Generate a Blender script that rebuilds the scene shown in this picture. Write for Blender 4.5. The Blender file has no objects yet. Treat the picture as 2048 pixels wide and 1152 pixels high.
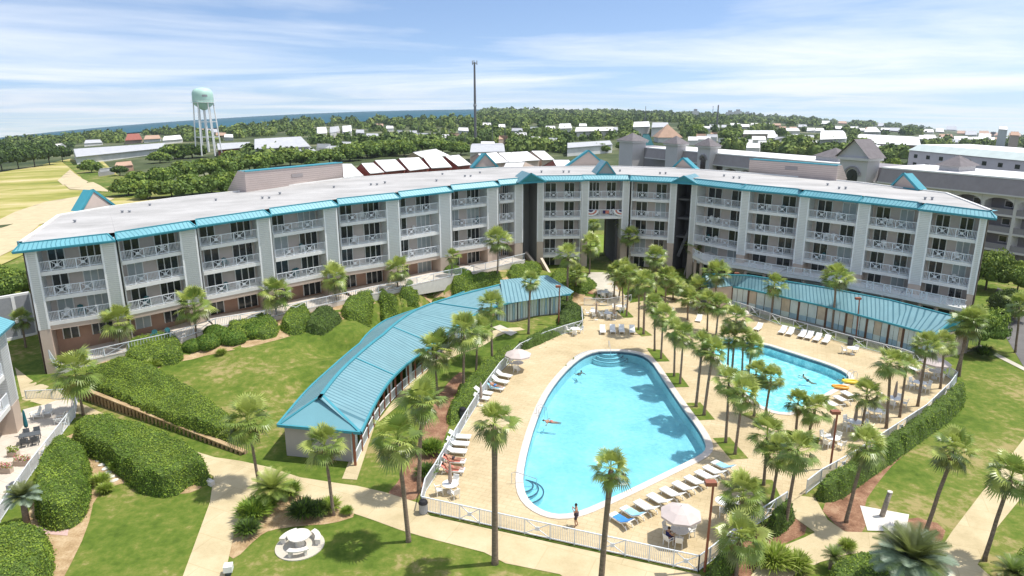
import bpy, bmesh, math, random
import numpy as np
from mathutils import Vector, Matrix
from mathutils.geometry import delaunay_2d_cdt
random.seed(7); RNG = np.random.default_rng(7)
scn = bpy.context.scene
COL = scn.collection
# ------------------------------------------------------------------ camera
F, CX, CY, H = 1365.0, 1024.0, 576.0, 27.6      # focal length and centre in photo pixels, camera height in metres
TH = math.atan((576-219)/F)+0.0046
c_, s_ = math.cos(TH), math.sin(TH)
cam_d = bpy.data.cameras.new('camera'); cam = bpy.data.objects.new('camera', cam_d); COL.objects.link(cam)
cam_d.sensor_width = 36; cam_d.lens = F/2048*36; cam_d.clip_end = 20000; cam_d.clip_start = 0.5
cam.location = (0, 0, H); cam.rotation_euler = (math.pi/2-TH, 0, 0)
scn.camera = cam

def ray(px, py):
    u = (px-CX)/F; v = (CY-py)/F
    return (u, c_+v*s_, -s_+v*c_)
def A(px, py, z=0.0):
    d = ray(px, py); t = (z-H)/d[2]
    return Vector((d[0]*t, d[1]*t, z))
def proj(p):
    x, y, z = p[0], p[1], p[2]-H
    dep = y*c_-z*s_; up = y*s_+z*c_
    return CX+F*x/dep, CY-F*up/dep
def at_depth(px, py, y):
    d = ray(px, py); t = y/d[1]
    return Vector((d[0]*t, y, H+d[2]*t))
def ppm(p):                                       # pixels per metre at p
    return F/(p[1]*c_-(p[2]-H)*s_)

# ------------------------------------------------------------------ the lie of the land
CP = [(-53,73.7,.3),(-45,75.8,1.8),(-37,78.3,2.4),(-29,81.4,2.9),(-22,85.2,3.2),(-15,89.7,3.6),(-8,95.6,3.8),(-2,100.8,3.8),
      (5,107,2.1),(14.5,107.4,2.1),(24.7,106.8,1.9),(29,104,1.0),(34,99,.3),(40,95,.1),(47,90,0),(59,84,0),(66,92,0),
      (-47,65.5,.9),(-44.8,66.3,1.5),(-40.7,68.4,2.0),(-37.3,70.7,2.2),(-33.6,73.8,2.8),(-29.1,76.8,2.9),(-23.1,81.8,3.1),(-20.1,84.8,3.1),(-14.9,87.9,3.6),(-8.8,93.2,3.8),(-3.9,97.8,3.8),(2,102.3,3.4),
      (-38,65,1.6),(-28,71,2.2),(-21,77,2.5),(-13,84,2.8),(-5,91,2.8),(3,97,2.4),
      (-33,66,1.5),(-25,66,1.4),(-18,70,1.5),(-11,77,1.5),(-3,84,1.1),(-27,58,.9),(8,97,1.7),(12,98,1.5),(20,97,1.1)]
for q in [(165,800),(230,830),(300,860),(380,893),(480,912),(600,950),(760,1000),(900,1060),(1100,1120),(60,775),(100,745),(60,720),
          (600,900),(700,880),(760,800),(830,740),(920,680),(1000,640),(1090,615),(1150,610),(620,800),(700,720),(780,660),(850,640),(900,620),
          (1200,620),(1260,610),(1350,600),(1450,610),(1600,650),(1800,700),(1950,700),(2040,650),(1600,580),(1800,620),(1900,640),
          (1200,660),(1000,760),(930,900),(1400,760),(1700,800),(1500,1000),(200,950),(300,1100),(100,1000),(1800,950),(2000,850),(60,850),(30,900),(1700,1100)]:
    p = A(*q, 0); CP.append((p.x, p.y, 0))
for q in [(-150,150,0),(-60,160,.6),(0,170,.6),(60,170,0),(120,150,0),(-110,90,0),(120,80,0),(-80,75,0),(0,130,1.2),(30,130,.8),(-30,120,1.2)]: CP.append(q)
CPA = np.array(CP, float)
def gz(X, Y):
    X = np.asarray(X, float); Y = np.asarray(Y, float); sh = X.shape
    X = X.ravel(); Y = Y.ravel()
    d2 = (X[:, None]-CPA[None, :, 0])**2+(Y[:, None]-CPA[None, :, 1])**2+2.0
    w = d2**-2.2
    z = (w*CPA[None, :, 2]).sum(1)/w.sum(1)
    z = np.maximum(0, z-.14)*1.06
    t = np.clip((np.hypot(X, Y-60)-110)/220.0, 0, 1); t = t*t*(3-2*t)          # the coast falls away to both sides in the distance
    z = np.where(np.hypot(X, Y-80) > 260, 0, z)-.0776*X**2/(np.maximum(Y, 0)+400)*t
    return z.reshape(sh)
def g(x, y): return float(gz(np.array([x]), np.array([y]))[0])
def G(px, py):                                    # ground point seen at a pixel
    p = A(px, py, 0)
    if 0 < p.y < 200 and abs(p.x) < 150:
        z = 0.0
        for _ in range(25):
            z2 = g(p.x, p.y); z += (z2-z)*.6; p = A(px, py, z)
        p.z = g(p.x, p.y); return p
    x, y, z, h = march(px, py); return Vector((x[0], y[0], z[0]))
TS = np.r_[np.linspace(20, 400, 120), np.geomspace(404, 6600, 260)]
def march(px, py):                                # first ground point along many pixel rays
    px = np.atleast_1d(np.asarray(px, float)); py = np.atleast_1d(np.asarray(py, float))
    u = (px-CX)/F; v = (CY-py)/F; dx, dy, dz = u, c_+v*s_, -s_+v*c_
    X = dx[:, None]*TS/dy[:, None]; Y = np.broadcast_to(TS, X.shape); Z = H+dz[:, None]*TS/dy[:, None]
    hit = Z < gz(X, Y); k = np.clip(hit.argmax(1), 1, len(TS)-1); i = np.arange(len(px))
    a = Z[i, k-1]-gz(X[i, k-1], TS[k-1]); b = Z[i, k]-gz(X[i, k], TS[k]); f = np.clip(a/(a-b+1e-9), 0, 1); y = TS[k-1]+(TS[k]-TS[k-1])*f; x = dx*y/dy
    return x, y, gz(x, y), hit.any(1)
# ------------------------------------------------------------------ materials
def mat(name, col, rough=.8, var=.18, scale=1.5, bump=0.0, bscale=None, spec=.3, col2=None, metal=0, detail=4, stretch=None, transl=0):
    m = bpy.data.materials.new(name); m.use_nodes = True
    nt = m.node_tree; n = nt.nodes; l = nt.links
    b = n['Principled BSDF']; b.inputs['Roughness'].default_value = rough; b.inputs['Metallic'].default_value = metal
    b.inputs['Specular IOR Level'].default_value = spec
    geo = n.new('ShaderNodeNewGeometry'); vec = geo.outputs['Position']
    if stretch:
        mp = n.new('ShaderNodeMapping'); mp.inputs['Scale'].default_value = stretch; l.new(vec, mp.inputs[0]); vec = mp.outputs[0]
    nz = n.new('ShaderNodeTexNoise'); nz.inputs['Scale'].default_value = scale; nz.inputs['Detail'].default_value = detail; nz.inputs['Roughness'].default_value = .62
    l.new(vec, nz.inputs['Vector'])
    r = n.new('ShaderNodeValToRGB'); r.color_ramp.elements[0].position = .28; r.color_ramp.elements[1].position = .72
    c1 = tuple(max(0, v*(1-var)) for v in col); c2 = col2 or tuple(min(1, v*(1+var)) for v in col)
    r.color_ramp.elements[0].color = (*c1, 1); r.color_ramp.elements[1].color = (*c2, 1)
    l.new(nz.outputs[0], r.inputs[0]); l.new(r.outputs[0], b.inputs['Base Color'])
    if bump:
        n2 = n.new('ShaderNodeTexNoise'); n2.inputs['Scale'].default_value = bscale or scale*6; n2.inputs['Detail'].default_value = 3
        l.new(vec, n2.inputs['Vector'])
        bp = n.new('ShaderNodeBump'); bp.inputs['Strength'].default_value = bump; bp.inputs['Distance'].default_value = .05
        l.new(n2.outputs[0], bp.inputs['Height']); l.new(bp.outputs[0], b.inputs['Normal'])
    if transl:
        tr = n.new('ShaderNodeBsdfTranslucent'); l.new(r.outputs[0], tr.inputs[0])
        mx = n.new('ShaderNodeMixShader'); mx.inputs[0].default_value = transl
        l.new(b.outputs[0], mx.inputs[1]); l.new(tr.outputs[0], mx.inputs[2]); l.new(mx.outputs[0], n['Material Output'].inputs[0])
    return m
def layered(name, stops, scale, detail=6, rough=.9, scale2=None, amt2=.35, spec=.15, stretch=None, bump=.0):
    """several colours by one noise, broken up by a finer one"""
    m = mat(name, (.5, .5, .5), rough, 0, scale, bump=bump, spec=spec, detail=detail, stretch=stretch)
    nt = m.node_tree; n = nt.nodes; l = nt.links
    r = [x for x in n if x.type == 'VALTORGB'][0]; nz = [x for x in n if x.type == 'TEX_NOISE'][0]
    cr = r.color_ramp
    while len(cr.elements) < len(stops): cr.elements.new(.5)
    for e, (p, c) in zip(cr.elements, stops): e.position = p
    for e, (p, c) in zip(cr.elements, stops): e.color = (*c, 1)
    if scale2:
        n3 = n.new('ShaderNodeTexNoise'); n3.inputs['Scale'].default_value = scale2; n3.inputs['Detail'].default_value = 5; n3.inputs['Roughness'].default_value = .7
        l.new(nz.inputs['Vector'].links[0].from_socket, n3.inputs['Vector'])
        mm = n.new('ShaderNodeMath'); mm.operation = 'MULTIPLY_ADD'; mm.inputs[1].default_value = amt2; mm.inputs[2].default_value = -amt2/2
        l.new(n3.outputs[0], mm.inputs[0])
        ad = n.new('ShaderNodeMath'); ad.operation = 'ADD'; l.new(nz.outputs[0], ad.inputs[0]); l.new(mm.outputs[0], ad.inputs[1])
        l.new(ad.outputs[0], r.inputs[0])
    return m
M = {}
M['lawn'] = layered('lawn', [(.28, (.055, .095, .012)), (.44, (.098, .15, .02)), (.56, (.155, .182, .036)), (.67, (.30, .25, .105))], .11, 6, scale2=1.3, amt2=.7, bump=.35)
M['suburb'] = layered('suburb', [(.3, (.03, .05, .018)), (.5, (.07, .09, .035)), (.62, (.16, .17, .09)), (.72, (.34, .31, .25))], .012, 6, scale2=.07, amt2=.35)
M['field'] = layered('field', [(.3, (.15, .19, .03)), (.45, (.30, .29, .07)), (.57, (.42, .37, .14)), (.7, (.58, .48, .28))], .035, 6, scale2=.3, amt2=.25, stretch=(.55, 1.6, 1))
M['sand'] = mat('sand', (.52, .43, .27), .95, .12, .5, bump=.2)
M['path'] = layered('concrete_path', [(.3, (.45, .37, .22)), (.5, (.54, .45, .28)), (.7, (.60, .51, .335))], .35, 6, scale2=6, amt2=.3)
M['pathg'] = layered('plain_concrete', [(.3, (.44, .41, .34)), (.5, (.52, .48, .40)), (.7, (.58, .54, .46))], .4, 6, scale2=6, amt2=.3)
M['mulch'] = layered('bark_mulch', [(.3, (.15, .075, .045)), (.5, (.26, .14, .085)), (.7, (.38, .24, .15))], .9, 6, scale2=9, amt2=.6, bump=.6)
M['straw'] = layered('pine_straw', [(.3, (.27, .18, .09)), (.5, (.40, .28, .155)), (.7, (.52, .40, .25))], .9, 6, scale2=7, amt2=.6, bump=.5)
M['asphalt'] = mat('asphalt', (.14, .135, .13), .9, .15, .6)
M['lot'] = layered('car_park', [(.35, (.12, .12, .12)), (.6, (.3, .29, .27))], .03, 4, scale2=.3, amt2=.2)
M['white'] = mat('white_paint', (.78, .78, .77), .5, .05, 2)
M['rail'] = mat('railing_white', (.70, .73, .76), .5, .05, 2)
M['trimw'] = mat('trim_white', (.74, .73, .70), .6, .07, 1.2)
M['roofw'] = layered('roof_membrane', [(.3, (.325, .32, .31)), (.5, (.41, .402, .392)), (.68, (.48, .472, .46))], .12, 6, scale2=1.2, amt2=.3, stretch=(1, 2.2, 1))
M['pinkwall'] = mat('taupe_siding', (.50, .41, .36), .8, .06, .8)
M['backwall'] = mat('balcony_wall', (.56, .49, .44), .85, .07, .6)
M['brownwall'] = mat('brown_stucco', (.40, .25, .18), .85, .12, .7)
M['tan'] = mat('tan_stucco', (.52, .42, .345), .85, .06, .8)
M['tansh'] = mat('tan_cap', (.64, .54, .44), .8, .06, .8)
M['glass'] = mat('dark_glass', (.022, .028, .03), .12, .5, .35, spec=.6)
M['curtain'] = mat('drawn_blind', (.36, .40, .40), .5, .15, .6, spec=.5)
M['teal_d'] = mat('dark_teal', (.02, .13, .15), .6, .1, 2)
M['shadegap'] = mat('shade_painted_interior', (.11, .11, .115), .9, .1, .5)  # dark grey paints the shade of passage, stair gap and carport
M['grayside'] = mat('grey_siding_and_shade', (.30, .30, .29), .8, .06, .5)
M['hotel'] = mat('hotel_stucco', (.52, .50, .50), .85, .05, .3)
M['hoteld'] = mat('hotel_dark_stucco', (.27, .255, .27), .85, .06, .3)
M['hoteltrim'] = mat('hotel_trim', (.60, .58, .57), .8, .05, .5)
M['shingle'] = mat('grey_shingle', (.17, .155, .16), .9, .15, 1.2)
M['brownroof'] = mat('taupe_mansard', (.30, .27, .265), .85, .08, .8)
M['roofpure'] = mat('white_roof', (.78, .77, .76), .6, .08, .15)
M['redwall'] = mat('red_gable', (.30, .10, .07), .85, .12, .5)
M['offwhite'] = mat('pale_siding', (.60, .60, .58), .8, .1, .2)
M['grayroof'] = mat('pale_grey_roof', (.42, .43, .45), .8, .12, .3)
M['tanroof'] = mat('tan_roof', (.42, .28, .20), .85, .12, .3)
M['teal'] = None
M['woodred'] = mat('red_brown_paint', (.27, .10, .06), .6, .12, 3)
M['brown'] = mat('brown_metal', (.14, .075, .05), .5, .15, 3)
M['trunk'] = mat('palm_trunk', (.23, .175, .13), .95, .35, 3.5, bump=.6, bscale=14, stretch=(1, 1, 3))
M['trunkl'] = mat('palm_trunk_pale', (.34, .29, .24), .95, .25, 3.5, bump=.6, bscale=14, stretch=(1, 1, 3))
M['bark'] = mat('bark', (.09, .07, .055), .95, .3, 2)
LV = dict(rough=.38, spec=.6, transl=.28)
M['leaf'] = mat('palm_leaf', (.205, .29, .058), var=.30, scale=.9, **LV)
M['leafy'] = mat('palm_leaf_bright', (.37, .43, .10), var=.25, scale=.9, **LV)
M['leafd'] = mat('palm_leaf_dull', (.15, .18, .05), var=.3, scale=.9, **LV)
M['dead'] = mat('palm_leaf_dry', (.30, .22, .11), .9, .25, 1.5)
M['blueleaf'] = mat('palm_leaf_blue', (.26, .34, .24), var=.25, scale=1, **LV)
LV = dict(rough=.6, spec=.25, transl=.25)
M['hedge'] = mat('hedge_leaf', (.135, .225, .03), var=.30, scale=1.1, **LV)
M['hedgeb'] = mat('hedge_leaf_bright', (.25, .34, .045), var=.25, scale=.8, **LV)
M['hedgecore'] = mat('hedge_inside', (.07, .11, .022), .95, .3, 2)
M['topi'] = mat('clipped_leaf', (.10, .19, .03), var=.3, scale=1.5, **LV)
M['darkshrub'] = mat('dark_shrub_leaf', (.075, .12, .035), var=.35, scale=1.5, **LV)
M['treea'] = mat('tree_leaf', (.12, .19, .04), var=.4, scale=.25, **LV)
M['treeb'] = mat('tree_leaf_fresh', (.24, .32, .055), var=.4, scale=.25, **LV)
M['treec'] = mat('pine_leaf', (.06, .10, .032), var=.35, scale=.2, **LV)
M['woods'] = layered('far_wood_leaf', [(.3, (.05, .085, .03)), (.45, (.10, .15, .045)), (.58, (.17, .23, .06)), (.7, (.27, .32, .09))], .03, 5, scale2=.12, amt2=.6)
M['flower'] = mat('pink_flowers', (.6, .2, .22), .7, .4, 6)
M['skin'] = mat('tanned_skin', (.42, .23, .15), .6, .06, 5)
M['hair'] = mat('dark_hair', (.03, .022, .018), .6, .2, 9)
M['shorts'] = mat('dark_shorts', (.05, .04, .05), .8, .15, 6)
M['navy'] = mat('navy_top', (.02, .02, .09), .8, .15, 6)
M['black'] = mat('black_plastic', (.02, .02, .022), .5, .2, 3)
M['charc'] = mat('charcoal', (.09, .10, .11), .6, .15, 2)
M['gray'] = mat('grey_plastic', (.30, .31, .33), .6, .1, 3)
M['bluec'] = mat('blue_towel', (.06, .25, .60), .9, .2, 4)
M['lblue'] = mat('light_blue_towel', (.30, .58, .72), .9, .15, 4)
M['pinkt'] = mat('red_towel', (.55, .20, .15), .9, .2, 4)
M['yellow'] = mat('yellow_vinyl', (.75, .58, .05), .35, .06, 3, spec=.5)
M['orange'] = mat('orange_vinyl', (.75, .36, .05), .35, .06, 3, spec=.5)
M['canvas'] = mat('pale_canvas', (.58, .50, .47), .9, .06, 2)
M['canvasd'] = mat('folded_canvas', (.36, .29, .24), .9, .15, 3)
M['bed'] = mat('white_lounger', (.80, .80, .77), .45, .05, 3)
M['stone'] = mat('pale_concrete', (.68, .64, .58), .85, .08, 2)
M['steel'] = mat('steel', (.55, .57, .6), .3, .05, 3, metal=.9)
M['tank'] = mat('seafoam_tank', (.42, .62, .54), .5, .08, .3)
M['pole'] = mat('grey_pole', (.14, .14, .15), .6, .1, 1)
M['brick'] = mat('pink_pavers', (.52, .36, .32), .9, .2, 5)
M['patiof'] = mat('patio_floor', (.60, .54, .47), .85, .08, .8)
M['wood'] = mat('timber_wall', (.36, .25, .14), .9, .2, 2)
M['screen'] = mat('frosted_panel', (.60, .68, .67), .5, .15, .5)
M['screenb'] = mat('blue_panel', (.33, .48, .58), .5, .2, 1.2)
M['fan'] = mat('sandy_panel', (.56, .47, .36), .7, .15, 1.5)
M['tile'] = mat('waterline_tile', (.10, .13, .17), .4, .2, 6)
M['coping'] = mat('pool_coping', (.62, .56, .50), .7, .1, 3)

def striped(name, col, dark, period, axis_from='UV', width=.16, rough=.45):
    """standing-seam metal: a narrow rib every period metres along UV.x"""
    m = mat(name, col, rough, .10, .5, spec=.4)
    nt = m.node_tree; n = nt.nodes; l = nt.links; b = n['Principled BSDF']
    r = [x for x in n if x.type == 'VALTORGB'][0]
    uv = n.new('ShaderNodeUVMap'); sp = n.new('ShaderNodeSeparateXYZ'); l.new(uv.outputs[0], sp.inputs[0])
    d = n.new('ShaderNodeMath'); d.operation = 'DIVIDE'; d.inputs[1].default_value = period; l.new(sp.outputs[0], d.inputs[0])
    f = n.new('ShaderNodeMath'); f.operation = 'FRACT'; l.new(d.outputs[0], f.inputs[0])
    lt = n.new('ShaderNodeMath'); lt.operation = 'LESS_THAN'; lt.inputs[1].default_value = width; l.new(f.outputs[0], lt.inputs[0])
    mx = n.new('ShaderNodeMixRGB'); mx.inputs[2].default_value = (*dark, 1); l.new(lt.outputs[0], mx.inputs[0]); l.new(r.outputs[0], mx.inputs[1])
    l.new(mx.outputs[0], b.inputs['Base Color'])
    bp = n.new('ShaderNodeBump'); bp.inputs['Strength'].default_value = .6; bp.inputs['Distance'].default_value = .04
    l.new(lt.outputs[0], bp.inputs['Height']); l.new(bp.outputs[0], b.inputs['Normal'])
    return m
M['teal'] = striped('teal_metal', (.15, .39, .45), (.07, .23, .29), .42, width=.2)
M['tealr'] = striped('teal_metal_roof', (.175, .325, .365), (.07, .175, .215), .5, width=.26)
M['tealp'] = mat('teal_paint', (.055, .28, .345), .5, .08, 1)
M['siding'] = None
M['pavend'] = mat('grey_taupe_siding', (.40, .37, .36), .8, .06, .8)
def siding(name, col, dark, period=.22, width=.22):
    m = mat(name, col, .75, .05, .5)
    nt = m.node_tree; n = nt.nodes; l = nt.links; b = n['Principled BSDF']
    r = [x for x in n if x.type == 'VALTORGB'][0]
    geo = [x for x in n if x.type == 'NEW_GEOMETRY'][0]
    sp = n.new('ShaderNodeSeparateXYZ'); l.new(geo.outputs['Position'], sp.inputs[0])
    d = n.new('ShaderNodeMath'); d.operation = 'DIVIDE'; d.inputs[1].default_value = period; l.new(sp.outputs[2], d.inputs[0])
    f = n.new('ShaderNodeMath'); f.operation = 'FRACT'; l.new(d.outputs[0], f.inputs[0])
    bp = n.new('ShaderNodeBump'); bp.inputs['Strength'].default_value = 1; bp.inputs['Distance'].default_value = .05
    l.new(f.outputs[0], bp.inputs['Height']); l.new(bp.outputs[0], b.inputs['Normal'])
    lt = n.new('ShaderNodeMath'); lt.operation = 'LESS_THAN'; lt.inputs[1].default_value = width; l.new(f.outputs[0], lt.inputs[0])
    mx = n.new('ShaderNodeMixRGB'); mx.inputs[2].default_value = (*dark, 1); l.new(lt.outputs[0], mx.inputs[0]); l.new(r.outputs[0], mx.inputs[1])
    l.new(mx.outputs[0], b.inputs['Base Color'])
    return m
M['siding'] = siding('lap_siding', (.71, .71, .70), (.57, .57, .56))
M['sidingt'] = siding('taupe_lap_siding', (.55, .46, .42), (.44, .36, .33), .3)

# ------------------------------------------------------------------ mesh helpers
SHEAR = None                                      # (origin, direction, slope, middle): bays climb a little along the facade
class MB:
    def __init__(s): s.v = []; s.f = []; s.mi = []; s.uv = {}; s.m = 0
    def add(s, vs, fs):
        b = len(s.v); s.v.extend([tuple(v) for v in vs])
        for f in fs: s.f.append(tuple(i+b for i in f)); s.mi.append(s.m)
    def quad(s, a, b, c, d, uv=None):
        if uv: s.uv[len(s.f)] = uv
        s.add([a, b, c, d], [(0, 1, 2, 3)])
    def tri(s, a, b, c, uv=None):
        if uv: s.uv[len(s.f)] = uv
        s.add([a, b, c], [(0, 1, 2)])
    def hexa(s, p): s.add(p, [(0, 3, 2, 1), (4, 5, 6, 7), (0, 1, 5, 4), (1, 2, 6, 5), (2, 3, 7, 6), (3, 0, 4, 7)])
    def obox(s, o, ux, uy, uz):                       # box from a corner and three edge vectors
        o, ux, uy, uz = map(Vector, (o, ux, uy, uz))
        s.hexa([o, o+ux, o+ux+uy, o+uy, o+uz, o+ux+uz, o+ux+uy+uz, o+uy+uz])
    def box(s, cx, cy, cz, sx, sy, sz, rz=0.0):       # centre in x,y; bottom at cz
        ux = Vector((math.cos(rz)*sx, math.sin(rz)*sx, 0)); uy = Vector((-math.sin(rz)*sy, math.cos(rz)*sy, 0))
        s.obox(Vector((cx, cy, cz))-ux/2-uy/2, ux, uy, (0, 0, sz))
    def bar(s, a, b, w, h=None, caps=False):
        a = Vector(a); b = Vector(b); d = (b-a)
        if d.length < 1e-6: return
        up = Vector((0, 0, 1)) if abs(d.normalized().z) < .95 else Vector((1, 0, 0))
        x = d.cross(up).normalized()*w/2; y = x.normalized().cross(d.normalized())*(h or w)/2
        vs = [a-x-y, a+x-y, a+x+y, a-x+y, b-x-y, b+x-y, b+x+y, b-x+y]
        fs = [(0, 1, 5, 4), (1, 2, 6, 5), (2, 3, 7, 6), (3, 0, 4, 7)]
        if caps: fs += [(0, 3, 2, 1), (4, 5, 6, 7)]
        s.add(vs, fs)
    def tube(s, pts, rad, n=6, cap=True):
        pts = [Vector(p) for p in pts]; rad = rad if hasattr(rad, '__len__') else [rad]*len(pts)
        b = len(s.v); N = len(pts)
        for i, p in enumerate(pts):
            t = (pts[min(i+1, N-1)]-pts[max(i-1, 0)]).normalized()
            u = t.cross(Vector((0, 0, 1)) if abs(t.z) < .9 else Vector((1, 0, 0))).normalized(); w = t.cross(u)
            for k in range(n):
                a = 2*math.pi*k/n; q = p+(u*math.cos(a)+w*math.sin(a))*rad[i]; s.v.append(tuple(q))
        for i in range(N-1):
            for k in range(n):
                k2 = (k+1) % n; s.f.append((b+i*n+k, b+i*n+k2, b+(i+1)*n+k2, b+(i+1)*n+k)); s.mi.append(s.m)
        if cap:
            s.f.append(tuple(b+k for k in range(n))[::-1]); s.mi.append(s.m)
            s.f.append(tuple(b+(N-1)*n+k for k in range(n))); s.mi.append(s.m)
    def lathe(s, prof, n=12, c=(0, 0, 0)):            # prof: (r,z) list
        b = len(s.v)
        for r, z in prof:
            for k in range(n):
                a = 2*math.pi*k/n; s.v.append((c[0]+r*math.cos(a), c[1]+r*math.sin(a), c[2]+z))
        for i in range(len(prof)-1):
            for k in range(n):
                k2 = (k+1) % n; s.f.append((b+i*n+k, b+i*n+k2, b+(i+1)*n+k2, b+(i+1)*n+k)); s.mi.append(s.m)
    def prism(s, poly, z0, z1):                       # poly: list of (x,y) ccw
        n = len(poly); vs = [(x, y, z0) for x, y in poly]+[(x, y, z1) for x, y in poly]
        fs = [tuple(range(n))[::-1], tuple(range(n, 2*n))]+[(i, (i+1) % n, n+(i+1) % n, n+i) for i in range(n)]
        s.add(vs, fs)
    def build(s, name, mats, parent=None, smooth=False):
        me = bpy.data.meshes.new(name)
        v = s.v
        if SHEAR is not None:
            q0, qu, sl, mid = SHEAR; v = [(p[0], p[1], p[2]+sl*((p[0]-q0[0])*qu[0]+(p[1]-q0[1])*qu[1]-mid)) for p in v]
        if parent is not None and parent.get('_o') is not None:
            o3 = parent['_o']; v = [(p[0]-o3[0], p[1]-o3[1], p[2]-o3[2]) for p in v]
        me.from_pydata(v, [], s.f)
        ms = mats if isinstance(mats, (list, tuple)) else [mats]
        for m in ms: me.materials.append(m)
        if len(ms) > 1: me.polygons.foreach_set('material_index', s.mi)
        if s.uv:
            ul = me.uv_layers.new(name='UVMap'); 
            for fi, uv in s.uv.items():
                for li, q in zip(me.polygons[fi].loop_indices, uv): ul.data[li].uv = q
        if smooth: me.polygons.foreach_set('use_smooth', [True]*len(me.polygons))
        me.update()
        return link(name, me, parent)
def link(name, me, parent=None):
    o = bpy.data.objects.new(name, me); COL.objects.link(o)
    if parent is not None:
        o.parent = parent
        if parent.get('_o') is not None: o['_o'] = list(parent['_o'])
    return o
def tag(o, label=None, cat=None, group=None, kind=None):
    if label: o['label'] = label
    if cat: o['category'] = cat
    if group: o['group'] = group
    if kind: o['kind'] = kind
    return o
def thing(name, loc, label, cat, group=None, rz=0, world=False):
    """an Empty at the thing's base; world=True lets its parts be written in world coordinates"""
    o = bpy.data.objects.new(name, None); COL.objects.link(o); o.empty_display_size = .3
    o.location = loc; o.rotation_euler = (0, 0, rz)
    if world: o['_o'] = [loc[0], loc[1], loc[2]]
    return tag(o, label, cat, group)
def dup(root, loc, rz, label, scale=None, name=None):
    r = root.copy(); COL.objects.link(r); r.location = loc; r.rotation_euler = (0, 0, rz); r['label'] = label
    if scale: r.scale = (scale,)*3 if not hasattr(scale, '__len__') else scale
    for ch in list(root.children):
        k = ch.copy(); COL.objects.link(k); k.parent = r
        for gch in list(ch.children):
            d = gch.copy(); COL.objects.link(d); d.parent = k
    return r
def inside(poly, X, Y):
    X = np.asarray(X, float); Y = np.asarray(Y, float); r = np.zeros(X.shape, bool); n = len(poly)
    for i in range(n):
        x1, y1 = poly[i][0], poly[i][1]; x2, y2 = poly[(i+1) % n][0], poly[(i+1) % n][1]
        if y1 == y2: continue
        t = ((y1 > Y) != (y2 > Y)) & (X < (x2-x1)*(Y-y1)/(y2-y1)+x1); r ^= t
    return r
def edge_dist(poly, X, Y):
    X = np.asarray(X, float); Y = np.asarray(Y, float); D = np.full(X.shape, 1e9); n = len(poly)
    for i in range(n):
        x1, y1 = poly[i][0], poly[i][1]; x2, y2 = poly[(i+1) % n][0], poly[(i+1) % n][1]
        dx, dy = x2-x1, y2-y1; L = dx*dx+dy*dy+1e-9
        t = np.clip(((X-x1)*dx+(Y-y1)*dy)/L, 0, 1); D = np.minimum(D, np.hypot(X-x1-t*dx, Y-y1-t*dy))
    return D
def smooth_poly(pts, it=2):
    for _ in range(it):
        q = []
        for i in range(len(pts)):
            a = pts[i]; b = pts[(i+1) % len(pts)]
            q.append((a[0]*.75+b[0]*.25, a[1]*.75+b[1]*.25)); q.append((a[0]*.25+b[0]*.75, a[1]*.25+b[1]*.75))
        pts = q
    return pts
def resample(poly, step):
    out = []
    for i in range(len(poly)):
        a = poly[i]; b = poly[(i+1) % len(poly)]; L = math.hypot(b[0]-a[0], b[1]-a[1]); n = max(1, int(L/step))
        for k in range(n): out.append((a[0]+(b[0]-a[0])*k/n, a[1]+(b[1]-a[1])*k/n))
    return out
def tri_poly(poly, step, holes=()):
    """constrained triangulation of a polygon with inner grid points: (points Nx2, triangles)"""
    pts = [Vector((x, y)) for x, y in resample(poly, step)]; n = len(pts); edges = [(i, (i+1) % n) for i in range(n)]
    for h in holes:
        hp = resample(h, step); b = len(pts); pts += [Vector(p) for p in hp]; edges += [(b+i, b+(i+1) % len(hp)) for i in range(len(hp))]
    xs = [p[0] for p in poly]; ys = [p[1] for p in poly]
    gx, gy = np.meshgrid(np.arange(min(xs), max(xs), step), np.arange(min(ys), max(ys), step)); gx = gx.ravel(); gy = gy.ravel()
    gx = gx+RNG.uniform(-.2, .2, gx.shape)*step; gy = gy+RNG.uniform(-.2, .2, gy.shape)*step
    ok = inside(poly, gx, gy) & (edge_dist(poly, gx, gy) > step*.5)
    for h in holes: ok &= ~inside(h, gx, gy) & (edge_dist(h, gx, gy) > step*.5)
    pts += [Vector((a, b)) for a, b in zip(gx[ok], gy[ok])]
    r = delaunay_2d_cdt(pts, edges, [], 0, 1e-5)
    P = np.array([tuple(v) for v in r[0]]); T = np.array([f for f in r[2] if len(f) == 3])
    cc = P[T].mean(1); k = inside(poly, cc[:, 0], cc[:, 1])
    for h in holes: k &= ~inside(h, cc[:, 0], cc[:, 1])
    return P, T[k]
def mesh_np(name, V, Fc, mats, parent=None, mi=None, smooth=False):
    me = bpy.data.meshes.new(name); V = np.asarray(V, float); Fc = np.asarray(Fc, int)
    k = Fc.shape[1]
    me.vertices.add(len(V)); me.vertices.foreach_set('co', V.ravel())
    me.loops.add(Fc.size); me.loops.foreach_set('vertex_index', Fc.ravel())
    me.polygons.add(len(Fc)); me.polygons.foreach_set('loop_start', np.arange(0, Fc.size, k)); me.polygons.foreach_set('loop_total', np.full(len(Fc), k))
    ms = mats if isinstance(mats, (list, tuple)) else [mats]
    for m in ms: me.materials.append(m)
    if mi is not None: me.polygons.foreach_set('material_index', np.asarray(mi, int))
    if smooth: me.polygons.foreach_set('use_smooth', np.ones(len(Fc), bool))
    me.update(calc_edges=True); me.validate()
    return link(name, me, parent)
def px_poly(pix, z=None, sm=0):
    pix = smooth_poly(pix, sm) if sm else pix
    return [tuple((A(*q, z) if z is not None else G(*q))[:2]) for q in pix]
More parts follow.
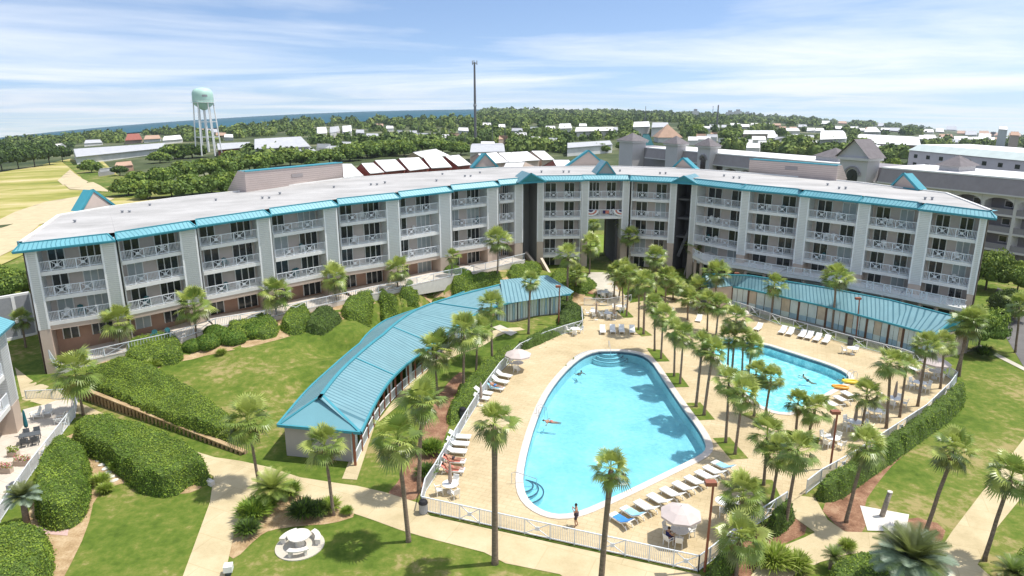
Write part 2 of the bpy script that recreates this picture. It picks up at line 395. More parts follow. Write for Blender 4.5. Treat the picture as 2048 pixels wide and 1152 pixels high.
def sheet(name, poly, m, off=.02, step=1.5, holes=(), z=None, label=None):
    P, T = tri_poly(poly, step, holes)
    Z = (gz(P[:, 0], P[:, 1]) if z is None else np.full(len(P), z))+off
    o = mesh_np(name, np.c_[P, Z], T, m); me = o.data
    if len(me.polygons) and sum(p.normal.z for p in me.polygons) < 0: me.flip_normals()
    return tag(o, kind='structure')
# ================================================================== world and sun
SUN_EL, SUN_AZ = math.radians(66), math.radians(82)      # azimuth clockwise from +Y
w = bpy.data.worlds.new('World'); scn.world = w; w.use_nodes = True
nt = w.node_tree; n = nt.nodes; l = nt.links; bg = n['Background']; bg.inputs[1].default_value = .135
sky = n.new('ShaderNodeTexSky'); sky.sky_type = 'NISHITA'; sky.sun_disc = False
sky.sun_elevation = SUN_EL; sky.sun_rotation = SUN_AZ; sky.air_density = 1.0; sky.dust_density = .6; sky.ozone_density = 1.6
tc = n.new('ShaderNodeTexCoord'); sp = n.new('ShaderNodeSeparateXYZ'); l.new(tc.outputs['Generated'], sp.inputs[0])
zz = n.new('ShaderNodeMath'); zz.operation = 'MULTIPLY_ADD'; zz.inputs[1].default_value = 1.4; zz.inputs[2].default_value = .10; l.new(sp.outputs[2], zz.inputs[0])
cb = n.new('ShaderNodeCombineXYZ'); l.new(sp.outputs[0], cb.inputs[0]); l.new(sp.outputs[1], cb.inputs[1]); l.new(zz.outputs[0], cb.inputs[2])
nm = n.new('ShaderNodeVectorMath'); nm.operation = 'NORMALIZE'; l.new(cb.outputs[0], nm.inputs[0]); l.new(nm.outputs[0], sky.inputs[0])
# thin clouds: noise on a plane overhead (direction divided by its height)
hz = n.new('ShaderNodeMath'); hz.operation = 'ADD'; hz.inputs[1].default_value = .055; l.new(sp.outputs[2], hz.inputs[0])
dx = n.new('ShaderNodeMath'); dx.operation = 'DIVIDE'; l.new(sp.outputs[0], dx.inputs[0]); l.new(hz.outputs[0], dx.inputs[1])
dy = n.new('ShaderNodeMath'); dy.operation = 'DIVIDE'; l.new(sp.outputs[1], dy.inputs[0]); l.new(hz.outputs[0], dy.inputs[1])
cc = n.new('ShaderNodeCombineXYZ'); l.new(dx.outputs[0], cc.inputs[0]); l.new(dy.outputs[0], cc.inputs[1])
mp = n.new('ShaderNodeMapping'); mp.inputs['Scale'].default_value = (.30, .36, 1); mp.inputs['Rotation'].default_value = (0, 0, .35); mp.inputs['Location'].default_value = (2.2, .7, 0); l.new(cc.outputs[0], mp.inputs[0])
cn = n.new('ShaderNodeTexNoise'); cn.inputs['Scale'].default_value = .62; cn.inputs['Detail'].default_value = 7; cn.inputs['Roughness'].default_value = .55; cn.inputs['Distortion'].default_value = .5; l.new(mp.outputs[0], cn.inputs['Vector'])
cr = n.new('ShaderNodeValToRGB'); cr.color_ramp.elements[0].position = .42; cr.color_ramp.elements[1].position = .64; l.new(cn.outputs[0], cr.inputs[0])
ck = n.new('ShaderNodeMath'); ck.operation = 'MULTIPLY'; ck.inputs[1].default_value = .85; l.new(cr.outputs[0], ck.inputs[0])
cx = n.new('ShaderNodeMixRGB'); cx.inputs[2].default_value = (8.4, 8.6, 8.9, 1); l.new(ck.outputs[0], cx.inputs[0]); tn = n.new('ShaderNodeMixRGB'); tn.blend_type = 'MULTIPLY'; tn.inputs[0].default_value = 1; tn.inputs[2].default_value = (1.22, 1.24, 1.30, 1); l.new(sky.outputs[0], tn.inputs[1]); l.new(tn.outputs[0], cx.inputs[1])
l.new(cx.outputs[0], bg.inputs[0])
sd = bpy.data.lights.new('sun', 'SUN'); so = bpy.data.objects.new('sun', sd); COL.objects.link(so)
sd.energy = 5.0; sd.angle = math.radians(.5); sd.color = (1, .955, .88)
S = Vector((math.sin(SUN_AZ)*math.cos(SUN_EL), math.cos(SUN_AZ)*math.cos(SUN_EL), math.sin(SUN_EL)))
so.rotation_euler = S.to_track_quat('Z', 'Y').to_euler()
hb = bpy.data.materials.new('haze'); hb.use_nodes = True; hn_ = hb.node_tree.nodes; hn_.remove(hn_['Principled BSDF']); pv = hn_.new('ShaderNodeVolumePrincipled')
pv.inputs['Density'].default_value = 7e-5; pv.inputs['Color'].default_value = (.80, .88, .97, 1); pv.inputs['Anisotropy'].default_value = .3; hb.node_tree.links.new(pv.outputs[0], hn_['Material Output'].inputs['Volume'])
scn.view_settings.view_transform = 'Standard'; scn.view_settings.look = 'None'; scn.view_settings.exposure = .03; scn.view_settings.gamma = 1

# ================================================================== the ground
POOL1 = [(1215,703),(1190,704),(1165,714),(1140,734),(1113,764),(1090,800),(1070,850),(1055,902),(1046,950),(1048,982),(1060,1005),(1084,1022),(1110,1030),(1140,1029),(1170,1020),(1200,1007),(1262,979),(1330,946),(1400,912),(1413,898),(1408,878),(1392,852),(1368,820),(1345,787),(1322,752),(1302,722),(1282,709),(1250,703)]
POOL2 = [(1416,676),(1455,678),(1523,687),(1591,709),(1660,731),(1690,745),(1699,756),(1692,766),(1673,775),(1640,794),(1606,815),(1580,827),(1553,825),(1531,817),(1512,806),(1490,785),(1462,752),(1437,720),(1421,693)]
p1 = smooth_poly(px_poly(POOL1, 0), 1); p2 = smooth_poly(px_poly(POOL2, 0), 1)
def grow(poly, d):
    c = np.array(poly); nxt = np.roll(c, -1, 0)-np.roll(c, 1, 0); nn = np.c_[nxt[:, 1], -nxt[:, 0]]; nn /= np.linalg.norm(nn, axis=1)[:, None]+1e-9
    area = (c[:, 0]*np.roll(c[:, 1], -1)-np.roll(c[:, 0], -1)*c[:, 1]).sum()
    return [tuple(q) for q in c+nn*(d if area > 0 else -d)]
def grid(xs, ys, name, m, skip=None):
    X, Y = np.meshgrid(xs, ys); Z = gz(X, Y); V = np.c_[X.ravel(), Y.ravel(), Z.ravel()]; nx = len(xs)
    i, j = np.meshgrid(np.arange(nx-1), np.arange(len(ys)-1)); a = (j*nx+i).ravel(); Fq = np.c_[a, a+1, a+1+nx, a+nx]
    if skip is not None:
        cc = V[Fq].mean(1); k = ~skip(cc[:, 0], cc[:, 1]); Fq = Fq[k]
    return V, Fq
nx0, nx1, ny0, ny1 = -100, 104, 18, 150
V1, F1 = grid(np.arange(nx0, nx1+.1, 1.0), np.arange(ny0, ny1+.1, 1.0), '', None, lambda x, y: (inside(p1, x, y) | inside(p2, x, y)) | (edge_dist(p1, x, y) < 1.0) | (edge_dist(p2, x, y) < 1.0))
xs = np.r_[-6500:-900:350, -900:-100:50, np.linspace(-100, 104, 52), 154:954:50, 1000:6600:350]
ys = np.r_[-60:18:13, np.linspace(18, 150, 34), 175:900:25, 950:6001:202]
V2, F2 = grid(xs, ys, '', None, lambda x, y: (x > nx0) & (x < nx1) & (y > ny0) & (y < ny1))
V = np.r_[V1, V2]; Fq = np.r_[F1, F2+len(V1)]
Fm = np.r_[np.zeros(len(F1), int), np.where((V2[F2].mean(1)[:, 1] > 150) | (np.abs(V2[F2].mean(1)[:, 0]) > 110), 1, 0)]
tag(mesh_np('ground', V, Fq, [M['lawn'], M['suburb']], mi=Fm), kind='structure')

def sheet_px(name, pix, m, off=.02, step=1.5, sm=0, z=None): return sheet(name, px_poly(pix, z, sm), m, off, step, (), z)
# far setting
sea_pix = [(-420,330),(0,284),(120,277),(220,271),(330,262),(480,256),(640,249),(760,243),(880,240),(960,236),(1010,231)]
sp_ = [tuple(G(*q)[:2]) for q in sea_pix]
Y6 = 5990.0
poly = sp_+[(sp_[-1][0]*Y6/sp_[-1][1]*.98, Y6)]+[(x, Y6) for x in (-900, -1800, -2800, -3800, -4800, -6300)]
M['sea'] = layered('sea_water', [(.35, (.012, .075, .11)), (.6, (.02, .10, .14))], .002, 3, rough=.75, spec=.12)
P, T = tri_poly(poly, 220)
sheet_o = mesh_np('sea', np.c_[P, gz(P[:, 0], P[:, 1])+2.0], T, M['sea'])
if sheet_o.data.polygons[0].normal.z < 0: sheet_o.data.flip_normals()
tag(sheet_o, kind='structure')
sheet_px('field', [(-60,560),(60,505),(90,440),(200,425),(330,400),(480,388),(420,375),(300,365),(235,350),(205,322),(140,318),(60,335),(0,345),(-80,358),(-300,420)], M['field'], .15, 6)
sheet_px('grass_strip', [(200,395),(300,398),(470,388),(420,375),(300,362),(235,352),(195,322),(125,325),(160,352)], M['lawn'], .25, 5)
sheet_px('sandy_bare_patch', [(115,362),(140,340),(160,356),(200,372),(220,385),(140,380)], M['sand'], .30, 5)
sheet_px('sandy_track', [(-60,545),(30,500),(80,450),(130,440),(190,415),(230,398),(170,392),(90,405),(30,425),(-60,470)], M['sand'], .22, 4)
sheet_px('car_park', [(1500,345),(1700,330),(1900,350),(2048,380),(2200,420),(2200,600),(2048,560),(1800,420)], M['lot'], .2, 6)
sheet_px('road', [(1995,575),(2030,590),(2120,700),(2120,830),(2048,735),(2000,655),(1985,600)], M['asphalt'], .03, 3)
sheet_px('footpath', [(1925,705),(1960,690),(2048,735),(2048,742),(1965,700)], M['pathg'], .05, 2)
# passage, beds and paths near the building
sheet_px('lawn_beyond_passage', [(1165,512),(1250,512),(1255,470),(1160,470)], mat('sunlit_painted_grass', (.17, .24, .03), .9, .2, .6), .12, 2)  # brighter green puts the sunlit look into the grass colour
sheet_px('car_court', [(1390,575),(1420,545),(1550,556),(1700,575),(1830,590),(1945,610),(1960,640),(1900,640),(1700,600),(1500,562)], M['asphalt'], .03, 2)
sheet_px('pavilion_path', [(684,958),(700,918),(750,850),(796,790),(829,757),(870,722),(920,690),(985,662),(1040,655),(1050,660),(990,675),(930,705),(880,728),(862,735),(830,770),(802,806),(775,830),(750,850),(733,902),(714,960)], M['path'], .03, 1)
sheet_px('cross_path', [(985,655),(1000,650),(1035,665),(1022,672)], M['pathg'], .04, 1)
sheet_px('main_path', [(30,735),(60,758),(95,772),(165,808),(260,852),(360,894),(430,915),(480,922),(540,935),(600,955),(684,968),(714,972),(770,985),(842,1008),(860,1032),(1100,1085),(1400,1150),(1480,1240),(1250,1300),(1140,1165),(1120,1149),(1011,1127),(968,1105),(850,1075),(802,1061),(745,1040),(700,1025),(673,1012),(591,990),(531,957),(455,965),(400,940),(330,880),(240,840),(200,830),(165,830),(110,815),(45,800)], M['path'], .025, 1.2)
sheet_px('branch_path', [(428,950),(531,957),(490,1015),(470,1060),(448,1160),(430,1260),(320,1260),(365,1155),(400,1060),(420,1005)], M['path'], .034, 1.2)
sheet_px('curved_path', [(1490,1230),(1502,1152),(1525,1120),(1560,1095),(1610,1075),(1630,1065),(1588,1035),(1575,1010),(1600,992),(1630,996),(1655,1040),(1690,1064),(1760,1066),(1850,1072),(1885,1092),(1905,1062),(1960,990),(2060,862),(2080,950),(1992,1058),(1955,1130),(2010,1180),(1930,1230),(1860,1110),(1700,1108),(1640,1125),(1570,1160),(1540,1230)], M['path'], .03, 1.2)
sheet_px('passage_path', [(1180,545),(1215,545),(1235,575),(1240,600),(1200,590),(1172,560)], M['pathg'], .05, .8)
sheet_px('shower_pad', [(1720,1012),(1818,1030),(1812,1064),(1735,1062)], M['stone'], .045, 1)
for nm, pix in (('mulch_bed', [(1640,1015),(1690,960),(1740,925),(1800,885),(1850,850),(1880,830),(1850,875),(1790,925),(1760,960),(1725,1010),(1735,1064),(1690,1066),(1660,1040)]),
                ('mulch_bed', [(1815,1030),(1895,1052),(1880,1092),(1850,1072),(1815,1064)]),
                ('mulch_bed', [(1430,1160),(1470,1100),(1540,1040),(1580,1030),(1625,1062),(1560,1092),(1524,1118),(1500,1152),(1480,1200)]),
                ('mulch_bed', [(870,800),(900,760),(925,740),(930,760),(905,830),(870,930),(838,1000),(800,1000),(770,992),(800,960),(830,900)]),
                ('mulch_bed', [(1170,585),(1200,572),(1240,560),(1250,580),(1190,590)])):
    sheet_px(nm, pix, M['mulch'], .018, 1, 1)
for nm, pix in (('straw_bed', [(480,1005),(545,975),(595,992),(673,1014),(720,1030),(665,1048),(600,1052),(540,1060),(515,1075),(470,1120),(455,1110)]),
                ('straw_bed', [(110,720),(230,690),(390,655),(560,620),(680,590),(800,565),(1000,535),(1050,560),(1000,580),(860,598),(830,600),(760,622),(640,655),(520,690),(440,705),(330,730),(300,745),(230,720),(170,735)]),
                ('straw_bed', [(140,865),(240,840),(330,885),(420,960),(390,985),(340,990),(270,965),(235,968),(190,990),(175,1060),(130,1152),(100,1200),(0,1200),(40,1060),(70,1000),(110,900)]),
                ('straw_bed', [(1140,585),(1190,560),(1230,600),(1180,618),(1150,612)])):
    sheet_px(nm, pix, M['straw'], .016, 1.2, 1)
sheet_px('brick_step_path', [(72,1052),(140,1050),(135,1072),(85,1068)], M['brick'], .03, .6)
# ------------------------------------------------------------------ the pool deck with its two pools
DECK = [(843,1022),(851,985),(870,955),(900,902),(930,850),(962,798),(1000,745),(1040,706),(1090,682),(1130,668),(1165,658),(1160,625),(1150,608),(1178,600),(1195,575),(1225,565),(1245,585),(1262,606),(1300,600),(1340,590),(1400,600),(1480,622),(1560,650),(1700,690),(1800,716),(1880,745),(1912,765),(1898,785),(1850,832),(1790,872),(1700,932),(1640,966),(1590,1000),(1500,1060),(1440,1110),(1396,1144),(1250,1112),(1100,1079),(1000,1057)]
M['deck'] = layered('tan_pavers', [(.3, (.44, .355, .215)), (.5, (.535, .435, .272)), (.7, (.60, .50, .33))], .22, 6, scale2=4, amt2=.4)
def pavers(m, bw=.9, rh=.45, mort=.018, mc=(.78, .75, .7, 1)):
    nt = m.node_tree; n = nt.nodes; l = nt.links; b = n['Principled BSDF']
    src = b.inputs['Base Color'].links[0].from_socket; geo = [x for x in n if x.type == 'NEW_GEOMETRY'][0]
    br = n.new('ShaderNodeTexBrick'); br.inputs['Scale'].default_value = 1.0; br.inputs['Brick Width'].default_value = bw; br.inputs['Row Height'].default_value = rh
    br.inputs['Mortar Size'].default_value = mort; br.inputs['Color1'].default_value = (1, 1, 1, 1); br.inputs['Color2'].default_value = (.93, .92, .9, 1); br.inputs['Mortar'].default_value = mc
    mp = n.new('ShaderNodeMapping'); mp.inputs['Rotation'].default_value = (0, 0, .4); l.new(geo.outputs['Position'], mp.inputs[0]); l.new(mp.outputs[0], br.inputs['Vector'])
    mx = n.new('ShaderNodeMixRGB'); mx.blend_type = 'MULTIPLY'; mx.inputs[0].default_value = 1; l.new(src, mx.inputs[1]); l.new(br.outputs[0], mx.inputs[2]); l.new(mx.outputs[0], b.inputs['Base Color'])
pavers(M['deck']); pavers(M['path'], 3.2, 2.6, .03, (.85, .83, .79, 1)); pavers(M['patiof'], 1.2, 1.2, .02)
c1o, c2o = grow(p1, .6), grow(p2, .55)
DECKP = px_poly(DECK)
sheet('pool_deck', DECKP, M['deck'], .03, 1.6, (c1o, c2o))
def pool(poly, outer, depth, wname, wmat, fmat, stepsat):
    N = len(poly)
    cb = MB()                                       # coping ring: top, inner lip
    for i in range(N):
        j = (i+1) % N; a, b = poly[i], poly[j]; ao, bo = outer[i], outer[j]
        cb.quad((*a, .085), (*b, .085), (*bo, .085), (*ao, .085)); cb.quad((*ao, .085), (*bo, .085), (*bo, -.05), (*ao, -.05)); cb.quad((*a, -.04), (*b, -.04), (*b, .085), (*a, .085))
    tag(cb.build('pool_coping', M['coping']), kind='structure')
    wb = MB()
    for i in range(N):
        j = (i+1) % N; a, b = poly[i], poly[j]
        wb.m = 1; wb.quad((*a, -.04), (*b, -.04), (*b, -.34), (*a, -.34)); wb.m = 0; wb.quad((*a, -.34), (*b, -.34), (*b, -depth), (*a, -depth))
    P, T = tri_poly(poly, 1.2)
    k = len(wb.v); wb.add([(x, y, -depth) for x, y in P], [tuple(int(q) for q in t) for t in T])
    for (c, rads, a0, a1) in stepsat:
        for q, r in enumerate(rads):
            z1 = -.28-.26*q; arc = [(c[0]+r*math.cos(t), c[1]+r*math.sin(t)) for t in np.linspace(a0, a1, 15)]; wb.m = 0
            wb.prism([(c[0], c[1])]+arc, -depth, z1)
            for u, v2 in zip(arc[:-1], arc[1:]): wb.m = 1; wb.bar((*u, z1+.02), (*v2, z1+.02), .10, .04)
    tag(wb.build('pool_basin', [fmat, M['tile']]), kind='structure')
    P, T = tri_poly(grow(poly, .01), 1.0)
    o = mesh_np(wname, np.c_[P, np.full(len(P), -.16)], T, wmat)
    if o.data.polygons[0].normal.z < 0: o.data.flip_normals()
    tag(o, kind='structure')
def water_mat(name, tint, bump, scale):
    m = bpy.data.materials.new(name); m.use_nodes = True; nt = m.node_tree; n = nt.nodes; l = nt.links; n.remove(n['Principled BSDF'])
    tr = n.new('ShaderNodeBsdfTransparent'); tr.inputs[0].default_value = (*tint, 1)
    gl = n.new('ShaderNodeBsdfGlossy'); gl.inputs['Roughness'].default_value = .06
    geo = n.new('ShaderNodeNewGeometry'); nz = n.new('ShaderNodeTexNoise'); nz.inputs['Scale'].default_value = scale; nz.inputs['Detail'].default_value = 4; l.new(geo.outputs['Position'], nz.inputs['Vector'])
    bp = n.new('ShaderNodeBump'); bp.inputs['Strength'].default_value = bump; bp.inputs['Distance'].default_value = .12; l.new(nz.outputs[0], bp.inputs['Height'])
    fr = n.new('ShaderNodeFresnel'); fr.inputs['IOR'].default_value = 1.33; l.new(bp.outputs[0], fr.inputs['Normal']); l.new(bp.outputs[0], gl.inputs['Normal'])
    mx = n.new('ShaderNodeMixShader'); l.new(fr.outputs[0], mx.inputs[0]); l.new(tr.outputs[0], mx.inputs[1]); l.new(gl.outputs[0], mx.inputs[2]); l.new(mx.outputs[0], n['Material Output'].inputs[0])
    return m
M['basin'] = layered('pool_plaster', [(.3, (.47, .64, .68)), (.5, (.60, .73, .745)), (.7, (.74, .83, .83))], .25, 6, scale2=2.2, amt2=.7)  # mottled tones imitate the water's ripple light on the floor
M['basin2'] = layered('plaster_painted_ripples', [(.36, (.36, .62, .69)), (.5, (.52, .75, .79)), (.62, (.86, .94, .95))], 1.5, 4, scale2=3.5, amt2=.6)  # pale blotches in the floor colour imitate caustic light from ripples
M['water'] = water_mat('pool_water_clear', (.55, .84, .92), .6, 3.0)
M['water2'] = water_mat('pool_water_rippled', (.62, .91, .95), .5, 2.0)
e1 = A(1048, 965, 0); e2 = A(1218, 702, 0)
pool(p1, c1o, 1.25, 'pool_water', M['water'], M['basin'], [((e1.x-.2, e1.y), (.9, 1.3, 1.7), -1.2, 1.2), ((e2.x, e2.y+.3), (1.2, 1.7, 2.2), math.pi+.2, 2*math.pi-.2)])
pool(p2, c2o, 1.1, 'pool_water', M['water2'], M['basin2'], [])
# squares of turf let into the deck round the palms
TURF = [(1309,702,1322,718),(1348,753,1359,768),(1392,814,1407,832),(1451,886,1470,908),(1246,624,1254,632),(1277,660,1288,668),(1508,833,1528,842),(1530,972,1544,1003),(1414,663,1432,671),(1591,872,1616,878)]
for a in TURF:
    q1 = A(a[0], a[1]); q2 = A(a[2], a[3]); d = (q2-q1); d.z = 0; L = d.length; d.normalize(); nn = Vector((-d.y, d.x, 0)); c = (q1+q2)/2; hl = L/2+.9
    poly = [tuple((c+d*sx*hl+nn*sy*.75)[:2]) for sx, sy in ((-1,-1),(1,-1),(1,1),(-1,1))]
    sheet('turf_square', poly, M['lawn'], .045, .8, z=0)
# ================================================================== the long curved apartment building
cb_loc = A(1210, 540, 2.1)
condo = thing('apartment_building', tuple(cb_loc), 'long curved apartment building with teal mansards, white balconies and flat pale roof', 'building', world=True)
ZX = [(-50,13.3),(62,13.5),(228,13.9),(390,14.5),(540,15.0),(675,15.4),(800,15.7),(905,15.9),(1000,16.1),(1090,16.3),(1210,16.3),(1342,16.2),(1392,16.1),(1482,16.0),(1597,15.8),(1718,15.6),(1838,15.3),(1975,14.9),(2100,14.6)]
STX = [(62,2.66),(228,2.72),(390,2.9),(540,2.98),(675,3.05),(800,3.1),(1000,3.1),(1210,3.0),(1392,3.0),(1600,2.95),(1720,2.95),(1975,2.9)]
def ze(px): return float(np.interp(px, [a for a, b in ZX], [b for a, b in ZX]))
# bay: eave line left and right in the photo, pier width left / right, rail drop below the eave, storeys, door layout
BAYS = [((45,503),(228,482)), ((236,480),(393,455)), ((397,453),(542,432)), ((546,430),(677,412)), ((680,410),(801,397)), ((804,395),(906,383)), ((908,381),(1000,372)), ((1002,370),(1050,366)),
        ((1076,362),(1166,361)), ((1166,360),(1262,360)), ((1262,361),(1354,365)),
        ((1379,367),(1483,379)), ((1481,379),(1598,390)), ((1597,391),(1717,404)), ((1716,404),(1839,418)), ((1838,419),(1975,436))]
ST = 3.0; DEP = 2.1; OV = .9
PIERW = [1.4,1.7,1.55,1.75,1.8,1.95,1.8,1.4, 1.0,1.2,.9, 1.0,1.2,1.3,1.45,1.4]
geo_b = []
def railing(mb, a, b, z, h=1.05, xs=(.27, .68), step=.13):
    a = Vector((a[0], a[1], z)); b = Vector((b[0], b[1], z)); d = b-a; L = d.length; u = d/L; up = Vector((0, 0, 1))
    mb.bar(a+up*h, b+up*h, .09, .07); mb.bar(a+up*.1, b+up*.1, .07, .06)
    xr = [(L*x-.6, L*x+.6) for x in xs]
    k = 0.0
    while k < L:
        if not any(p < k < q for p, q in xr): mb.bar(a+u*k+up*.1, a+u*k+up*h, .035)
        k += step
    for p, q in xr:
        for e in (p, q): mb.bar(a+u*e, a+u*e+up*h, .08)
        mb.bar(a+u*p+up*.1, a+u*q+up*h, .05); mb.bar(a+u*q+up*.1, a+u*p+up*h, .05)
        m_ = a+u*(p+q)/2+up*(h+.1)/2; mb.bar(m_-u*.16, m_+u*.16, .05, .3, True)
        kk = p
        while kk < q: mb.bar(a+u*kk+up*.1, a+u*kk+up*h, .015); kk += .2
    for e in (0, L): mb.bar(a+u*e, a+u*e+up*(h+.05), .09)
def door(parent, o, u, nrm, wdt, hgt, panels, gm):
    """sliding glass door: dark panes (sub-part of the bay) with white stiles"""
    mb = MB(); mb.m = 0; mb.obox(o, u*wdt, nrm*.05, (0, 0, hgt))
    mb.m = 1
    for i in range(panels+1): mb.obox(o+u*(wdt*i/panels-.05), u*.10, nrm*.09, (0, 0, hgt))
    mb.obox(o+Vector((0, 0, hgt)), u*wdt, nrm*.09, (0, 0, .09))
    return mb.build('sliding_door', [gm, M['trimw']], parent)
rr = random.Random(3)
for i, (e1, e2) in enumerate(BAYS):
    z1, z2 = ze(e1[0]), ze(e2[0]); zb = (z1+z2)/2; P = A(*e1, z1); Q = A(*e2, z2); PT, QT = P.copy(), Q.copy(); P.z = Q.z = zb
    u = (Q-P); L = u.length; u.normalize(); ST = float(np.interp((e1[0]+e2[0])/2, [a for a, b in STX], [b for a, b in STX]))
    SHEAR = (P, u, (z2-z1)/L, L/2)
    nrm = Vector((u.y, -u.x, 0))                      # towards the pools
    P0 = P-nrm*OV; Q0 = Q-nrm*OV; P0.z = Q0.z = 0
    left = i < 8; ctr = 8 <= i < 11
    r0 = 1.45 if left else 1.85
    floors = [zb-r0-1.07-ST*k for k in range(5)]
    nb = 3 if left else 4
    pwL = (1.0 if i == 0 else .12) if left else (.9 if i in (8, 11) else .12)
    pwR = PIERW[i]
    if i == 15: pwR = .6
    if not left: pwL, pwR = PIERW[i]*1.0, (.12 if i not in (10, 15) else .7)
    if ctr: pwL, pwR = (1.0, .15) if i == 8 else ((1.1, 1.1) if i == 9 else (.15, 1.0))
    Lb = P0+u*pwL; Rb = Q0-u*pwR; LB = (Rb-Lb).length
    lowz = floors[3] if left else (floors[4] if ctr else floors[3])
    base = min(g(P0.x, P0.y), g(Q0.x, Q0.y))-1.0
    geo_b.append((PT, QT, P0, Q0, u, nrm, zb, floors))
    # back wall of the balconies
    passage = (i == 9)
    wb = MB(); wtop = zb+.3; wbot = (floors[1]-.4) if passage else base
    wb.m = 0; wz = floors[2]-.36 if not passage else wbot
    wb.obox(Lb-nrm*(DEP+.25)+Vector((0, 0, wz)), u*LB, nrm*.25, (0, 0, wtop-wz))
    if not passage:
        wb.m = 1; wb.obox(Lb-nrm*(DEP+.25)+Vector((0, 0, wbot)), u*LB, nrm*.25, (0, 0, wz-wbot))
    bay = wb.build('bay', [M['backwall'], M['brownwall'] if left else M['backwall']], condo)
    ks = range(nb+1) if not passage else range(2)
    for k in ks:
        zf = floors[k]
        # doors
        gm = M['glass'] if rr.random() > .22 else M['curtain']
        o = Lb-nrm*DEP+Vector((0, 0, zf+.02))
        if left:
            door(bay, o+u*(.35+.3*rr.random()), u, nrm, LB*.26, 2.2, 2, gm)
            door(bay, o+u*(LB*.60), u, nrm, LB*.36, 2.2, 3, M['glass'] if rr.random() > .3 else M['curtain'])
        else:
            door(bay, o+u*(LB*.08), u, nrm, LB*.30, 2.2, 2 if i != 9 else 3, gm)
            door(bay, o+u*(LB*.60), u, nrm, LB*.28, 2.2, 2, M['glass'] if rr.random() > .3 else M['curtain'])
        if k < nb:
            sb = MB(); sb.obox(Lb-nrm*DEP+Vector((0, 0, zf-.42)), u*LB, nrm*(DEP+.02), (0, 0, .42)); sb.build('balcony_slab', M['trimw'], bay)
            rb = MB(); railing(rb, Lb-nrm*.08, Rb-nrm*.08, zf, step=.16 if not left else .14); rb.build('railing', M['rail'], bay)
    if left:
        sb = MB(); zl = floors[2]-.42-.5; sb.obox(Lb-nrm*DEP+Vector((0, 0, zl)), u*LB, nrm*(DEP-.03), (0, 0, .498)); sb.build('beam', M['tan'], bay)
    # side fins closing the balcony where no pier stands
    # piers
    def pier(o, wd, zlo, split=True, dp=None, fw=.0):
        mb = MB(); zs = floors[2]-.7 if left else floors[2]-.8
        dp = dp or DEP+.3; mb.m = 0
        mb.obox(o-nrm*dp+Vector((0, 0, zs)), u*wd, nrm*(dp+.22), (0, 0, zb+.25-zs))
        mb.m = 1; mb.obox(o-nrm*dp+Vector((0, 0, zlo)), u*wd, nrm*(dp+.21), (0, 0, zs-zlo))
        mb.m = 2
        for e in (-.03, wd-.15): mb.obox(o+u*e+nrm*.20+Vector((0, 0, zs)), u*.18, nrm*.06, (0, 0, zb+.2-zs))
        mb.build('pier', [M['siding'], M['tan'], M['white']], condo)
    pz = base
    if passage: pass
    if pwR > .3: pier(Q0-u*pwR, pwR, pz)
    else:
        mb = MB(); mb.obox(Q0-u*pwR-nrm*(DEP+.2)+Vector((0, 0, base)), u*pwR, nrm*(DEP+.1), (0, 0, zb+.2-base)); mb.build('fin', M['siding'], condo)
    if pwL > .3: pier(P0, pwL, pz)
    else:
        mb = MB(); mb.obox(P0-nrm*(DEP+.2)+Vector((0, 0, base)), u*pwL, nrm*(DEP+.1), (0, 0, zb+.2-base)); mb.build('fin', M['siding'], condo)
    # mansard: sloping teal metal from the eave up to the flat roof
    mb = MB(); eL = P-u*(.9 if i in (0,) else .1); eR = Q+u*(.9 if i == 15 else .1)
    hm = .72; bk = .85
    if left: tL = eL-nrm*bk+u*(.7 if i == 0 else .0); tR = eR-nrm*bk-u*.7
    else: tL = eL-nrm*bk+u*.7; tR = eR-nrm*bk-u*(.7 if i == 15 else .0)
    if ctr: tL = eL-nrm*bk; tR = eR-nrm*bk
    up = Vector((0, 0, hm)); dn = Vector((0, 0, -.16)); LL = (eR-eL).length
    mb.m = 0
    mb.quad(eL, eR, tR+up, tL+up, uv=[(0, 0), (LL, 0), (LL-.5, 1), (.5, 1)])
    bL = eL-nrm*2.6; bR = eR-nrm*2.6
    mb.tri(eL, tL+up, bL, uv=[(0, 0), (0, 1), (1, 0)]); mb.tri(eR, bR, tR+up, uv=[(0, 0), (1, 0), (0, 1)])
    mb.quad(tL+up, bL+up*.98, bL, bL); mb.quad(tL+up, tR+up, bR+up*.98, bL+up*.98)
    mb.m = 1
    mb.quad(eL+dn, eR+dn, eR, eL); mb.quad(eL+dn, bL+dn, bR+dn, eR+dn); mb.quad(eR+dn, bR+dn, bR, eR); mb.quad(eL+dn, eL, bL, bL+dn)
    mb.bar(eL+Vector((0, 0, .03)), eR+Vector((0, 0, .03)), .12, .12)
    mb.bar(tL+up, tR+up, .16, .12); mb.bar(tL+up, eL, .14, .1); mb.bar(tR+up, eR, .14, .1)
    mb.build('mansard', [M['teal'], M['tealp']], condo)
SHEAR = None
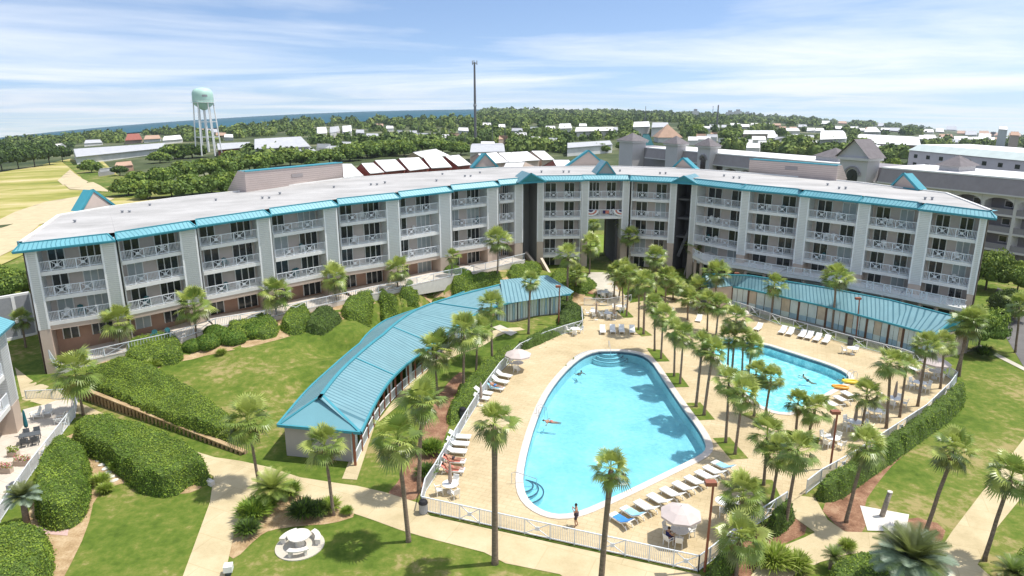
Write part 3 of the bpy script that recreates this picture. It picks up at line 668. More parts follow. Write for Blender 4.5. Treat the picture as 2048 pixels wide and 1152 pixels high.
# the flat roof: front edge follows the mansards, back edge from the photo
back_px = [(118,431),(220,414),(350,397),(480,383),(590,370),(690,357),(850,346),(1000,336),(1100,334),(1210,333),(1340,336),(1490,346),(1620,356),(1720,366),(1830,376),(1893,387)]
front = []
for i, (P, Q, P0, Q0, u, nrm, zb, fl) in enumerate(geo_b):
    eL = P-u*(.9 if i == 0 else .1)-nrm*.85; eR = Q+u*(.9 if i == 15 else .1)-nrm*.85
    if i == 0: eL = eL+u*.7
    if i == 15: eR = eR-u*.7
    front += [Vector((eL.x, eL.y, P.z+.76)), Vector((eR.x, eR.y, Q.z+.76))]
backp = []
for b in back_px: backp.append(A(*b, ze(b[0])+.85))
rb = MB(); nf = len(front); nbk = len(backp)
bpos = [backp[0].lerp(backp[0], 0)]
def along(pts, t):
    k = t*(len(pts)-1); j = min(int(k), len(pts)-2); return pts[j].lerp(pts[j+1], k-j)
bk_s = []
for j, f in enumerate(front):
    px = proj(f)[0]; bx = [p[0] for p in back_px]
    t = np.interp(px, [55, 235, 395, 545, 680, 805, 1000, 1076, 1210, 1354, 1480, 1600, 1720, 1840, 1900, 1965], range(16))/15
    bk_s.append(along(backp, float(t)))
for j in range(nf-1):
    a, b = front[j], front[j+1]; c, d = bk_s[j+1], bk_s[j]
    n1 = 6
    for q in range(n1):
        t0, t1 = q/n1, (q+1)/n1
        rb.quad(a.lerp(d, t0), b.lerp(c, t0), b.lerp(c, t1), a.lerp(d, t1))
roof = rb.build('roof', M['roofw'], condo)
pb = MB()                                             # teal edge along the rear, back and end walls
for j in range(nf-1):
    c, d = bk_s[j+1], bk_s[j]; pb.m = 0; pb.bar(d+Vector((0, 0, .06)), c+Vector((0, 0, .06)), .3, .2)
    if j not in (17, 18, 19, 20):
        pb.m = 1; pb.quad(Vector((d.x, d.y, -1)), Vector((c.x, c.y, -1)), c, d)
    else:
        zz_ = geo_b[9][7][1]-.4; pb.m = 1; pb.quad(Vector((d.x, d.y, zz_)), Vector((c.x, c.y, zz_)), c, d)
for a, d in ((front[0], bk_s[0]), (front[-1], bk_s[-1])):
    pb.m = 0; pb.bar(a+Vector((0, 0, .05)), d+Vector((0, 0, .05)), .3, .2); pb.m = 1; pb.quad(Vector((a.x, a.y, -1)), Vector((d.x, d.y, -1)), d-Vector((0, 0, .05)), a-Vector((0, 0, .05)))
pb.build('rear_wall', [M['trimw'], M['pinkwall']], condo)
# side walls of the passage, floor slab above it
P, Q, P0, Q0, u, nrm, zb, fl = geo_b[9]
mb = MB()
for o, wd in ((P0, .7), (Q0-u*1.5, 1.5)):
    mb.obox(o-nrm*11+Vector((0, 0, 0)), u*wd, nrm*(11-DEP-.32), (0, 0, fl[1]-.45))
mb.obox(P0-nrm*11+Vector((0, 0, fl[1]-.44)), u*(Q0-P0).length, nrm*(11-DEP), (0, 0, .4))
mb.build('passage_wall', M['shadegap'], condo)
# stair recesses
def recess(a, b, nrm, zb, holes):
    mb = MB(); u = (b-a); L = u.length; u.normalize()
    mb.m = 0; mb.obox(a-nrm*5, -u*.2, nrm*4.9, (0, 0, zb-.3)); mb.obox(b-nrm*5, u*.2, nrm*4.9, (0, 0, zb-.3))
    if not holes:
        mb.m = 0; mb.obox(a-nrm*5+Vector((0, 0, 0)), u*L, nrm*.3, (0, 0, zb)); mb.build('stair_recess', [M['grayside'], M['shadegap']], condo)  # recess walls coloured grey for the shade they stand in
    else:
        zs = [0, zb-8.5, zb-7.2, zb-5.3, zb-3.0, zb-.6, zb]; 
        for q in range(0, 6, 2): mb.obox(a-nrm*5+Vector((0, 0, zs[q])), u*L, nrm*.3, (0, 0, zs[q+1]-zs[q]))
        for q in (1, 3):
            mb.obox(a-nrm*4.99+Vector((0, 0, zs[q])), u*L*.28, nrm*.28, (0, 0, zs[q+1]-zs[q])); mb.obox(a+u*L*.82-nrm*4.99+Vector((0, 0, zs[q])), u*L*.18, nrm*.28, (0, 0, zs[q+1]-zs[q]))
        for zt in (zb-3.2, zb-6.2, zb-9.2): mb.obox(a-nrm*4.5+Vector((0, 0, zt-.3)), u*L, nrm*3.4, (0, 0, .3))
        mb.bar(a+u*L*.2-nrm*1+Vector((0, 0, zb-12.5)), a+u*L*.85-nrm*1+Vector((0, 0, zb-8)), .2, .5)
        mb.build('stair_recess', [M['shadegap'], M['shadegap']], condo)
recess(geo_b[7][3], geo_b[8][2], (geo_b[7][5]+geo_b[8][5]).normalized(), geo_b[7][6]+.5, False)
recess(geo_b[10][3], geo_b[11][2], (geo_b[10][5]+geo_b[11][5]).normalized(), geo_b[10][6]+.5, True)
# little gables over the stairs and the middle of the block
def gable(pl, pr, peak, nrm, dep, zb, plain=True):
    """front triangle between two eave points and a peak, roof running back"""
    mb = MB(); bk = -nrm*dep; L = (pr-pl).length
    pb = Vector((peak.x, peak.y, peak.z))+bk
    mb.m = 0
    mb.quad(pl, peak, pb, pl+bk*1.0, uv=[(0, 0), (0, 3), (dep, 3), (dep, 0)]); mb.quad(peak, pr, pr+bk, pb, uv=[(0, 3), (0, 0), (dep, 0), (dep, 3)])
    mb.m = 1 if plain else 2
    c = (pl+pr)/2; mb.tri(pl.lerp(c, .06), pr.lerp(c, .06), peak-Vector((0, 0, .12)))
    mb.m = 1; mb.bar(pl, peak, .3, .2); mb.bar(pr, peak, .3, .2); mb.bar(pl, pr, .3, .25)
    mb.build('gable', [M['tealr'], M['tealp'], M['grayside']], condo)
a = A(1037, 366, 16.4); b = A(1091, 363, 16.4); nn = (geo_b[7][5]+geo_b[8][5]).normalized()
gable(a+nn*.15, b+nn*.15, at_depth(1062, 347, (a.y+b.y)/2-1.5), nn, 5, 16.4)
a = A(1343, 365, 16.2); b = A(1394, 368, 16.2); nn = (geo_b[10][5]+geo_b[11][5]).normalized()
gable(a+nn*.15, b+nn*.15, at_depth(1368, 352, (a.y+b.y)/2-.3), nn, 5, 16.2)
P, Q, P0, Q0, u, nrm, zb, fl = geo_b[9]
a = P+u*2.3-nrm*1.0+Vector((0, 0, .8)); b = Q-u*2.3-nrm*1.0+Vector((0, 0, .8))
gable(a, b, (a+b)/2+Vector((0, 0, 2.0)), nrm, 5, zb, False)
# penthouse plant walls and rear gables on the roof
def slab_wall(name, pts, zt, m, thick, capm):
    (x0, y0), (x1, y1) = pts; z0 = ze(x0)+.8; z1 = ze(x1)+.8; a = A(x0, y0, z0); b = A(x1, y1, z1)
    d = b-a; d.z = 0; nn = Vector((d.y, -d.x, 0)).normalized(); h0 = at_depth(x0, zt[0], a.y).z; h1 = at_depth(x1, zt[1], b.y).z
    mb = MB(); bk = -nn*thick; mb.m = 0
    A0 = Vector((a.x, a.y, z0-.1)); B0 = Vector((b.x, b.y, z1-.1)); A1 = Vector((a.x, a.y, h0)); B1 = Vector((b.x, b.y, h1))
    mb.quad(A0, B0, B1, A1); mb.quad(A0, A1, A1+bk*.35, A0+bk); mb.quad(B0, B0+bk, B1+bk*.35, B1)
    mb.m = 1; mb.quad(A0+bk, A1+bk*.35, B1+bk*.35, B0+bk); mb.quad(A1, B1, B1+bk*.35, A1+bk*.35); mb.bar(A1, B1, .25, .16); mb.m = 2
    m_ = (A0+B1)/2; mb.obox(m_+nn*.02-d.normalized()*1.0, d.normalized()*2.0, nn*.05, (0, 0, .5))
    return mb.build(name, [m, capm, M['brownroof']], condo)
slab_wall('penthouse_wall', ((493,385),(686,357)), (343,325), M['sidingt'], 5, M['tealp'])
slab_wall('penthouse_wall', ((1497,346),(1672,362)), (318,331), M['sidingt'], 5, M['tealp'])
def rear_gable(pl, pr, pk, dep=1.6, front=True):
    z0 = ze(pl[0])+.8; a = A(*pl, z0); b = at_depth(pr[0], pr[1], a.y+ (A(*pr, z0).y-a.y)); p = at_depth(*pk, (a.y+b.y)/2)
    d = b-a; nn = Vector((d.y, -d.x, 0)).normalized(); bk = -nn*dep
    mb = MB(); mb.m = 0; mb.tri(a, b, p); mb.m = 1
    mb.quad(a, p, p+bk, a+bk); mb.quad(p, b, b+bk, p+bk); mb.tri(a+bk, p+bk, b+bk)
    mb.bar(a, p, .35, .3); mb.bar(p, b, .35, .3); mb.bar(a, b, .25, .25)
    mb.build('rear_gable', [M['pinkwall'], M['tealp']], condo)
rear_gable((160,423),(230,412),(185,380)); rear_gable((945,336),(996,334),(970,307)); rear_gable((1131,334),(1214,333),(1177,301)); rear_gable((1345,336),(1391,339),(1366,316)); rear_gable((1782,373),(1838,380),(1808,347))
# roof vents
for (x, y, two) in [(245,426,1),(300,412,0),(432,402,0),(525,398,1),(560,389,0),(742,371,1),(770,367,0),(668,376,0),(930,354,1),(885,350,0),(960,347,0),(1127,345,1),(1083,345,0),(1320,348,1),(1448,353,0),(1467,357,1),(1655,371,0),(1678,378,1),(1850,399,1),(1240,343,0),(150,445,0),(873,363,0)]:
    p = A(x, y, ze(x)+.8)
    for k in range(2 if two else 1):
        vb = MB(); vb.lathe([(.13, -.1), (.13, .22), (.2, .25), (.2, .33), (0, .36)], 8, (p.x+k*.9, p.y, p.z)); vb.build('roof_vent', M['gray'], condo)
# stars-and-stripes bunting on the middle balcony
P, Q, P0, Q0, u, nrm, zb, fl = geo_b[9]
for t in (.20, .84):
    c = P0+u*((Q0-P0).length*t)+nrm*.1+Vector((0, 0, fl[1]+1.0)); mb = MB()
    for q, (r0_, r1_) in enumerate(((0, .35), (.35, .6), (.6, .85), (.85, 1.1))):
        mb.m = (2, 1, 0, 1)[q]
        for s in range(8):
            t0 = math.pi+math.pi*s/8; t1 = t0+math.pi/8
            f_ = lambda r, t: c+u*r*math.cos(t)*1.15+Vector((0, 0, r*math.sin(t)*.85))+nrm*.03*q
            mb.quad(f_(r0_, t0), f_(r1_, t0), f_(r1_, t1), f_(r0_, t1))
    o = mb.build('bunting_fan', [M['pinkt'], M['white'], M['navy']]); tag(o, 'red white and blue fan bunting over the passage, '+('left' if t < .5 else 'right')+' of the small flag', 'bunting', 'bunting on the middle balcony')
c = P0+u*((Q0-P0).length*.52)+nrm*.1+Vector((0, 0, fl[1]+.45)); mb = MB()
mb.m = 0; mb.obox(c-u*.5, u*1.0, nrm*.02, (0, 0, .5)); mb.m = 1; mb.obox(c-u*.5+nrm*.022, u*.42, nrm*.01, (0, 0, .5))
tag(mb.build('small_flag', [M['pinkt'], M['navy']]), 'small flag hung between two fan buntings on the balcony over the passage', 'flag')
def on_facade(px, py, off):
    ps = [proj(b[0])[0] for b in geo_b]; j = max(0, min(15, int(np.searchsorted(ps, px))-1)); P, nrm = geo_b[j][2], geo_b[j][5]
    d = Vector(ray(px, py)); o = P+nrm*off; t = (o-Vector((0, 0, H))).dot(nrm)/d.dot(nrm); return d*t+Vector((0, 0, H))
# ------------------------------------------------------------------ ramp and patios along the left wing, its railing on top
RAMP = [(97,700,1.8),(112,723,1.9),(156,706,2.0),(256,684,2.5),(340,666,2.7),(430,637,3.1),(528,621,3.9),(653,593,4.5),(711,581,4.8),(800,562,4.9),(898,540,4.9),(971,526,5.0),(1050,507,5.0)]
RP = []
for x, y, z in RAMP: RP.append(on_facade(x, y, 3.6))
ramp = thing('ramp_terrace', tuple(RP[6]-Vector((0, 0, 3))), 'pale concrete walkway with low retaining wall along the foot of the left wing', 'walkway', world=True)
mb = MB()
for a, b in zip(RP[1:-1], RP[2:]):
    a2 = a-Vector((0, 0, 1.08)); b2 = b-Vector((0, 0, 1.08)); d = b-a; nn = Vector((-d.y, d.x, 0)).normalized()*5.2
    mb.m = 0; mb.quad(a2, b2, b2+nn, a2+nn)
    mb.m = 1; mb.quad(Vector((a.x, a.y, g(a.x, a.y)-.8)), Vector((b.x, b.y, g(b.x, b.y)-.8)), b2, a2)
mb.build('terrace', [M['patiof'], M['stone']], ramp)
fl_ = thing('railing_fence', tuple(RP[6]-Vector((0, 0, 1.05))), 'white baluster railing climbing along the ramp of the left wing', 'railing', world=True)
mb = MB()
for a, b in zip(RP[:-1], RP[1:]):
    n_ = max(1, int((b-a).length/2.2)); d = (b-a)/n_
    for k in range(n_):
        p = a+d*k; q = a+d*(k+1); mb.bar(p, q, .09, .07); dz = Vector((0, 0, .92)); mb.bar(p-dz, q-dz, .07, .06); mb.bar(p-dz*1.1, p, .09)
        if k % 3 == 1: mb.bar(p-dz, q, .05); mb.bar(q-dz, p, .05)
        else:
            for t in range(1, 14): e = p.lerp(q, t/14); mb.bar(e-dz, e, .035)
mb.build('balusters', M['rail'], fl_)
# stairs between the left wing and the middle
def stairs():
    t0 = A(1050, 505, 4.4); b0 = A(1092, 556, 1.4); t1 = A(1081, 517, 4.0); b1 = A(1103, 556, 1.4)
    st = thing('stairway', tuple(b0), 'steep reddish outdoor stair between two sloping tan walls at the left stair tower', 'stairs', world=True)
    for a, b in ((t0, b0), (t1, b1)):
        mb = MB(); d = b-a; s = Vector((-d.y, d.x, 0)).normalized()*.28; dn = Vector((0, 0, -3))
        mb.m = 0; mb.hexa([a+dn, b+dn, b+dn+s, a+dn+s, a, b, b+s, a+s]); mb.m = 1; mb.bar(a+s/2+Vector((0, 0, .05)), b+s/2+Vector((0, 0, .05)), .45, .14, True); mb.build('side_wall', [M['tan'], M['tansh']], st)
    mb = MB(); n_ = 16; dn = Vector((0, 0, .75))
    for k in range(n_):
        a = t0.lerp(b0, k/n_)-dn; b = t1.lerp(b1, k/n_)-dn; a2 = t0.lerp(b0, (k+1)/n_)-dn; b2 = t1.lerp(b1, (k+1)/n_)-dn; a2.z = a.z; b2.z = b.z
        lo = Vector((0, 0, -.4)); mb.hexa([a+lo, b+lo, b2+lo, a2+lo, a, b, b2, a2])
    mb.build('steps', mat('red_tread', (.26, .12, .09), .85, .2, 3), st)
stairs()
# ------------------------------------------------------------------ terrace deck of the right wing with its long railing
TR = [(1386,497,4.6),(1410,509,4.6),(1483,518,4.6),(1560,531,4.6),(1640,542,4.5),(1718,559,4.3),(1800,574,4.1),(1870,588,3.9),(1934,601,3.7)]
TP = [on_facade(x, y, 2.6) for x, y, z in TR]; print('TP', [round(p.z, 1) for p in TP], 'RP', [round(p.z, 1) for p in RP])
ter = thing('terrace_deck', tuple(TP[4]-Vector((0, 0, 4.4))), 'raised terrace with a long white railing over the parking under the right wing', 'terrace', world=True)
mb = MB()
for k, (a, b) in enumerate(zip(TP[:-1], TP[1:])):
    d = b-a; nn = Vector((-d.y, d.x, 0)).normalized()*4.5; dn = Vector((0, 0, -1.07)); d2 = Vector((0, 0, -1.5))
    mb.hexa([a+d2, b+d2, b+d2+nn, a+d2+nn, a+dn, b+dn, b+dn+nn, a+dn+nn])
mb.build('deck_slab', M['trimw'], ter)
rb = MB()
for a, b in zip(TP[:-1], TP[1:]): 
    railing(rb, a, b, 0, 1.05, (.2, .6)) if False else None
    L = (b-a).length; up = Vector((0, 0, -.95)); rb.bar(a, b, .09, .07); rb.bar(a+up, b+up, .07, .06); n_ = int(L/.15)
    for t in range(n_): e = a.lerp(b, t/n_); rb.bar(e+up, e, .035)
    for t in (.2, .62):
        e1 = a.lerp(b, t); e2 = a.lerp(b, t+.16); rb.bar(e1+up, e2, .06); rb.bar(e2+up, e1, .06); rb.bar(e1+up, e1, .1); rb.bar(e2+up, e2, .1)
rb.build('railing', M['rail'], ter)
for k, (a, b) in enumerate(zip(TP[:-1], TP[1:])):
    d = b-a; nn = Vector((-d.y, d.x, 0)).normalized()
    for t in (.1, .6):
        p = a.lerp(b, t)+nn*.5; mb = MB(); z0 = g(p.x, p.y)-.2; mb.box(p.x, p.y, z0, .35, .35, a.lerp(b, t).z-1.5-z0); mb.build('post', M['tan'], ter)
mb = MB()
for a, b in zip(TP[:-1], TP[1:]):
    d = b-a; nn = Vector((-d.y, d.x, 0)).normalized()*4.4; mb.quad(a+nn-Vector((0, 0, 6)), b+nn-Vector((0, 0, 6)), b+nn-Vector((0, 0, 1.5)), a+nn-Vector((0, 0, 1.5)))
mb.build('carport_wall', M['shadegap'], ter)

# ================================================================== the curved pavilion on the left
ER = [(722,866),(757,790),(788,750),(824,720),(868,688),(905,660),(950,626),(1005,608),(1073,595),(1141,589)]
EL = [(555,851),(613,779),(651,747),(706,697),(747,667),(800,636),(848,611),(905,594),(955,581),(1010,567)]
ZEV = 2.9
R_ = [A(x, y, ZEV) for x, y in ER]; L_ = [A(x, y, ZEV) for x, y in EL]
def densify(pts, k=3):
    out = []
    for a, b in zip(pts[:-1], pts[1:]): out += [a.lerp(b, t/k) for t in range(k)]
    return out+[pts[-1]]
def relax(pts, it=4):
    for _ in range(it): pts = [pts[0]]+[(a+b*2+c)/4 for a, b, c in zip(pts[:-2], pts[1:-1], pts[2:])]+[pts[-1]]
    return pts
R_ = relax(densify(R_)); L_ = relax(densify(L_))
pav = thing('curved_pavilion', tuple((R_[0]+L_[0])/2-Vector((0, 0, ZEV))), 'long curved teal metal roofed pavilion between the lawn and the main pool', 'pavilion', world=True)
rid = [a.lerp(b, .42)+Vector((0, 0, 1.55)) for a, b in zip(L_, R_)]
for k in range(len(rid)):                             # towards the far end the ridge is the skyline of the roof
    w_ = min(1, max(0, (k-10)/7)); px_, py_ = proj(L_[k]); r2 = A(px_, py_, ZEV+1.25); L2 = r2+(r2-R_[k])*.6; L2.z = ZEV
    rid[k] = rid[k].lerp(r2, w_); L_[k] = L_[k].lerp(L2, w_)
rid[0] = rid[1].lerp(rid[2], .3)
mb = MB(); s = 0
for k in range(len(R_)-1):
    dl = (rid[k+1]-rid[k]).length; s2 = s+dl; mb.m = 0
    mb.quad(rid[k], R_[k], R_[k+1], rid[k+1], uv=[(s, 0), (s, 4), (s2, 4), (s2, 0)])
    mb.quad(L_[k], rid[k], rid[k+1], L_[k+1], uv=[(s, 0), (s, 4), (s2, 4), (s2, 0)]); s = s2
    mb.m = 1; mb.bar(rid[k]+Vector((0, 0, .04)), rid[k+1]+Vector((0, 0, .04)), .3, .1); mb.bar(R_[k], R_[k+1], .18, .22); mb.bar(L_[k], L_[k+1], .18, .22)
    if k in (6, 12, 19): mb.bar(rid[k]+Vector((0, 0, .03)), R_[k]+Vector((0, 0, .03)), .16, .1)
mb.m = 2; mb.tri(L_[0], R_[0], rid[0]); mb.m = 1; mb.bar(L_[0], rid[0], .22, .1); mb.bar(R_[0], rid[0], .22, .1); mb.bar(L_[0], R_[0], .18, .22)
mb.m = 0; mb.tri(L_[-1], rid[-1], R_[-1]); 
# raised far end
e0 = A(1000, 567, 4.2); e1 = A(1095, 557, 4.2); mb.m = 0
mb.quad(R_[-1]+Vector((0, 0, .05)), e1+Vector((0, 0, .5)), e0+Vector((0, 0, .5)), R_[-7]+Vector((0, 0, .05)), uv=[(0, 4), (0, 0), (9, 0), (9, 4)])
mb.tri(R_[-1]+Vector((0, 0, .05)), R_[-1]+Vector((.6, 1.5, 0)), e1+Vector((0, 0, .5)))
mb.build('roof', [M['tealr'], M['tealp'], M['tealp2'] if 'tealp2' in M else mat('teal_hip', (.15, .33, .38), .5, .06, .5)], pav)
# end wall, lattice side with posts
a = L_[0].lerp(R_[0], .04); b = L_[0].lerp(R_[0], .86); dn = Vector((0, 0, -ZEV-.2)); mb = MB(); d = (b-a).normalized(); nn = Vector((d.y, -d.x, 0)); bk = -nn*.5
mb.obox(a+bk+dn, b-a, -nn*.2, (0, 0, ZEV+.1)); a2 = a+bk; 
mb.build('end_wall', M['pavend'], pav)
mb = MB(); LI = [a.lerp(b, .1) for a, b in zip(L_, R_)]
for p, q in zip(LI[1:-1], LI[2:]): mb.quad(p+dn, q+dn, q, p)
mb.build('rear_wall', M['tan'], pav)
RI = [b.lerp(a, .09) for a, b in zip(L_, R_)]
rng = random.Random(5)
for k in range(len(RI)-1):
    p, q = RI[k], RI[k+1]; mb = MB(); mb.bar(p+dn, p, .18); mb.build('post', M['woodred'] if k < 14 else M['charc'], pav)
    up = Vector((0, 0, 1)); mb = MB(); far = k > 14
    if far:
        mb.m = 0; n_ = 4
        for t in range(n_):
            x0 = p.lerp(q, (t+.06)/n_); x1 = p.lerp(q, (t+.94)/n_); mb.m = 0 if (t+k) % 3 else 1; z0 = dn+up*.5
            mb.quad(x0+z0, x1+z0, x1-up*.25, x0-up*.25)
        mb.m = 2; mb.quad(p+dn, q+dn, q+dn+up*.5, p+dn+up*.5); mb.build('screen', [M['screen'], M['screenb'], M['grayside']], pav)
    else:
        mb.m = 1; mb.bar(p+dn+up*1.25, q+dn+up*1.25, .08, .07); mb.bar(p+dn+up*.35, q+dn+up*.35, .07, .06)
        n_ = max(4, int((q-p).length/.16))
        for t in range(n_): e = p.lerp(q, t/n_); mb.bar(e+dn+up*.35, e+dn+up*1.25, .035)
        if k % 3 == 0: mb.m = 0; x0 = p.lerp(q, .1)-Vector((.3, 0, 0)); mb.quad(x0+dn, q+dn-Vector((.3, 0, 0)), q-Vector((.3, 0, .3)), x0-up*.3)
        mb.build('screen', [M['screen'], M['rail']], pav)
# ================================================================== the straight pavilion on the right
UP_ = [(1405,562),(1465,546),(1614,568),(1767,597),(1912,636)]; LO_ = [(1405,573),(1436,565),(1498,580),(1655,615),(1780,648),(1852,668)]
pr = thing('straight_pavilion', tuple(A(1640, 645, 0)), 'long straight teal roofed pavilion with frosted panels behind the second pool', 'pavilion', world=True)
a = A(1400, 563, 3.0); b = A(1500, 580, 3.0); LO = [A(x, y, 3.0) for x, y in ((1400,563),(1498,579),(1655,614),(1780,647),(1868,671))]
UPP = [A(x, y, 4.7) for x, y in ((1410,548),(1500,551),(1650,575),(1780,600),(1915,634))]
LO = densify(LO, 3); UPP = densify(UPP, 3); mb = MB(); s = 0
for k in range(len(LO)-1):
    dl = (LO[k+1]-LO[k]).length; mb.m = 0; mb.quad(LO[k], LO[k+1], UPP[k+1], UPP[k], uv=[(s, 0), (s+dl, 0), (s+dl, 5), (s, 5)]); s += dl
    mb.m = 1; mb.bar(LO[k], LO[k+1], .16, .22); mb.bar(UPP[k], UPP[k+1], .2, .15)
    bk = (UPP[k]-LO[k]); bk.z = -bk.z; bk2 = (UPP[k+1]-LO[k+1]); bk2.z = -bk2.z; mb.m = 0; mb.quad(UPP[k], UPP[k+1], UPP[k+1]+bk2*.9, UPP[k]+bk*.9, uv=[(0, 0), (dl, 0), (dl, 5), (0, 5)])
for e, f_ in ((LO[0], UPP[0]), (LO[-1], UPP[-1])):
    bk = (f_-e); bk.z = -bk.z; mb.m = 1; mb.tri(e, f_, f_+bk*.9); mb.bar(e, f_, .2, .12)
mb.build('roof', [M['tealr'], M['tealp']], pr)
up = Vector((0, 0, 1)); LI = [p.lerp(q, .07) for p, q in zip(LO, UPP)]; LI = [Vector((p.x, p.y, 3.0)) for p in LI]
for k in range(len(LI)-1):
    p, q = LI[k], LI[k+1]; mb = MB(); z0 = Vector((0, 0, -3.1)); mb.bar(p+z0, p, .22); mb.build('post', M['brown'], pr)
    mb = MB(); n_ = 3
    for t in range(n_):
        x0 = p.lerp(q, (t+.04)/n_); x1 = p.lerp(q, (t+.97)/n_); mb.m = 3 if (k*3+t) % 4 == 1 else 0
        mb.quad(x0-up*1.9, x1-up*1.9, x1, x0); mb.m = 1 if mb.m == 0 else 0; mb.quad(x0-up*2.6, x1-up*2.6, x1-up*1.9, x0-up*1.9)
    mb.m = 2; mb.quad(p+z0, q+z0, q-up*2.6, p-up*2.6); mb.build('panel', [M['screen'], M['screenb'], M['grayside'], M['fan']], pr)
mb = MB()
e = LI[-1]; f_ = UPP[-1]; bk = (f_-LO[-1]); mb.quad(e-up*3.1, Vector((f_.x+bk.x*.8, f_.y+bk.y*.8, -.1)), Vector((f_.x+bk.x*.8, f_.y+bk.y*.8, 3)), e)
mb.build('end_wall', M['tan'], pr)
mb = MB()
for k in range(len(LI)-1):
    p = UPP[k]+(UPP[k]-LO[k])*.8; q = UPP[k+1]+(UPP[k+1]-LO[k+1])*.8; mb.quad(Vector((p.x, p.y, -.1)), Vector((q.x, q.y, -.1)), Vector((q.x, q.y, 3.1)), Vector((p.x, p.y, 3.1)))
mb.build('rear_wall', M['tan'], pr)
# ================================================================== the neighbouring block at the lower left with its patio
nb_ = A(52, 850, 0); fd = (A(10, 1050, 0)-A(158, 802, 0)); fd.z = 0; fd.normalize(); fn = Vector((-fd.y, fd.x, 0))
if fn.x < 0: fn = -fn
nbr = thing('corner_building', tuple(nb_), 'corner of a pale sided block with tan foot beside the lower left patio', 'building', world=True)
def zat(p, py):
    lo, hi = -20, 40
    for _ in range(50):
        m_ = (lo+hi)/2
        if proj((p.x, p.y, m_))[1] > py: lo = m_
        else: hi = m_
    return lo
zt = 9.6
mb = MB(); o = nb_-fn*.2
mb.m = 0; mb.obox(o+Vector((0, 0, 2.6)), fd*1.7, -fn*3.2, (0, 0, zt-2.6)); mb.m = 1; mb.obox(o+Vector((0, 0, -.5))-fd*.03+fn*.03, fd*1.76, -fn*3.26, (0, 0, 3.1))
mb.m = 2
mb.obox(o+Vector((0, 0, 2.6))+fn*.0, fd*.16, fn*.06, (0, 0, zt-2.6)); mb.build('pier', [M['siding'], M['tan'], M['white']], nbr)
mb = MB(); q0 = o+fd*1.7-fn*2.4; mb.m = 0; mb.obox(q0+Vector((0, 0, -.3)), fd*16, -fn*.3, (0, 0, zt+.3)); mb.m = 1
mb.build('wall', [M['backwall']], nbr)
for z in (2.75, 5.5, 8.2):
    if z > 7: continue
    sb = MB(); sb.obox(q0+Vector((0, 0, z-.4)), fd*14, fn*2.3, (0, 0, .4)); sb.build('balcony_slab', M['trimw'], nbr)
    rb = MB(); p = q0+fn*2.2; railing(rb, p, p+fd*7, z); rb.build('railing', M['rail'], nbr)
for t in (1.0, 4.0, 8): 
    mb = MB(); mb.m = 0; mb.obox(q0+fd*t+fn*.01, fd*2.2, fn*.05, (0, 0, 2.2)); mb.build('sliding_door', M['glass'], nbr)
mb = MB(); e0 = o-fd*.6+fn*.7+Vector((0, 0, zt-.1)); e1 = e0+fd*14
mb.quad(e0, e1, e1-fn*1.5+Vector((0, 0, 1.1)), e0-fn*1.5+fd*.6+Vector((0, 0, 1.1)), uv=[(0, 0), (14, 0), (14, 1), (0, 1)])
mb.quad(e0, e0-fn*1.5+fd*.6+Vector((0, 0, 1.1)), e0-fn*9+fd*.6+Vector((0, 0, 1.1)), e0-fn*9, uv=[(0, 0), (0, 1), (9, 1), (9, 0)])
mb.m = 1; mb.quad(e0-fn*1.5+fd*.6+Vector((0, 0, 1.1)), e1-fn*1.5+Vector((0, 0, 1.1)), e1-fn*9+Vector((0, 0, 1.1)), e0-fn*9+fd*.6+Vector((0, 0, 1.1))); mb.m = 0
mb.quad(e0-Vector((0, 0, .2)), e1-Vector((0, 0, .2)), e1, e0, uv=[(0, 0)]*4); mb.quad(e0-Vector((0, 0, .2)), e0-fn*9-Vector((0, 0, .2)), e1-fn*9-Vector((0, 0, .2)), e1-Vector((0, 0, .2)), uv=[(0, 0)]*4)
mb.build('roof', [M['teal'], M['roofw']], nbr)
mb = MB(); mb.obox(o-fn*3.2+Vector((0, 0, -.3)), fd*16, -fn*5, (0, 0, zt+.2)); mb.build('rear_wall', M['siding'], nbr)
PATIO = [(54,806),(156,799),(152,832),(112,882),(62,948),(0,1042),(-60,1130),(-160,1050),(-60,900),(30,852)]
sheet_px('patio', PATIO, M['patiof'], .05, 1.2, 0, 0)
def fence_run(name, pts, h, label, cat='fence', step=.13, xeach=3, wide=2.0, z=None, cap=None):
    P_ = [G(*p) if z is None else A(*p, z) for p in pts]
    f_ = thing(name, tuple(P_[0]), label, cat, world=True); bal = MB(); up = Vector((0, 0, h))
    n0 = 0; posts = MB()
    for a, b in zip(P_[:-1], P_[1:]):
        n_ = max(1, round((b-a).length/wide))
        for k in range(n_):
            p = a.lerp(b, k/n_); q = a.lerp(b, (k+1)/n_); lo = Vector((0, 0, .1)); n0 += 1
            bal.bar(p+up, q+up, .07, .06); bal.bar(p+lo, q+lo, .06, .05); bal.bar(p, p+up*1.04, .075)
            if xeach and n0 % xeach == 0:
                bal.bar(p+lo, q+up, .045); bal.bar(q+lo, p+up, .045); m_ = (p+q)/2+up*.52; bal.bar(m_-Vector((.14, 0, 0)), m_+Vector((.14, 0, 0)), .05, .28, True)
                L = (q-p).length; c = int(L/step/1.5)
                for t in range(1, c): e = p.lerp(q, t/c); bal.bar(e+lo, e+up, .012)
            else:
                L = (q-p).length; c = int(L/step)
                for t in range(1, c): e = p.lerp(q, t/c); bal.bar(e+lo, e+up, .03)
    bal.bar(P_[-1], P_[-1]+up*1.04, .075)
    bal.build('fence_panel', M['rail'] if cap is None else cap, f_)
    return f_
fence_run('patio_fence', [(54,803),(156,798),(150,835),(112,885),(62,951),(0,1045),(-50,1120)], 1.1, 'white baluster fence around the patio at the lower left edge', z=0)
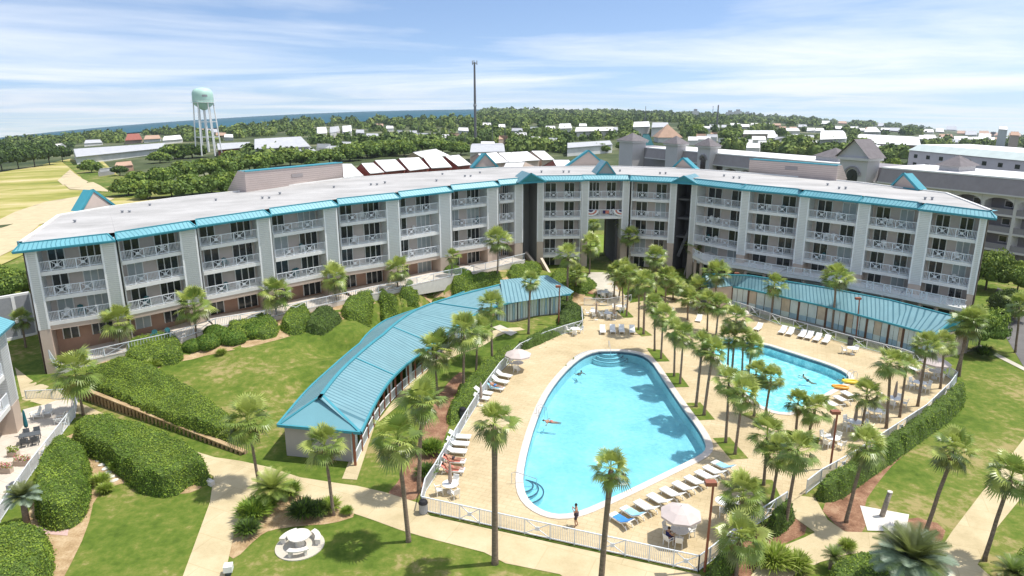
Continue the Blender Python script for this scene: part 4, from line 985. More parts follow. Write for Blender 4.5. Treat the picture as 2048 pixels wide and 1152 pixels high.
# ================================================================== the grey hotel behind on the right
hb0, hb1 = A(1215, 289, 16), A(2110, 364.5, 16); hu = (hb1-hb0); hL = hu.length; hu.normalize(); hn = Vector((hu.y, -hu.x, 0))
hotel = thing('grey_hotel', (hb1.x-30*hu.x, hb1.y-30*hu.y, -3), 'long grey hotel with taupe mansard roof, arched galleries and towers behind the right wing', 'building', world=True)
def hp(px):                                            # distance along the facade of a pixel column
    d = ray(px, 400); dx_, dy_ = d[0], d[1]            # (hb0+hu t) x d = 0 in plan
    return (hb0.y*dx_-hb0.x*dy_)/(hu.x*dy_-hu.y*dx_)
mb = MB(); t0, t1 = hp(1425), hp(2110)
def hq(t, z, off=0): return Vector((hb0.x, hb0.y, 0))+hu*t+hn*off+Vector((0, 0, z))
def mans(ta, tb, name='mansard'):
    mb = MB(); mb.m = 0
    mb.quad(hq(ta, 13.4, .9), hq(tb, 13.4, .9), hq(tb, 15.9, 0), hq(ta, 15.9, 0)); mb.m = 1; mb.obox(hq(ta, 15.9, .1), hu*(tb-ta), -hn*13, (0, 0, .25)); mb.m = 2; mb.obox(hq(ta, 13.15, .95), hu*(tb-ta), -hn*.9, (0, 0, .24))
    mb.build(name, [M['brownroof'], M['roofpure'], M['hoteltrim']], hotel)
mans(hp(1290), hp(1670)); mans(hp(1755), t1)
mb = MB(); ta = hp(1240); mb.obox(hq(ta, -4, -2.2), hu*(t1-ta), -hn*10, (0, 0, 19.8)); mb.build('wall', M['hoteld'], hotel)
bw = 5.2; t = hp(1440); nbq = 0
while t < t1-1:
    if hp(1668) < t < hp(1757)-2: t += 1; continue
    mb = MB(); mb.m = 0; mb.obox(hq(t, -4, .0), hu*.5, -hn*2.2, (0, 0, 17.1))      # pillar
    mb.build('pillar', M['hoteltrim'], hotel)
    g_ = MB(); g_.m = 0
    # arch at the top: fan of quads
    zA = 13.1; r = (bw-.5)/2; c = t+.5+r
    for k in range(8):
        a0 = math.pi*k/8; a1 = math.pi*(k+1)/8
        p0 = hq(c-r*math.cos(a0), zA-1.5+math.sin(a0)*1.1, .05); p1 = hq(c-r*math.cos(a1), zA-1.5+math.sin(a1)*1.1, .05)
        g_.quad(p0, p1, Vector((p1.x, p1.y, zA+.1)), Vector((p0.x, p0.y, zA+.1)))
    for z in (10, 7, 4, 1, -2):
        g_.m = 1; g_.obox(hq(t+.5, z, -.1), hu*(bw-.5), -hn*.2, (0, 0, .95)); g_.m = 0; g_.obox(hq(t+.5, z-.35, -.02), hu*(bw-.5), -hn*2.1, (0, 0, .34))
    g_.build('gallery', [M['hoteltrim'], M['hoteld']], hotel)
    for z in (10, 7, 4, 1):
        wv = MB(); wv.m = 0; wv.obox(hq(t+2.6, z+.95, -2.18), hu*1.5, hn*.06, (0, 0, 1.2)); wv.m = 1; wv.obox(hq(t+2.8, z+1.1, -2.1), hu*1.1, hn*.02, (0, 0, .9)); wv.build('window', [M['hoteltrim'], M['glass']], hotel)
    t += bw; nbq += 1
def tower(px0, px1, ztop, zroof, hip=True, arch=True):
    ta, tb = hp(px0), hp(px1); W0 = abs(px1-px0)/ppm(hq((ta+tb)/2, 10))/1.3; ta = (ta+tb)/2-W0*.5; w_ = W0; tb = ta+W0; DT = W0-4 if hip else 1.5; mb = MB(); mb.m = 0; mb.obox(hq(ta, -4, 2.0), hu*w_, -hn*(DT+2), (0, 0, ztop+4))
    mb.m = 1; mb.obox(hq(ta-.5, ztop, 2.5), hu*(w_+1), -hn*(DT+3), (0, 0, .5))
    if arch:
        mb.m = 2; r = w_*.2; c = ta+w_/2
        mb.obox(hq(c-r, ztop-7.5, 2.02), hu*2*r, hn*.05, (0, 0, 4.5)); pts = [hq(c+r*math.cos(a), ztop-3.02+r*math.sin(a), 2.07) for a in np.linspace(0, math.pi, 9)]; mb.add(pts, [tuple(range(9))])
        mb.m = 3
        for k in range(8):
            a0 = math.pi*k/8; a1 = a0+math.pi/8; mb.bar(hq(c+r*1.35*math.cos(a0), ztop-3+r*1.35*math.sin(a0), 2.1), hq(c+r*1.35*math.cos(a1), ztop-3+r*1.35*math.sin(a1), 2.1), .5, .3)
    mb.build('tower', [M['hotel'], M['hoteltrim'], M['glass'], M['hoteld']], hotel)
    rb = MB(); z = ztop+.5; a = hq(ta-.8, z, 2.8); b = hq(ta+w_+.8, z, 2.8); c = hq(ta+w_+.8, z, -DT-.8); d = hq(ta-.8, z, -DT-.8)
    if hip:
        pk = (a+b+c+d)/4+Vector((0, 0, zroof))
        for q in ((a, b), (b, c), (c, d), (d, a)): rb.tri(q[0], q[1], pk)
    else:
        m1 = (a+b)/2+Vector((0, 0, zroof)); m2 = (c+d)/2+Vector((0, 0, zroof)); rb.quad(a, m1, m2, d); rb.quad(m1, b, c, m2); rb.m = 1; rb.tri(a+hn*-.8, b-hn*.8, m1-hn*.8); rb.tri(c, d, m2)
    rb.build('tower_roof', [M['shingle'], M['hotel']], hotel)
tower(1230, 1288, 17.3, 2.2, True, False); tower(1326, 1372, 17.4, 2.0, True, False); tower(1390, 1436, 17.4, 2.0, True, True); tower(1672, 1752, 17.2, 3.6, False, True)
for x0, x1 in ((1603, 1648), (1848, 1888)):
    ta, tb = hp(x0), hp(x1); mb = MB(); mb.obox(hq(ta, 16.1, -3), hu*(tb-ta), -hn*5, (0, 0, 1.0)); mb.m = 1; a, b, c, d = hq(ta-.6, 17.1, -2.4), hq(tb+.6, 17.1, -2.4), hq(tb+.6, 17.1, -8.6), hq(ta-.6, 17.1, -8.6); pk = (a+c)/2+Vector((0, 0, 1.8))
    for q in ((a, b), (b, c), (c, d), (d, a)): mb.tri(q[0], q[1], pk)
    mb.build('cupola', [M['hotel'], M['shingle']], hotel)
# ================================================================== houses, sheds and far buildings, each from its roof corners
HN = 0
HOUSEPX = []
def house_px(name, pix, ze_, zr_, wall, roof, label, cat='house', group=None, back=True, gab=None):
    gx_, gy_, gz_, _h = march((pix[0][0]+pix[1][0])/2, (pix[0][1]+pix[1][1])/2+1.5); zz0 = float(gz_[0])
    BL, BR, TR, TL = [Vector(p) for p in (A(*pix[0], zz0+ze_), A(*pix[1], zz0+ze_), A(*pix[2], zz0+zr_), A(*pix[3], zz0+zr_))]
    c = (BL+BR)/2; z0 = min(zz0, g(c.x, c.y)); root = thing(name, (c.x, c.y, z0), label, cat, group, world=True)
    HOUSEPX.append((min(p[0] for p in pix)-2, max(p[0] for p in pix)+2, min(p[1] for p in pix)-1, max(p[1] for p in pix)+5))
    dv = ((TL-BL)+(TR-BR))/2; dv.z = 0; BL2 = TL+dv*.8; BR2 = TR+dv*.8; BL2.z, BR2.z = BL.z, BR.z
    mb = MB(); mb.m = 0; lo = lambda v: Vector((v.x, v.y, z0-1)); ins = dv*.06; q = Vector((0, 0, -.15))
    a, b = BL+ins+q, BR+ins+q; a2, b2 = BL2-ins+q, BR2-ins+q
    mb.quad(lo(a), lo(b), b, a); mb.quad(lo(a), a, a2, lo(a2)); mb.quad(lo(b), lo(b2), b2, b); mb.quad(lo(a2), a2, b2, lo(b2)); mb.m = 1
    mb.tri(a, TL+q, a2); mb.tri(b, b2, TR+q)
    mb.build('wall', [wall, gab or wall], root)
    rb = MB(); rb.quad(BL, BR, TR, TL); rb.quad(TL, TR, BR2, BL2); rb.bar(BL, BR, .25, .25); rb.bar(TL, TR, .3, .2)
    rb.build('roof', roof, root)
    return root
ROWS = [[(687,355),(727,351),(703,328),(685,328)], [(740,347),(768,344),(747,326),(723,327)], [(771,343),(811,339),(791,319),(750,321)], [(819,341),(858,336),(838,315),(798,317)], [(863,336),(904,334),(884,313),(847,315)], [(916,332),(942,329),(918,310),(891,313)]]
ordw = ['first', 'second', 'third', 'fourth', 'fifth', 'sixth', 'seventh', 'eighth', 'ninth', 'tenth', 'eleventh', 'twelfth', 'thirteenth', 'fourteenth', 'fifteenth', 'sixteenth', 'seventeenth', 'eighteenth', 'nineteenth', 'twentieth']
for k, r in enumerate(ROWS): house_px('row_house', r, 6, 8.4, M['redwall'], M['roofpure'], ordw[k]+' white roofed row house with red gable, counted from the penthouse wall', group='white roofed row houses')
ROW2 = [[(980,327),(1020,324),(993,305),(956,308)], [(1020,325),(1046,323),(1021,305),(997,306)], [(1044,322),(1080,320),(1055,303),(1022,305)], [(1085,320),(1109,319),(1089,302),(1063,302)]]
for k, r in enumerate(ROW2): house_px('row_house', r, 6, 8.4, M['tan'], M['roofpure'], ordw[k]+' white roofed row house from the rear gable, in the row with tan walls', group='white roofed row houses with tan walls')
BIG = [('white_roofed_house',[(845,315),(900,311),(872,298),(826,305)],6,8.5,'tan','roofpure','broad white roofed house behind the red gabled row'),
 ('white_roofed_house',[(1003,335),(1072,333),(1050,323),(1012,325)],5,7,'tan','roofpure','white roofed house just over the flat roof edge, left of the red gable'),
 ('red_gabled_house',[(1082,333),(1133,333),(1138,320),(1106,320)],5,8,'redwall','roofpure','white roofed house with a red brown gable beside the taupe rear gable'),
 ('grey_roofed_hall',[(509,298),(621,293),(602,273),(509,278)],7,11,'offwhite','grayroof','large pale hall with grey hipped roof near the water tower'),
 ('grey_roofed_annex',[(560,306),(640,307),(622,294),(560,296)],4,5.5,'offwhite','grayroof','low grey roofed annex in front of the large pale hall'),
 ('long_warehouse',[(152,314),(337,295),(328,286),(147,298)],6,8,'offwhite','grayroof','long low warehouse with pale grey roof left of the water tower'),
 ('long_warehouse',[(436,300),(500,294),(500,284),(434,287)],5,7,'redwall','grayroof','low reddish walled warehouse between the water tower and the large hall'),
 ('white_chapel',[(104,296),(132,292),(125,287),(103,289)],5,8,'offwhite','roofpure','small white roofed chapel beyond the field'),
 ('brown_roofed_house',[(250,281),(285,279),(278,267),(255,268)],6,10,'tan','redwall','brown red roofed house near the shore left of the water tower'),
 ('shore_house',[(287,279),(322,277),(318,270),(291,271)],5,8,'offwhite','tanroof','tan roofed house right of the brown red roofed one'),
 ('shore_house',[(325,281),(365,278),(360,270),(328,273)],5,8,'offwhite','roofpure','white roofed shore house close left of the water tower legs'),
 ('shore_house',[(168,287),(205,285),(200,279),(171,280)],5,8,'offwhite','grayroof','grey roofed shore house left of the brown red roof'),
 ('garden_shed',[(228,334),(266,330),(262,322),(232,325)],3.5,5,'brownwall','tanroof','brown shed at the edge of the sandy field'),
 ('tarp_tent',[(196,345),(228,341),(224,335),(199,338)],2.5,4,'grayside','grayroof','blue grey tarp tent at the edge of the sandy field'),
 ('white_townhouse',[(632,264),(655,262),(652,254),(634,255)],6,11,'offwhite','roofpure','left white townhouse among the dark pines near the sea'),
 ('white_townhouse',[(658,263),(680,261),(677,252),(660,254)],6,11,'offwhite','grayroof','middle white townhouse among the dark pines near the sea'),
 ('white_townhouse',[(683,261),(704,259),(702,251),(685,252)],6,11,'offwhite','roofpure','right white townhouse among the dark pines near the sea'),
 ('white_store',[(1117,257),(1144,256),(1141,247),(1119,248)],6,9,'offwhite','roofpure','small white store right of the cell tower beyond the woods'),
 ('white_store',[(1150,263),(1230,261),(1226,254),(1152,255)],7,9,'offwhite','roofpure','long white store right of the cell tower beyond the woods'),
 ('white_flats',[(1266,254),(1300,253),(1298,243),(1268,244)],10,13,'offwhite','roofpure','left block of the white flats beyond the tan pyramid'),
 ('white_flats',[(1303,255),(1338,254),(1336,245),(1305,245)],10,13,'offwhite','grayroof','right block of the white flats beyond the tan pyramid'),
 ('green_roofed_house',[(1276,292),(1308,291),(1298,268),(1286,268)],9,15,'teal_d','teal_d','green roofed house with a steep roof behind the first hotel tower'),
 ('grey_flats',[(940,305),(1010,303),(1008,289),(942,290)],8,9,'offwhite','grayroof','pale flat roofed building under the cell tower'),
 ('long_shed',[(1135,296),(1225,289),(1220,281),(1135,286)],5,6.5,'offwhite','grayroof','long low grey shed left of the first hotel tower'),
 ('low_store',[(1486,268),(1552,268),(1548,261),(1488,261)],5,7,'tan','roofpure','long low store left of the white cube building'),
 ('white_cube_building',[(1640,279),(1694,277),(1690,265),(1641,265)],13,14,'offwhite','roofpure','tall white cube building in the far town on the right'),
 ('arcade_building',[(1714,286),(1842,291),(1838,276),(1716,270)],9,11,'offwhite','roofpure','long white arcade building in the far town on the right'),
 ('white_hall',[(1728,264),(1762,264),(1752,254),(1736,254)],8,13,'offwhite','roofpure','white peaked hall beyond the arcade building'),
 ('white_hall',[(1570,262),(1600,262),(1596,256),(1573,256)],8,11,'offwhite','roofpure','white hall left of the peaked one, beyond the low store')]
for nm, pix, a, b, w_, r_, lab in BIG: house_px(nm, pix, a, b, M[w_], M[r_], lab, 'building' if 'house' not in nm else 'house')
# tan pyramid roof
p = A(1335, 274, 3); q = A(1310, 274, 3); r_ = abs(p.x-q.x); pk = at_depth(1335, 248, p.y); pyr = thing('tan_pyramid_roof', (p.x, p.y, 0), 'tan pyramid roofed pavilion in the far town', 'building', world=True)
mb = MB(); cs = [p+Vector((a*r_, b*r_, 0)) for a, b in ((-1,-1),(1,-1),(1,1),(-1,1))]
for i in range(4): mb.tri(cs[i], cs[(i+1) % 4], pk)
mb.build('roof', M['tanroof'], pyr); mb = MB(); mb.box(p.x, p.y, -1, r_*1.8, r_*1.8, 3.9); mb.build('wall', M['offwhite'], pyr); HOUSEPX.append((1308, 1362, 247, 276))
# pale hotel far right
e0 = A(1819, 300, 12); e1 = A(2150, 331, 12); d = e1-e0; d.z = 0; L = d.length; d.normalize(); nn = Vector((d.y, -d.x, 0))
ph = thing('pale_hotel', (e0.x, e0.y, 0), 'pale hotel with white and sea green roof at the right edge behind the grey hotel', 'building', world=True)
mb = MB(); mb.obox(e0-Vector((0, 0, 14)), d*L, -nn*14, (0, 0, 13.8)); mb.build('wall', M['hotel'], ph)
mb = MB(); a, b = e0+nn*.5, e0+d*L+nn*.5; mb.m = 0; mb.quad(a, b, b-nn*4+Vector((0, 0, 2)), a-nn*4+Vector((0, 0, 2))); mb.m = 1; mb.quad(a-nn*4+Vector((0, 0, 2)), b-nn*4+Vector((0, 0, 2)), b-nn*24+Vector((0, 0, 2)), a-nn*24+Vector((0, 0, 2))); mb.tri(a, a-nn*4+Vector((0, 0, 2)), a-nn*14); mb.build('roof', [mat('seafoam_roof', (.50, .57, .55), .7, .1, .3), M['roofpure']], ph)
k = 0; t = 3.0
while t < L-3:
    for z in (-2.6, -5.5, -8.4, -11.2):
        mb = MB(); mb.obox(e0+d*t+Vector((0, 0, z)), d*1.8, nn*.06, (0, 0, 1.3)); mb.build('window', M['glass'], ph)
    t += 6.5
HOUSEPX.append((1818, 2048, 292, 350)); HOUSEPX.append((1228, 1440, 276, 340)); HOUSEPX.append((1440, 2048, 320, 400))
# small hipped outbuilding at the right end
house_px('pump_house', [(1965,483),(2005,500),(1995,472),(1962,462)], 3.6, 5.2, M['tan'], M['roofpure'], 'small tan outbuilding with white roof at the right end of the apartment building')
# scattered far houses
hr = random.Random(21); far_h = []
AREAS = [((640,700),(285,300),3,'behind the penthouse wall'), ((960,1120),(268,290),5,'right of the cell tower foot'), ((1380,1480),(262,285),8,'behind the hotel towers'), ((1490,1640),(272,296),12,'behind the long hotel roof'), ((1560,1800),(246,262),14,'near the white peaked hall'), ((1820,2040),(272,290),14,'above the pale hotel roof'),
 ((1850,2040),(258,272),9,'highest at the right edge'), ((1400,1560),(246,258),8,'under the dark horizon mast'), ((1690,1830),(290,302),7,'right of the gabled hotel tower'), ((400,470),(262,275),4,'right of the water tower'), ((710,940),(252,278),11,'in the coastal woods'), ((960,1240),(248,266),9,'beyond the substation')]
far_h = []
for ai, ((xa, xb), (ya, yb), n_, where) in enumerate(AREAS):
    for k in range(n_):
        x = xa+(xb-xa)*(k+.5)/n_+hr.uniform(-4, 4); y = hr.uniform(ya, yb); sc = (y-215)/60; w_ = (14*sc+8)*hr.uniform(.75, 1.3); h_ = (4*sc+2)*hr.uniform(.8, 1.2); q = hr.randrange(4)
        c = ['grey', 'white', 'tan', 'white'][q]
        house_px('distant_house', [(x-w_/2, y), (x+w_/2, y+hr.uniform(-1, 1.5)), (x+w_/2*.9, y-h_), (x-w_/2*.9, y-h_-.3)], 4, 6.5, M['offwhite'] if q != 2 else M['tan'], M[['grayroof', 'roofpure', 'tanroof', 'roofpure'][q]], f'{c} roofed distant house, {ordw[k]} from the left of those {where}', group='distant houses among the trees')
# ------------------------------------------------------------------ water tower
b = A(412, 304, 0); wt = thing('water_tower', tuple(b), 'seafoam green water tower on white legs', 'water tower', world=True); k_ = ppm(b); pxm = lambda y: at_depth(406, y, b.y).z
r = 19.5/k_; zb_ = pxm(212); zt_ = pxm(175); zm = (zb_+zt_)/2; x0 = at_depth(406, 200, b.y).x; b.x = x0
mb = MB(); prof = [(1.0, zb_-2.5), (r*.35, zb_-1.8), (r*.8, zb_+.3), (r, zb_+2.2), (r, zt_-4.2), (r*.96, zt_-2.6), (r*.8, zt_-1.2), (r*.5, zt_-.4), (.3, zt_), (0, zt_)]
mb.lathe(prof, 24, (b.x, b.y, 0)); mb.build('tank', M['tank'], wt, True)
mb = MB(); mb.lathe([(r+.0, zb_+2.0), (r+.9, zb_+2.0), (r+.9, zb_+2.25), (r, zb_+2.25)], 24, (b.x, b.y, 0)); mb.lathe([(r+.85, zb_+3.2), (r+.95, zb_+3.2), (r+.95, zb_+3.35), (r+.85, zb_+3.35)], 24, (b.x, b.y, 0)); mb.build('balcony_ring', M['white'], wt)
mb = MB(); mb.tube([(b.x, b.y, 0), (b.x, b.y, zb_-2)], .75, 10); mb.build('riser_pipe', M['white'], wt)
fx = 24/k_
for q in range(6):
    a = q*math.pi/3+.35; mb = MB(); mb.tube([(b.x+math.cos(a)*fx*1.0, b.y+math.sin(a)*fx*1.0, -2), (b.x+math.cos(a)*r*.92, b.y+math.sin(a)*r*.92, zb_+2)], .42, 8); mb.build('leg', M['white'], wt)
mb = MB()
for z in (zb_*.33, zb_*.66):
    f_ = fx+(r*.92-fx)*z/zb_; ring = [Vector((b.x+math.cos(q*math.pi/3+.35)*f_, b.y+math.sin(q*math.pi/3+.35)*f_, z)) for q in range(6)]
    for q in range(6): mb.bar(ring[q], ring[(q+1) % 6], .25)
mb.build('brace', M['white'], wt)
mb = MB()                                             # faint lettering band on the tank
for q in range(7):
    a = -math.pi/2+.35+q*.07; c = Vector((b.x+math.cos(a)*(r+.02), b.y+math.sin(a)*(r+.02), zm)); mb.obox(c, Vector((-math.sin(a), math.cos(a), 0))*.55, Vector((math.cos(a), math.sin(a), 0))*.06, (0, 0, 1.3 if q % 2 else 1.0))
mb.build('tank_marking', M['gray'], wt)
# ------------------------------------------------------------------ cell tower and other masts
def mast(name, px, ybase, ytop, wpx, label, cat, head=True):
    b = G(px, ybase); t = at_depth(px, ytop, b.y).z; w_ = wpx/ppm(b)/2
    m_ = thing(name, tuple(b), label, cat, world=True); mb = MB(); mb.tube([b-Vector((0, 0, 2)), (b.x, b.y, t*.55), (b.x, b.y, t)], [w_*1.15, w_, w_*.75], 8); mb.build('pole', M['pole'], m_)
    if head:
        mb = MB()
        for q in range(3):
            a = q*2*math.pi/3+.4; c = Vector((b.x+math.cos(a)*w_*2.2, b.y+math.sin(a)*w_*2.2, t-1.5)); mb.bar(Vector((b.x, b.y, t-1)), c+Vector((0, 0, .5)), .2); mb.box(c.x, c.y, c.z-.6, .5, .5, 3.2, a)
        mb.lathe([(w_*2.3, t-.8), (w_*2.3, t-.6), (0, t-.6)], 8, (b.x, b.y, 0)); mb.lathe([(w_*1.4, t*.45), (w_*1.5, t*.45+.8), (w_*1.2, t*.45+2)], 8, (b.x, b.y, 0)); mb.build('antenna_array', M['gray'], m_)
    return m_
mast('cell_tower', 951, 284, 124, 4.6, 'tall dark grey cell tower pole with antennas on top', 'cell tower')
mast('smokestack', 1433, 262, 210, 3.2, 'dark mast on the horizon right of the cell tower', 'mast', False)
mast('radio_mast', 1290, 246, 212, 1.2, 'thin mast on the horizon above the hotel towers', 'mast', False)
mast('radio_mast', 1424, 246, 212, 1.0, 'thin mast just left of the dark horizon mast', 'mast', False)
for k, (x, y0, y1) in enumerate([(838,290,252),(862,288,262),(900,288,258),(930,290,262),(985,286,255),(1010,290,258),(1040,288,262)]):
    mast('utility_pole', x, y0, y1, 1.1, f'{ordw[k]} of the thin utility poles of the substation, from the left', 'utility pole', False)['group'] = 'utility poles of the substation'
b = G(1985, 276); ws = thing('distant_water_tower', tuple(b), 'tiny distant water tower on the right horizon', 'water tower', world=True); t = at_depth(1985, 263, b.y).z; mb = MB(); k_ = ppm(b); mb.lathe([(2/k_, t-6/k_), (4.5/k_, t-3.5/k_), (4.5/k_, t-1/k_), (0, t)], 10, (b.x, b.y, 0)); mb.build('tank', M['pole'], ws); mb = MB(); mb.tube([b-Vector((0, 0, 3)), (b.x, b.y, t-5/k_)], 1.2/k_, 6); mb.build('stem', M['pole'], ws)
for k, (x0, x1, yt) in enumerate(((1384,1396,222),(1452,1466,224),(1468,1482,222),(1488,1500,226))):
    b = G((x0+x1)/2, 237); w_ = (x1-x0)/ppm(b); t = at_depth(x0, yt, b.y).z; tb = thing('distant_tower_block', tuple(b), f'{ordw[k]} hazy tower block on the far skyline, from the left', 'building', 'tower blocks on the skyline', world=True); mb = MB(); mb.box(b.x, b.y, b.z-10, w_, w_*.5, t+10-b.z); mb.build('wall', M['offwhite'], tb); mb = MB(); mb.box(b.x, b.y, t, w_*.5, w_*.3, 6); mb.build('roof', M['gray'], tb)
# privacy wall left of the apartment building
P_ = [A(-10, 690, 0), A(75, 672, 0)]; pw = thing('privacy_wall', tuple(P_[0]), 'white framed grey privacy wall at the left end of the apartment building', 'wall', world=True)
d = P_[1]-P_[0]; h_ = zat(P_[1], 588); mb = MB(); mb.m = 0; dn = d.normalized(); nn = Vector((dn.y, -dn.x, 0)); mb.obox(P_[0]-dn*6, d+dn*6, -nn*.25, (0, 0, h_)); mb.m = 1; mb.obox(P_[0]-dn*6+nn*.1, d+dn*6, -nn*.45, (0, 0, .5)); mb.obox(P_[0]-dn*6+Vector((0, 0, h_)), d+dn*6, -nn*.4, (0, 0, .25))
for t in (.1, .55, .98): mb.obox(P_[0]+d*t+nn*.05, dn*.35, -nn*.3, (0, 0, h_))
mb.build('wall_panel', [M['gray'], M['white']], pw)
# ================================================================== vegetation
def leaf_quads(C, N, size, rng, flat=.55, jit=.35, asp=1.0):
    """one small four-cornered leaf clump at every point of C facing roughly along N"""
    n = len(C); R = rng.normal(size=(n, 3)); D = N*flat+R*(1-flat)*.8; D /= np.linalg.norm(D, axis=1)[:, None]+1e-9
    T = np.cross(D, rng.normal(size=(n, 3))); T /= np.linalg.norm(T, axis=1)[:, None]+1e-9; B = np.cross(D, T)
    s = (size*rng.uniform(1-jit, 1+jit, n))[:, None]; a = T*s*.5*asp; b = B*s*.5
    V = np.stack([C-a-b*.4, C+b*.9-a*.2, C+a+b*.3, C-b*.8+a*.1], 1).reshape(-1, 3)
    return V, np.arange(n*4).reshape(-1, 4)
def crown_mesh(name, seed, lobes, nleaf, size, mats, h=.8, core=True):
    rng = np.random.default_rng(seed); L = []
    for k in range(lobes):
        a = k*2.4+rng.uniform(0, .6); r = .62*math.sqrt((k+.4)/lobes); z = h*(.62-.5*(r/.62)**2*rng.uniform(.5, 1.1))+rng.uniform(-.08, .1)
        L.append((r*math.cos(a), r*math.sin(a), z, rng.uniform(.26, .42)))
    L = np.array(L); k = rng.integers(0, lobes, nleaf); d = rng.normal(size=(nleaf, 3)); d[:, 2] = np.abs(d[:, 2])*.9-.25*(rng.random(nleaf) < .5); d /= np.linalg.norm(d, axis=1)[:, None]
    C = L[k, :3]+d*L[k, 3:4]*rng.uniform(.65, 1.08, nleaf)[:, None]*np.array([1, 1, .85])
    V, Fq = leaf_quads(C, d, size, rng, .6); mi = rng.random(nleaf) < .3
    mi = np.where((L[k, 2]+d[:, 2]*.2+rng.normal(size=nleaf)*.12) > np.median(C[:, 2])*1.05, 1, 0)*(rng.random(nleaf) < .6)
    if core:
        bv, bf = [], []
        for q in L:
            th = np.linspace(0, 2*math.pi, 9)[:-1]
            for i, ph in enumerate((-.9, -.3, .4, 1.0)):
                for t in th: bv.append((q[0]+q[3]*.72*math.cos(ph)*math.cos(t), q[1]+q[3]*.72*math.cos(ph)*math.sin(t), q[2]+q[3]*.62*math.sin(ph)))
            b0 = len(bv)-32
            for i in range(3):
                for t in range(8): bf.append((b0+i*8+t, b0+i*8+(t+1) % 8, b0+(i+1)*8+(t+1) % 8, b0+(i+1)*8+t))
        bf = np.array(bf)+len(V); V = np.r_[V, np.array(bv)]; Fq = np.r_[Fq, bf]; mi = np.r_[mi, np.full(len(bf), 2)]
    o = mesh_np(name, V, Fq, mats, None, mi); me = o.data; bpy.data.objects.remove(o); return me
TM = [M['treea'], M['treeb'], M['hedgecore']]; PM = [M['treec'], M['treea'], M['hedgecore']]
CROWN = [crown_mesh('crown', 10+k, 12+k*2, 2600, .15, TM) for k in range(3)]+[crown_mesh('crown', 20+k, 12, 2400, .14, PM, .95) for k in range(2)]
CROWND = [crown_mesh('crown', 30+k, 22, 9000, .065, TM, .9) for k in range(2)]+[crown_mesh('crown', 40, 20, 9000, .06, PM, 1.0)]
tk = MB(); tk.tube([(0, 0, -.5), (.05, 0, .5), (0, .03, 1)], [.075, .055, .03], 6)
for a in range(4): tk.tube([(0, 0, .45), (.3*math.cos(a*1.6), .3*math.sin(a*1.6), .95)], [.04, .015], 5)
_o = tk.build('trunk', M['bark']); TRUNK = _o.data; bpy.data.objects.remove(_o)
def tree(px, py, wpx, hpx, v, label, group=None, name='tree', dense=False):
    b = G(px, py); k = ppm(b); R = wpx/k/2; hh = hpx/k
    t = thing(name, tuple(b), label, 'tree', group, random.uniform(0, 6)); s_ = link('trunk', TRUNK, t); s_.scale = (R*.7, R*.7, hh*.6)
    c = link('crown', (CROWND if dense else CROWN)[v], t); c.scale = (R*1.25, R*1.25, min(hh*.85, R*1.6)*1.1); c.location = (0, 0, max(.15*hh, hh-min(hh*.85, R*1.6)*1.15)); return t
near = [ # px, py, width, height, variant
 (258,392,60,38,0),(300,398,62,44,1),(345,396,58,40,2),(385,392,66,46,0),(425,388,60,44,1),(462,380,58,42,2),(280,372,50,34,1),(325,370,56,40,2),(370,362,60,42,0),(410,358,64,46,1),(450,352,62,44,2),(470,335,60,36,0),
 (500,345,62,40,1),(540,338,60,38,2),(580,332,62,36,0),(620,332,58,36,1),(660,328,56,34,2),(700,322,56,36,0),(735,316,58,36,1),(772,312,56,36,2),(808,312,52,34,0),(845,303,50,30,1),(885,306,46,30,2),(922,310,44,28,0),
 (240,352,34,22,3),(183,346,40,28,0),(350,318,60,34,1),(385,316,58,32,2),(320,326,44,24,0)]
grp = 'round green trees behind the left wing'
for k, q in enumerate(near):
    side = 'by the sandy field' if q[0] < 330 and q[1] > 340 else ('behind the left end of the roof' if q[0] < 480 else ('behind the penthouse wall' if q[0] < 690 else 'behind the row houses'))
    if q[1] < 335 and q[0] < 480: side = 'at the foot of the water tower'
    same = sum(1 for p in near[:k+1] if p[4] is not None and abs(p[0]) > 0 and (('by the sandy field' if p[0] < 330 and p[1] > 340 else ('behind the left end of the roof' if p[0] < 480 else ('behind the penthouse wall' if p[0] < 690 else 'behind the row houses'))) if not (p[1] < 335 and p[0] < 480) else 'at the foot of the water tower') == side)
    tree(*q, f'{["broad", "bushy", "rounded", "dark"][q[4]]} green tree {side}, {ordw[same-1]} of those there', grp)
wl = [(5,342,50,52,3),(38,338,46,48,4),(70,334,44,44,3),(100,330,44,42,4),(125,324,36,36,3),(20,325,40,40,4),(58,318,38,36,3),(95,312,34,32,4),(8,306,30,28,3)]
for k, q in enumerate(wl): tree(*q, f'dark pine tree at the left edge beyond the field, {ordw[k]} in the clump', 'dark pines beyond the field')
pl = [(1785,352,40,40,0),(1825,356,42,40,3),(1880,362,44,36,1),(1935,368,44,38,3),(1990,372,46,36,2),(1765,332,36,30,3),(1862,338,26,40,4),(1250,300,36,22,0),(1200,306,40,22,2),(1160,305,36,20,1),(1120,302,36,20,3),(1395,272,40,24,0),(1455,282,40,24,1),(1590,292,44,26,2),(1720,300,50,26,0),(1660,300,46,28,3)]
for k, q in enumerate(pl):
    sd = 'left of the first hotel tower' if q[0] < 1260 else ('behind the hotel roof' if q[0] < 1740 else 'between the grey and the pale hotel'); same = sum(1 for p in pl[:k+1] if (p[0] < 1260, p[0] < 1740) == (q[0] < 1260, q[0] < 1740))
    tree(*q, f'green tree {sd}, {ordw[same-1]} of that row', 'trees round the hotels')
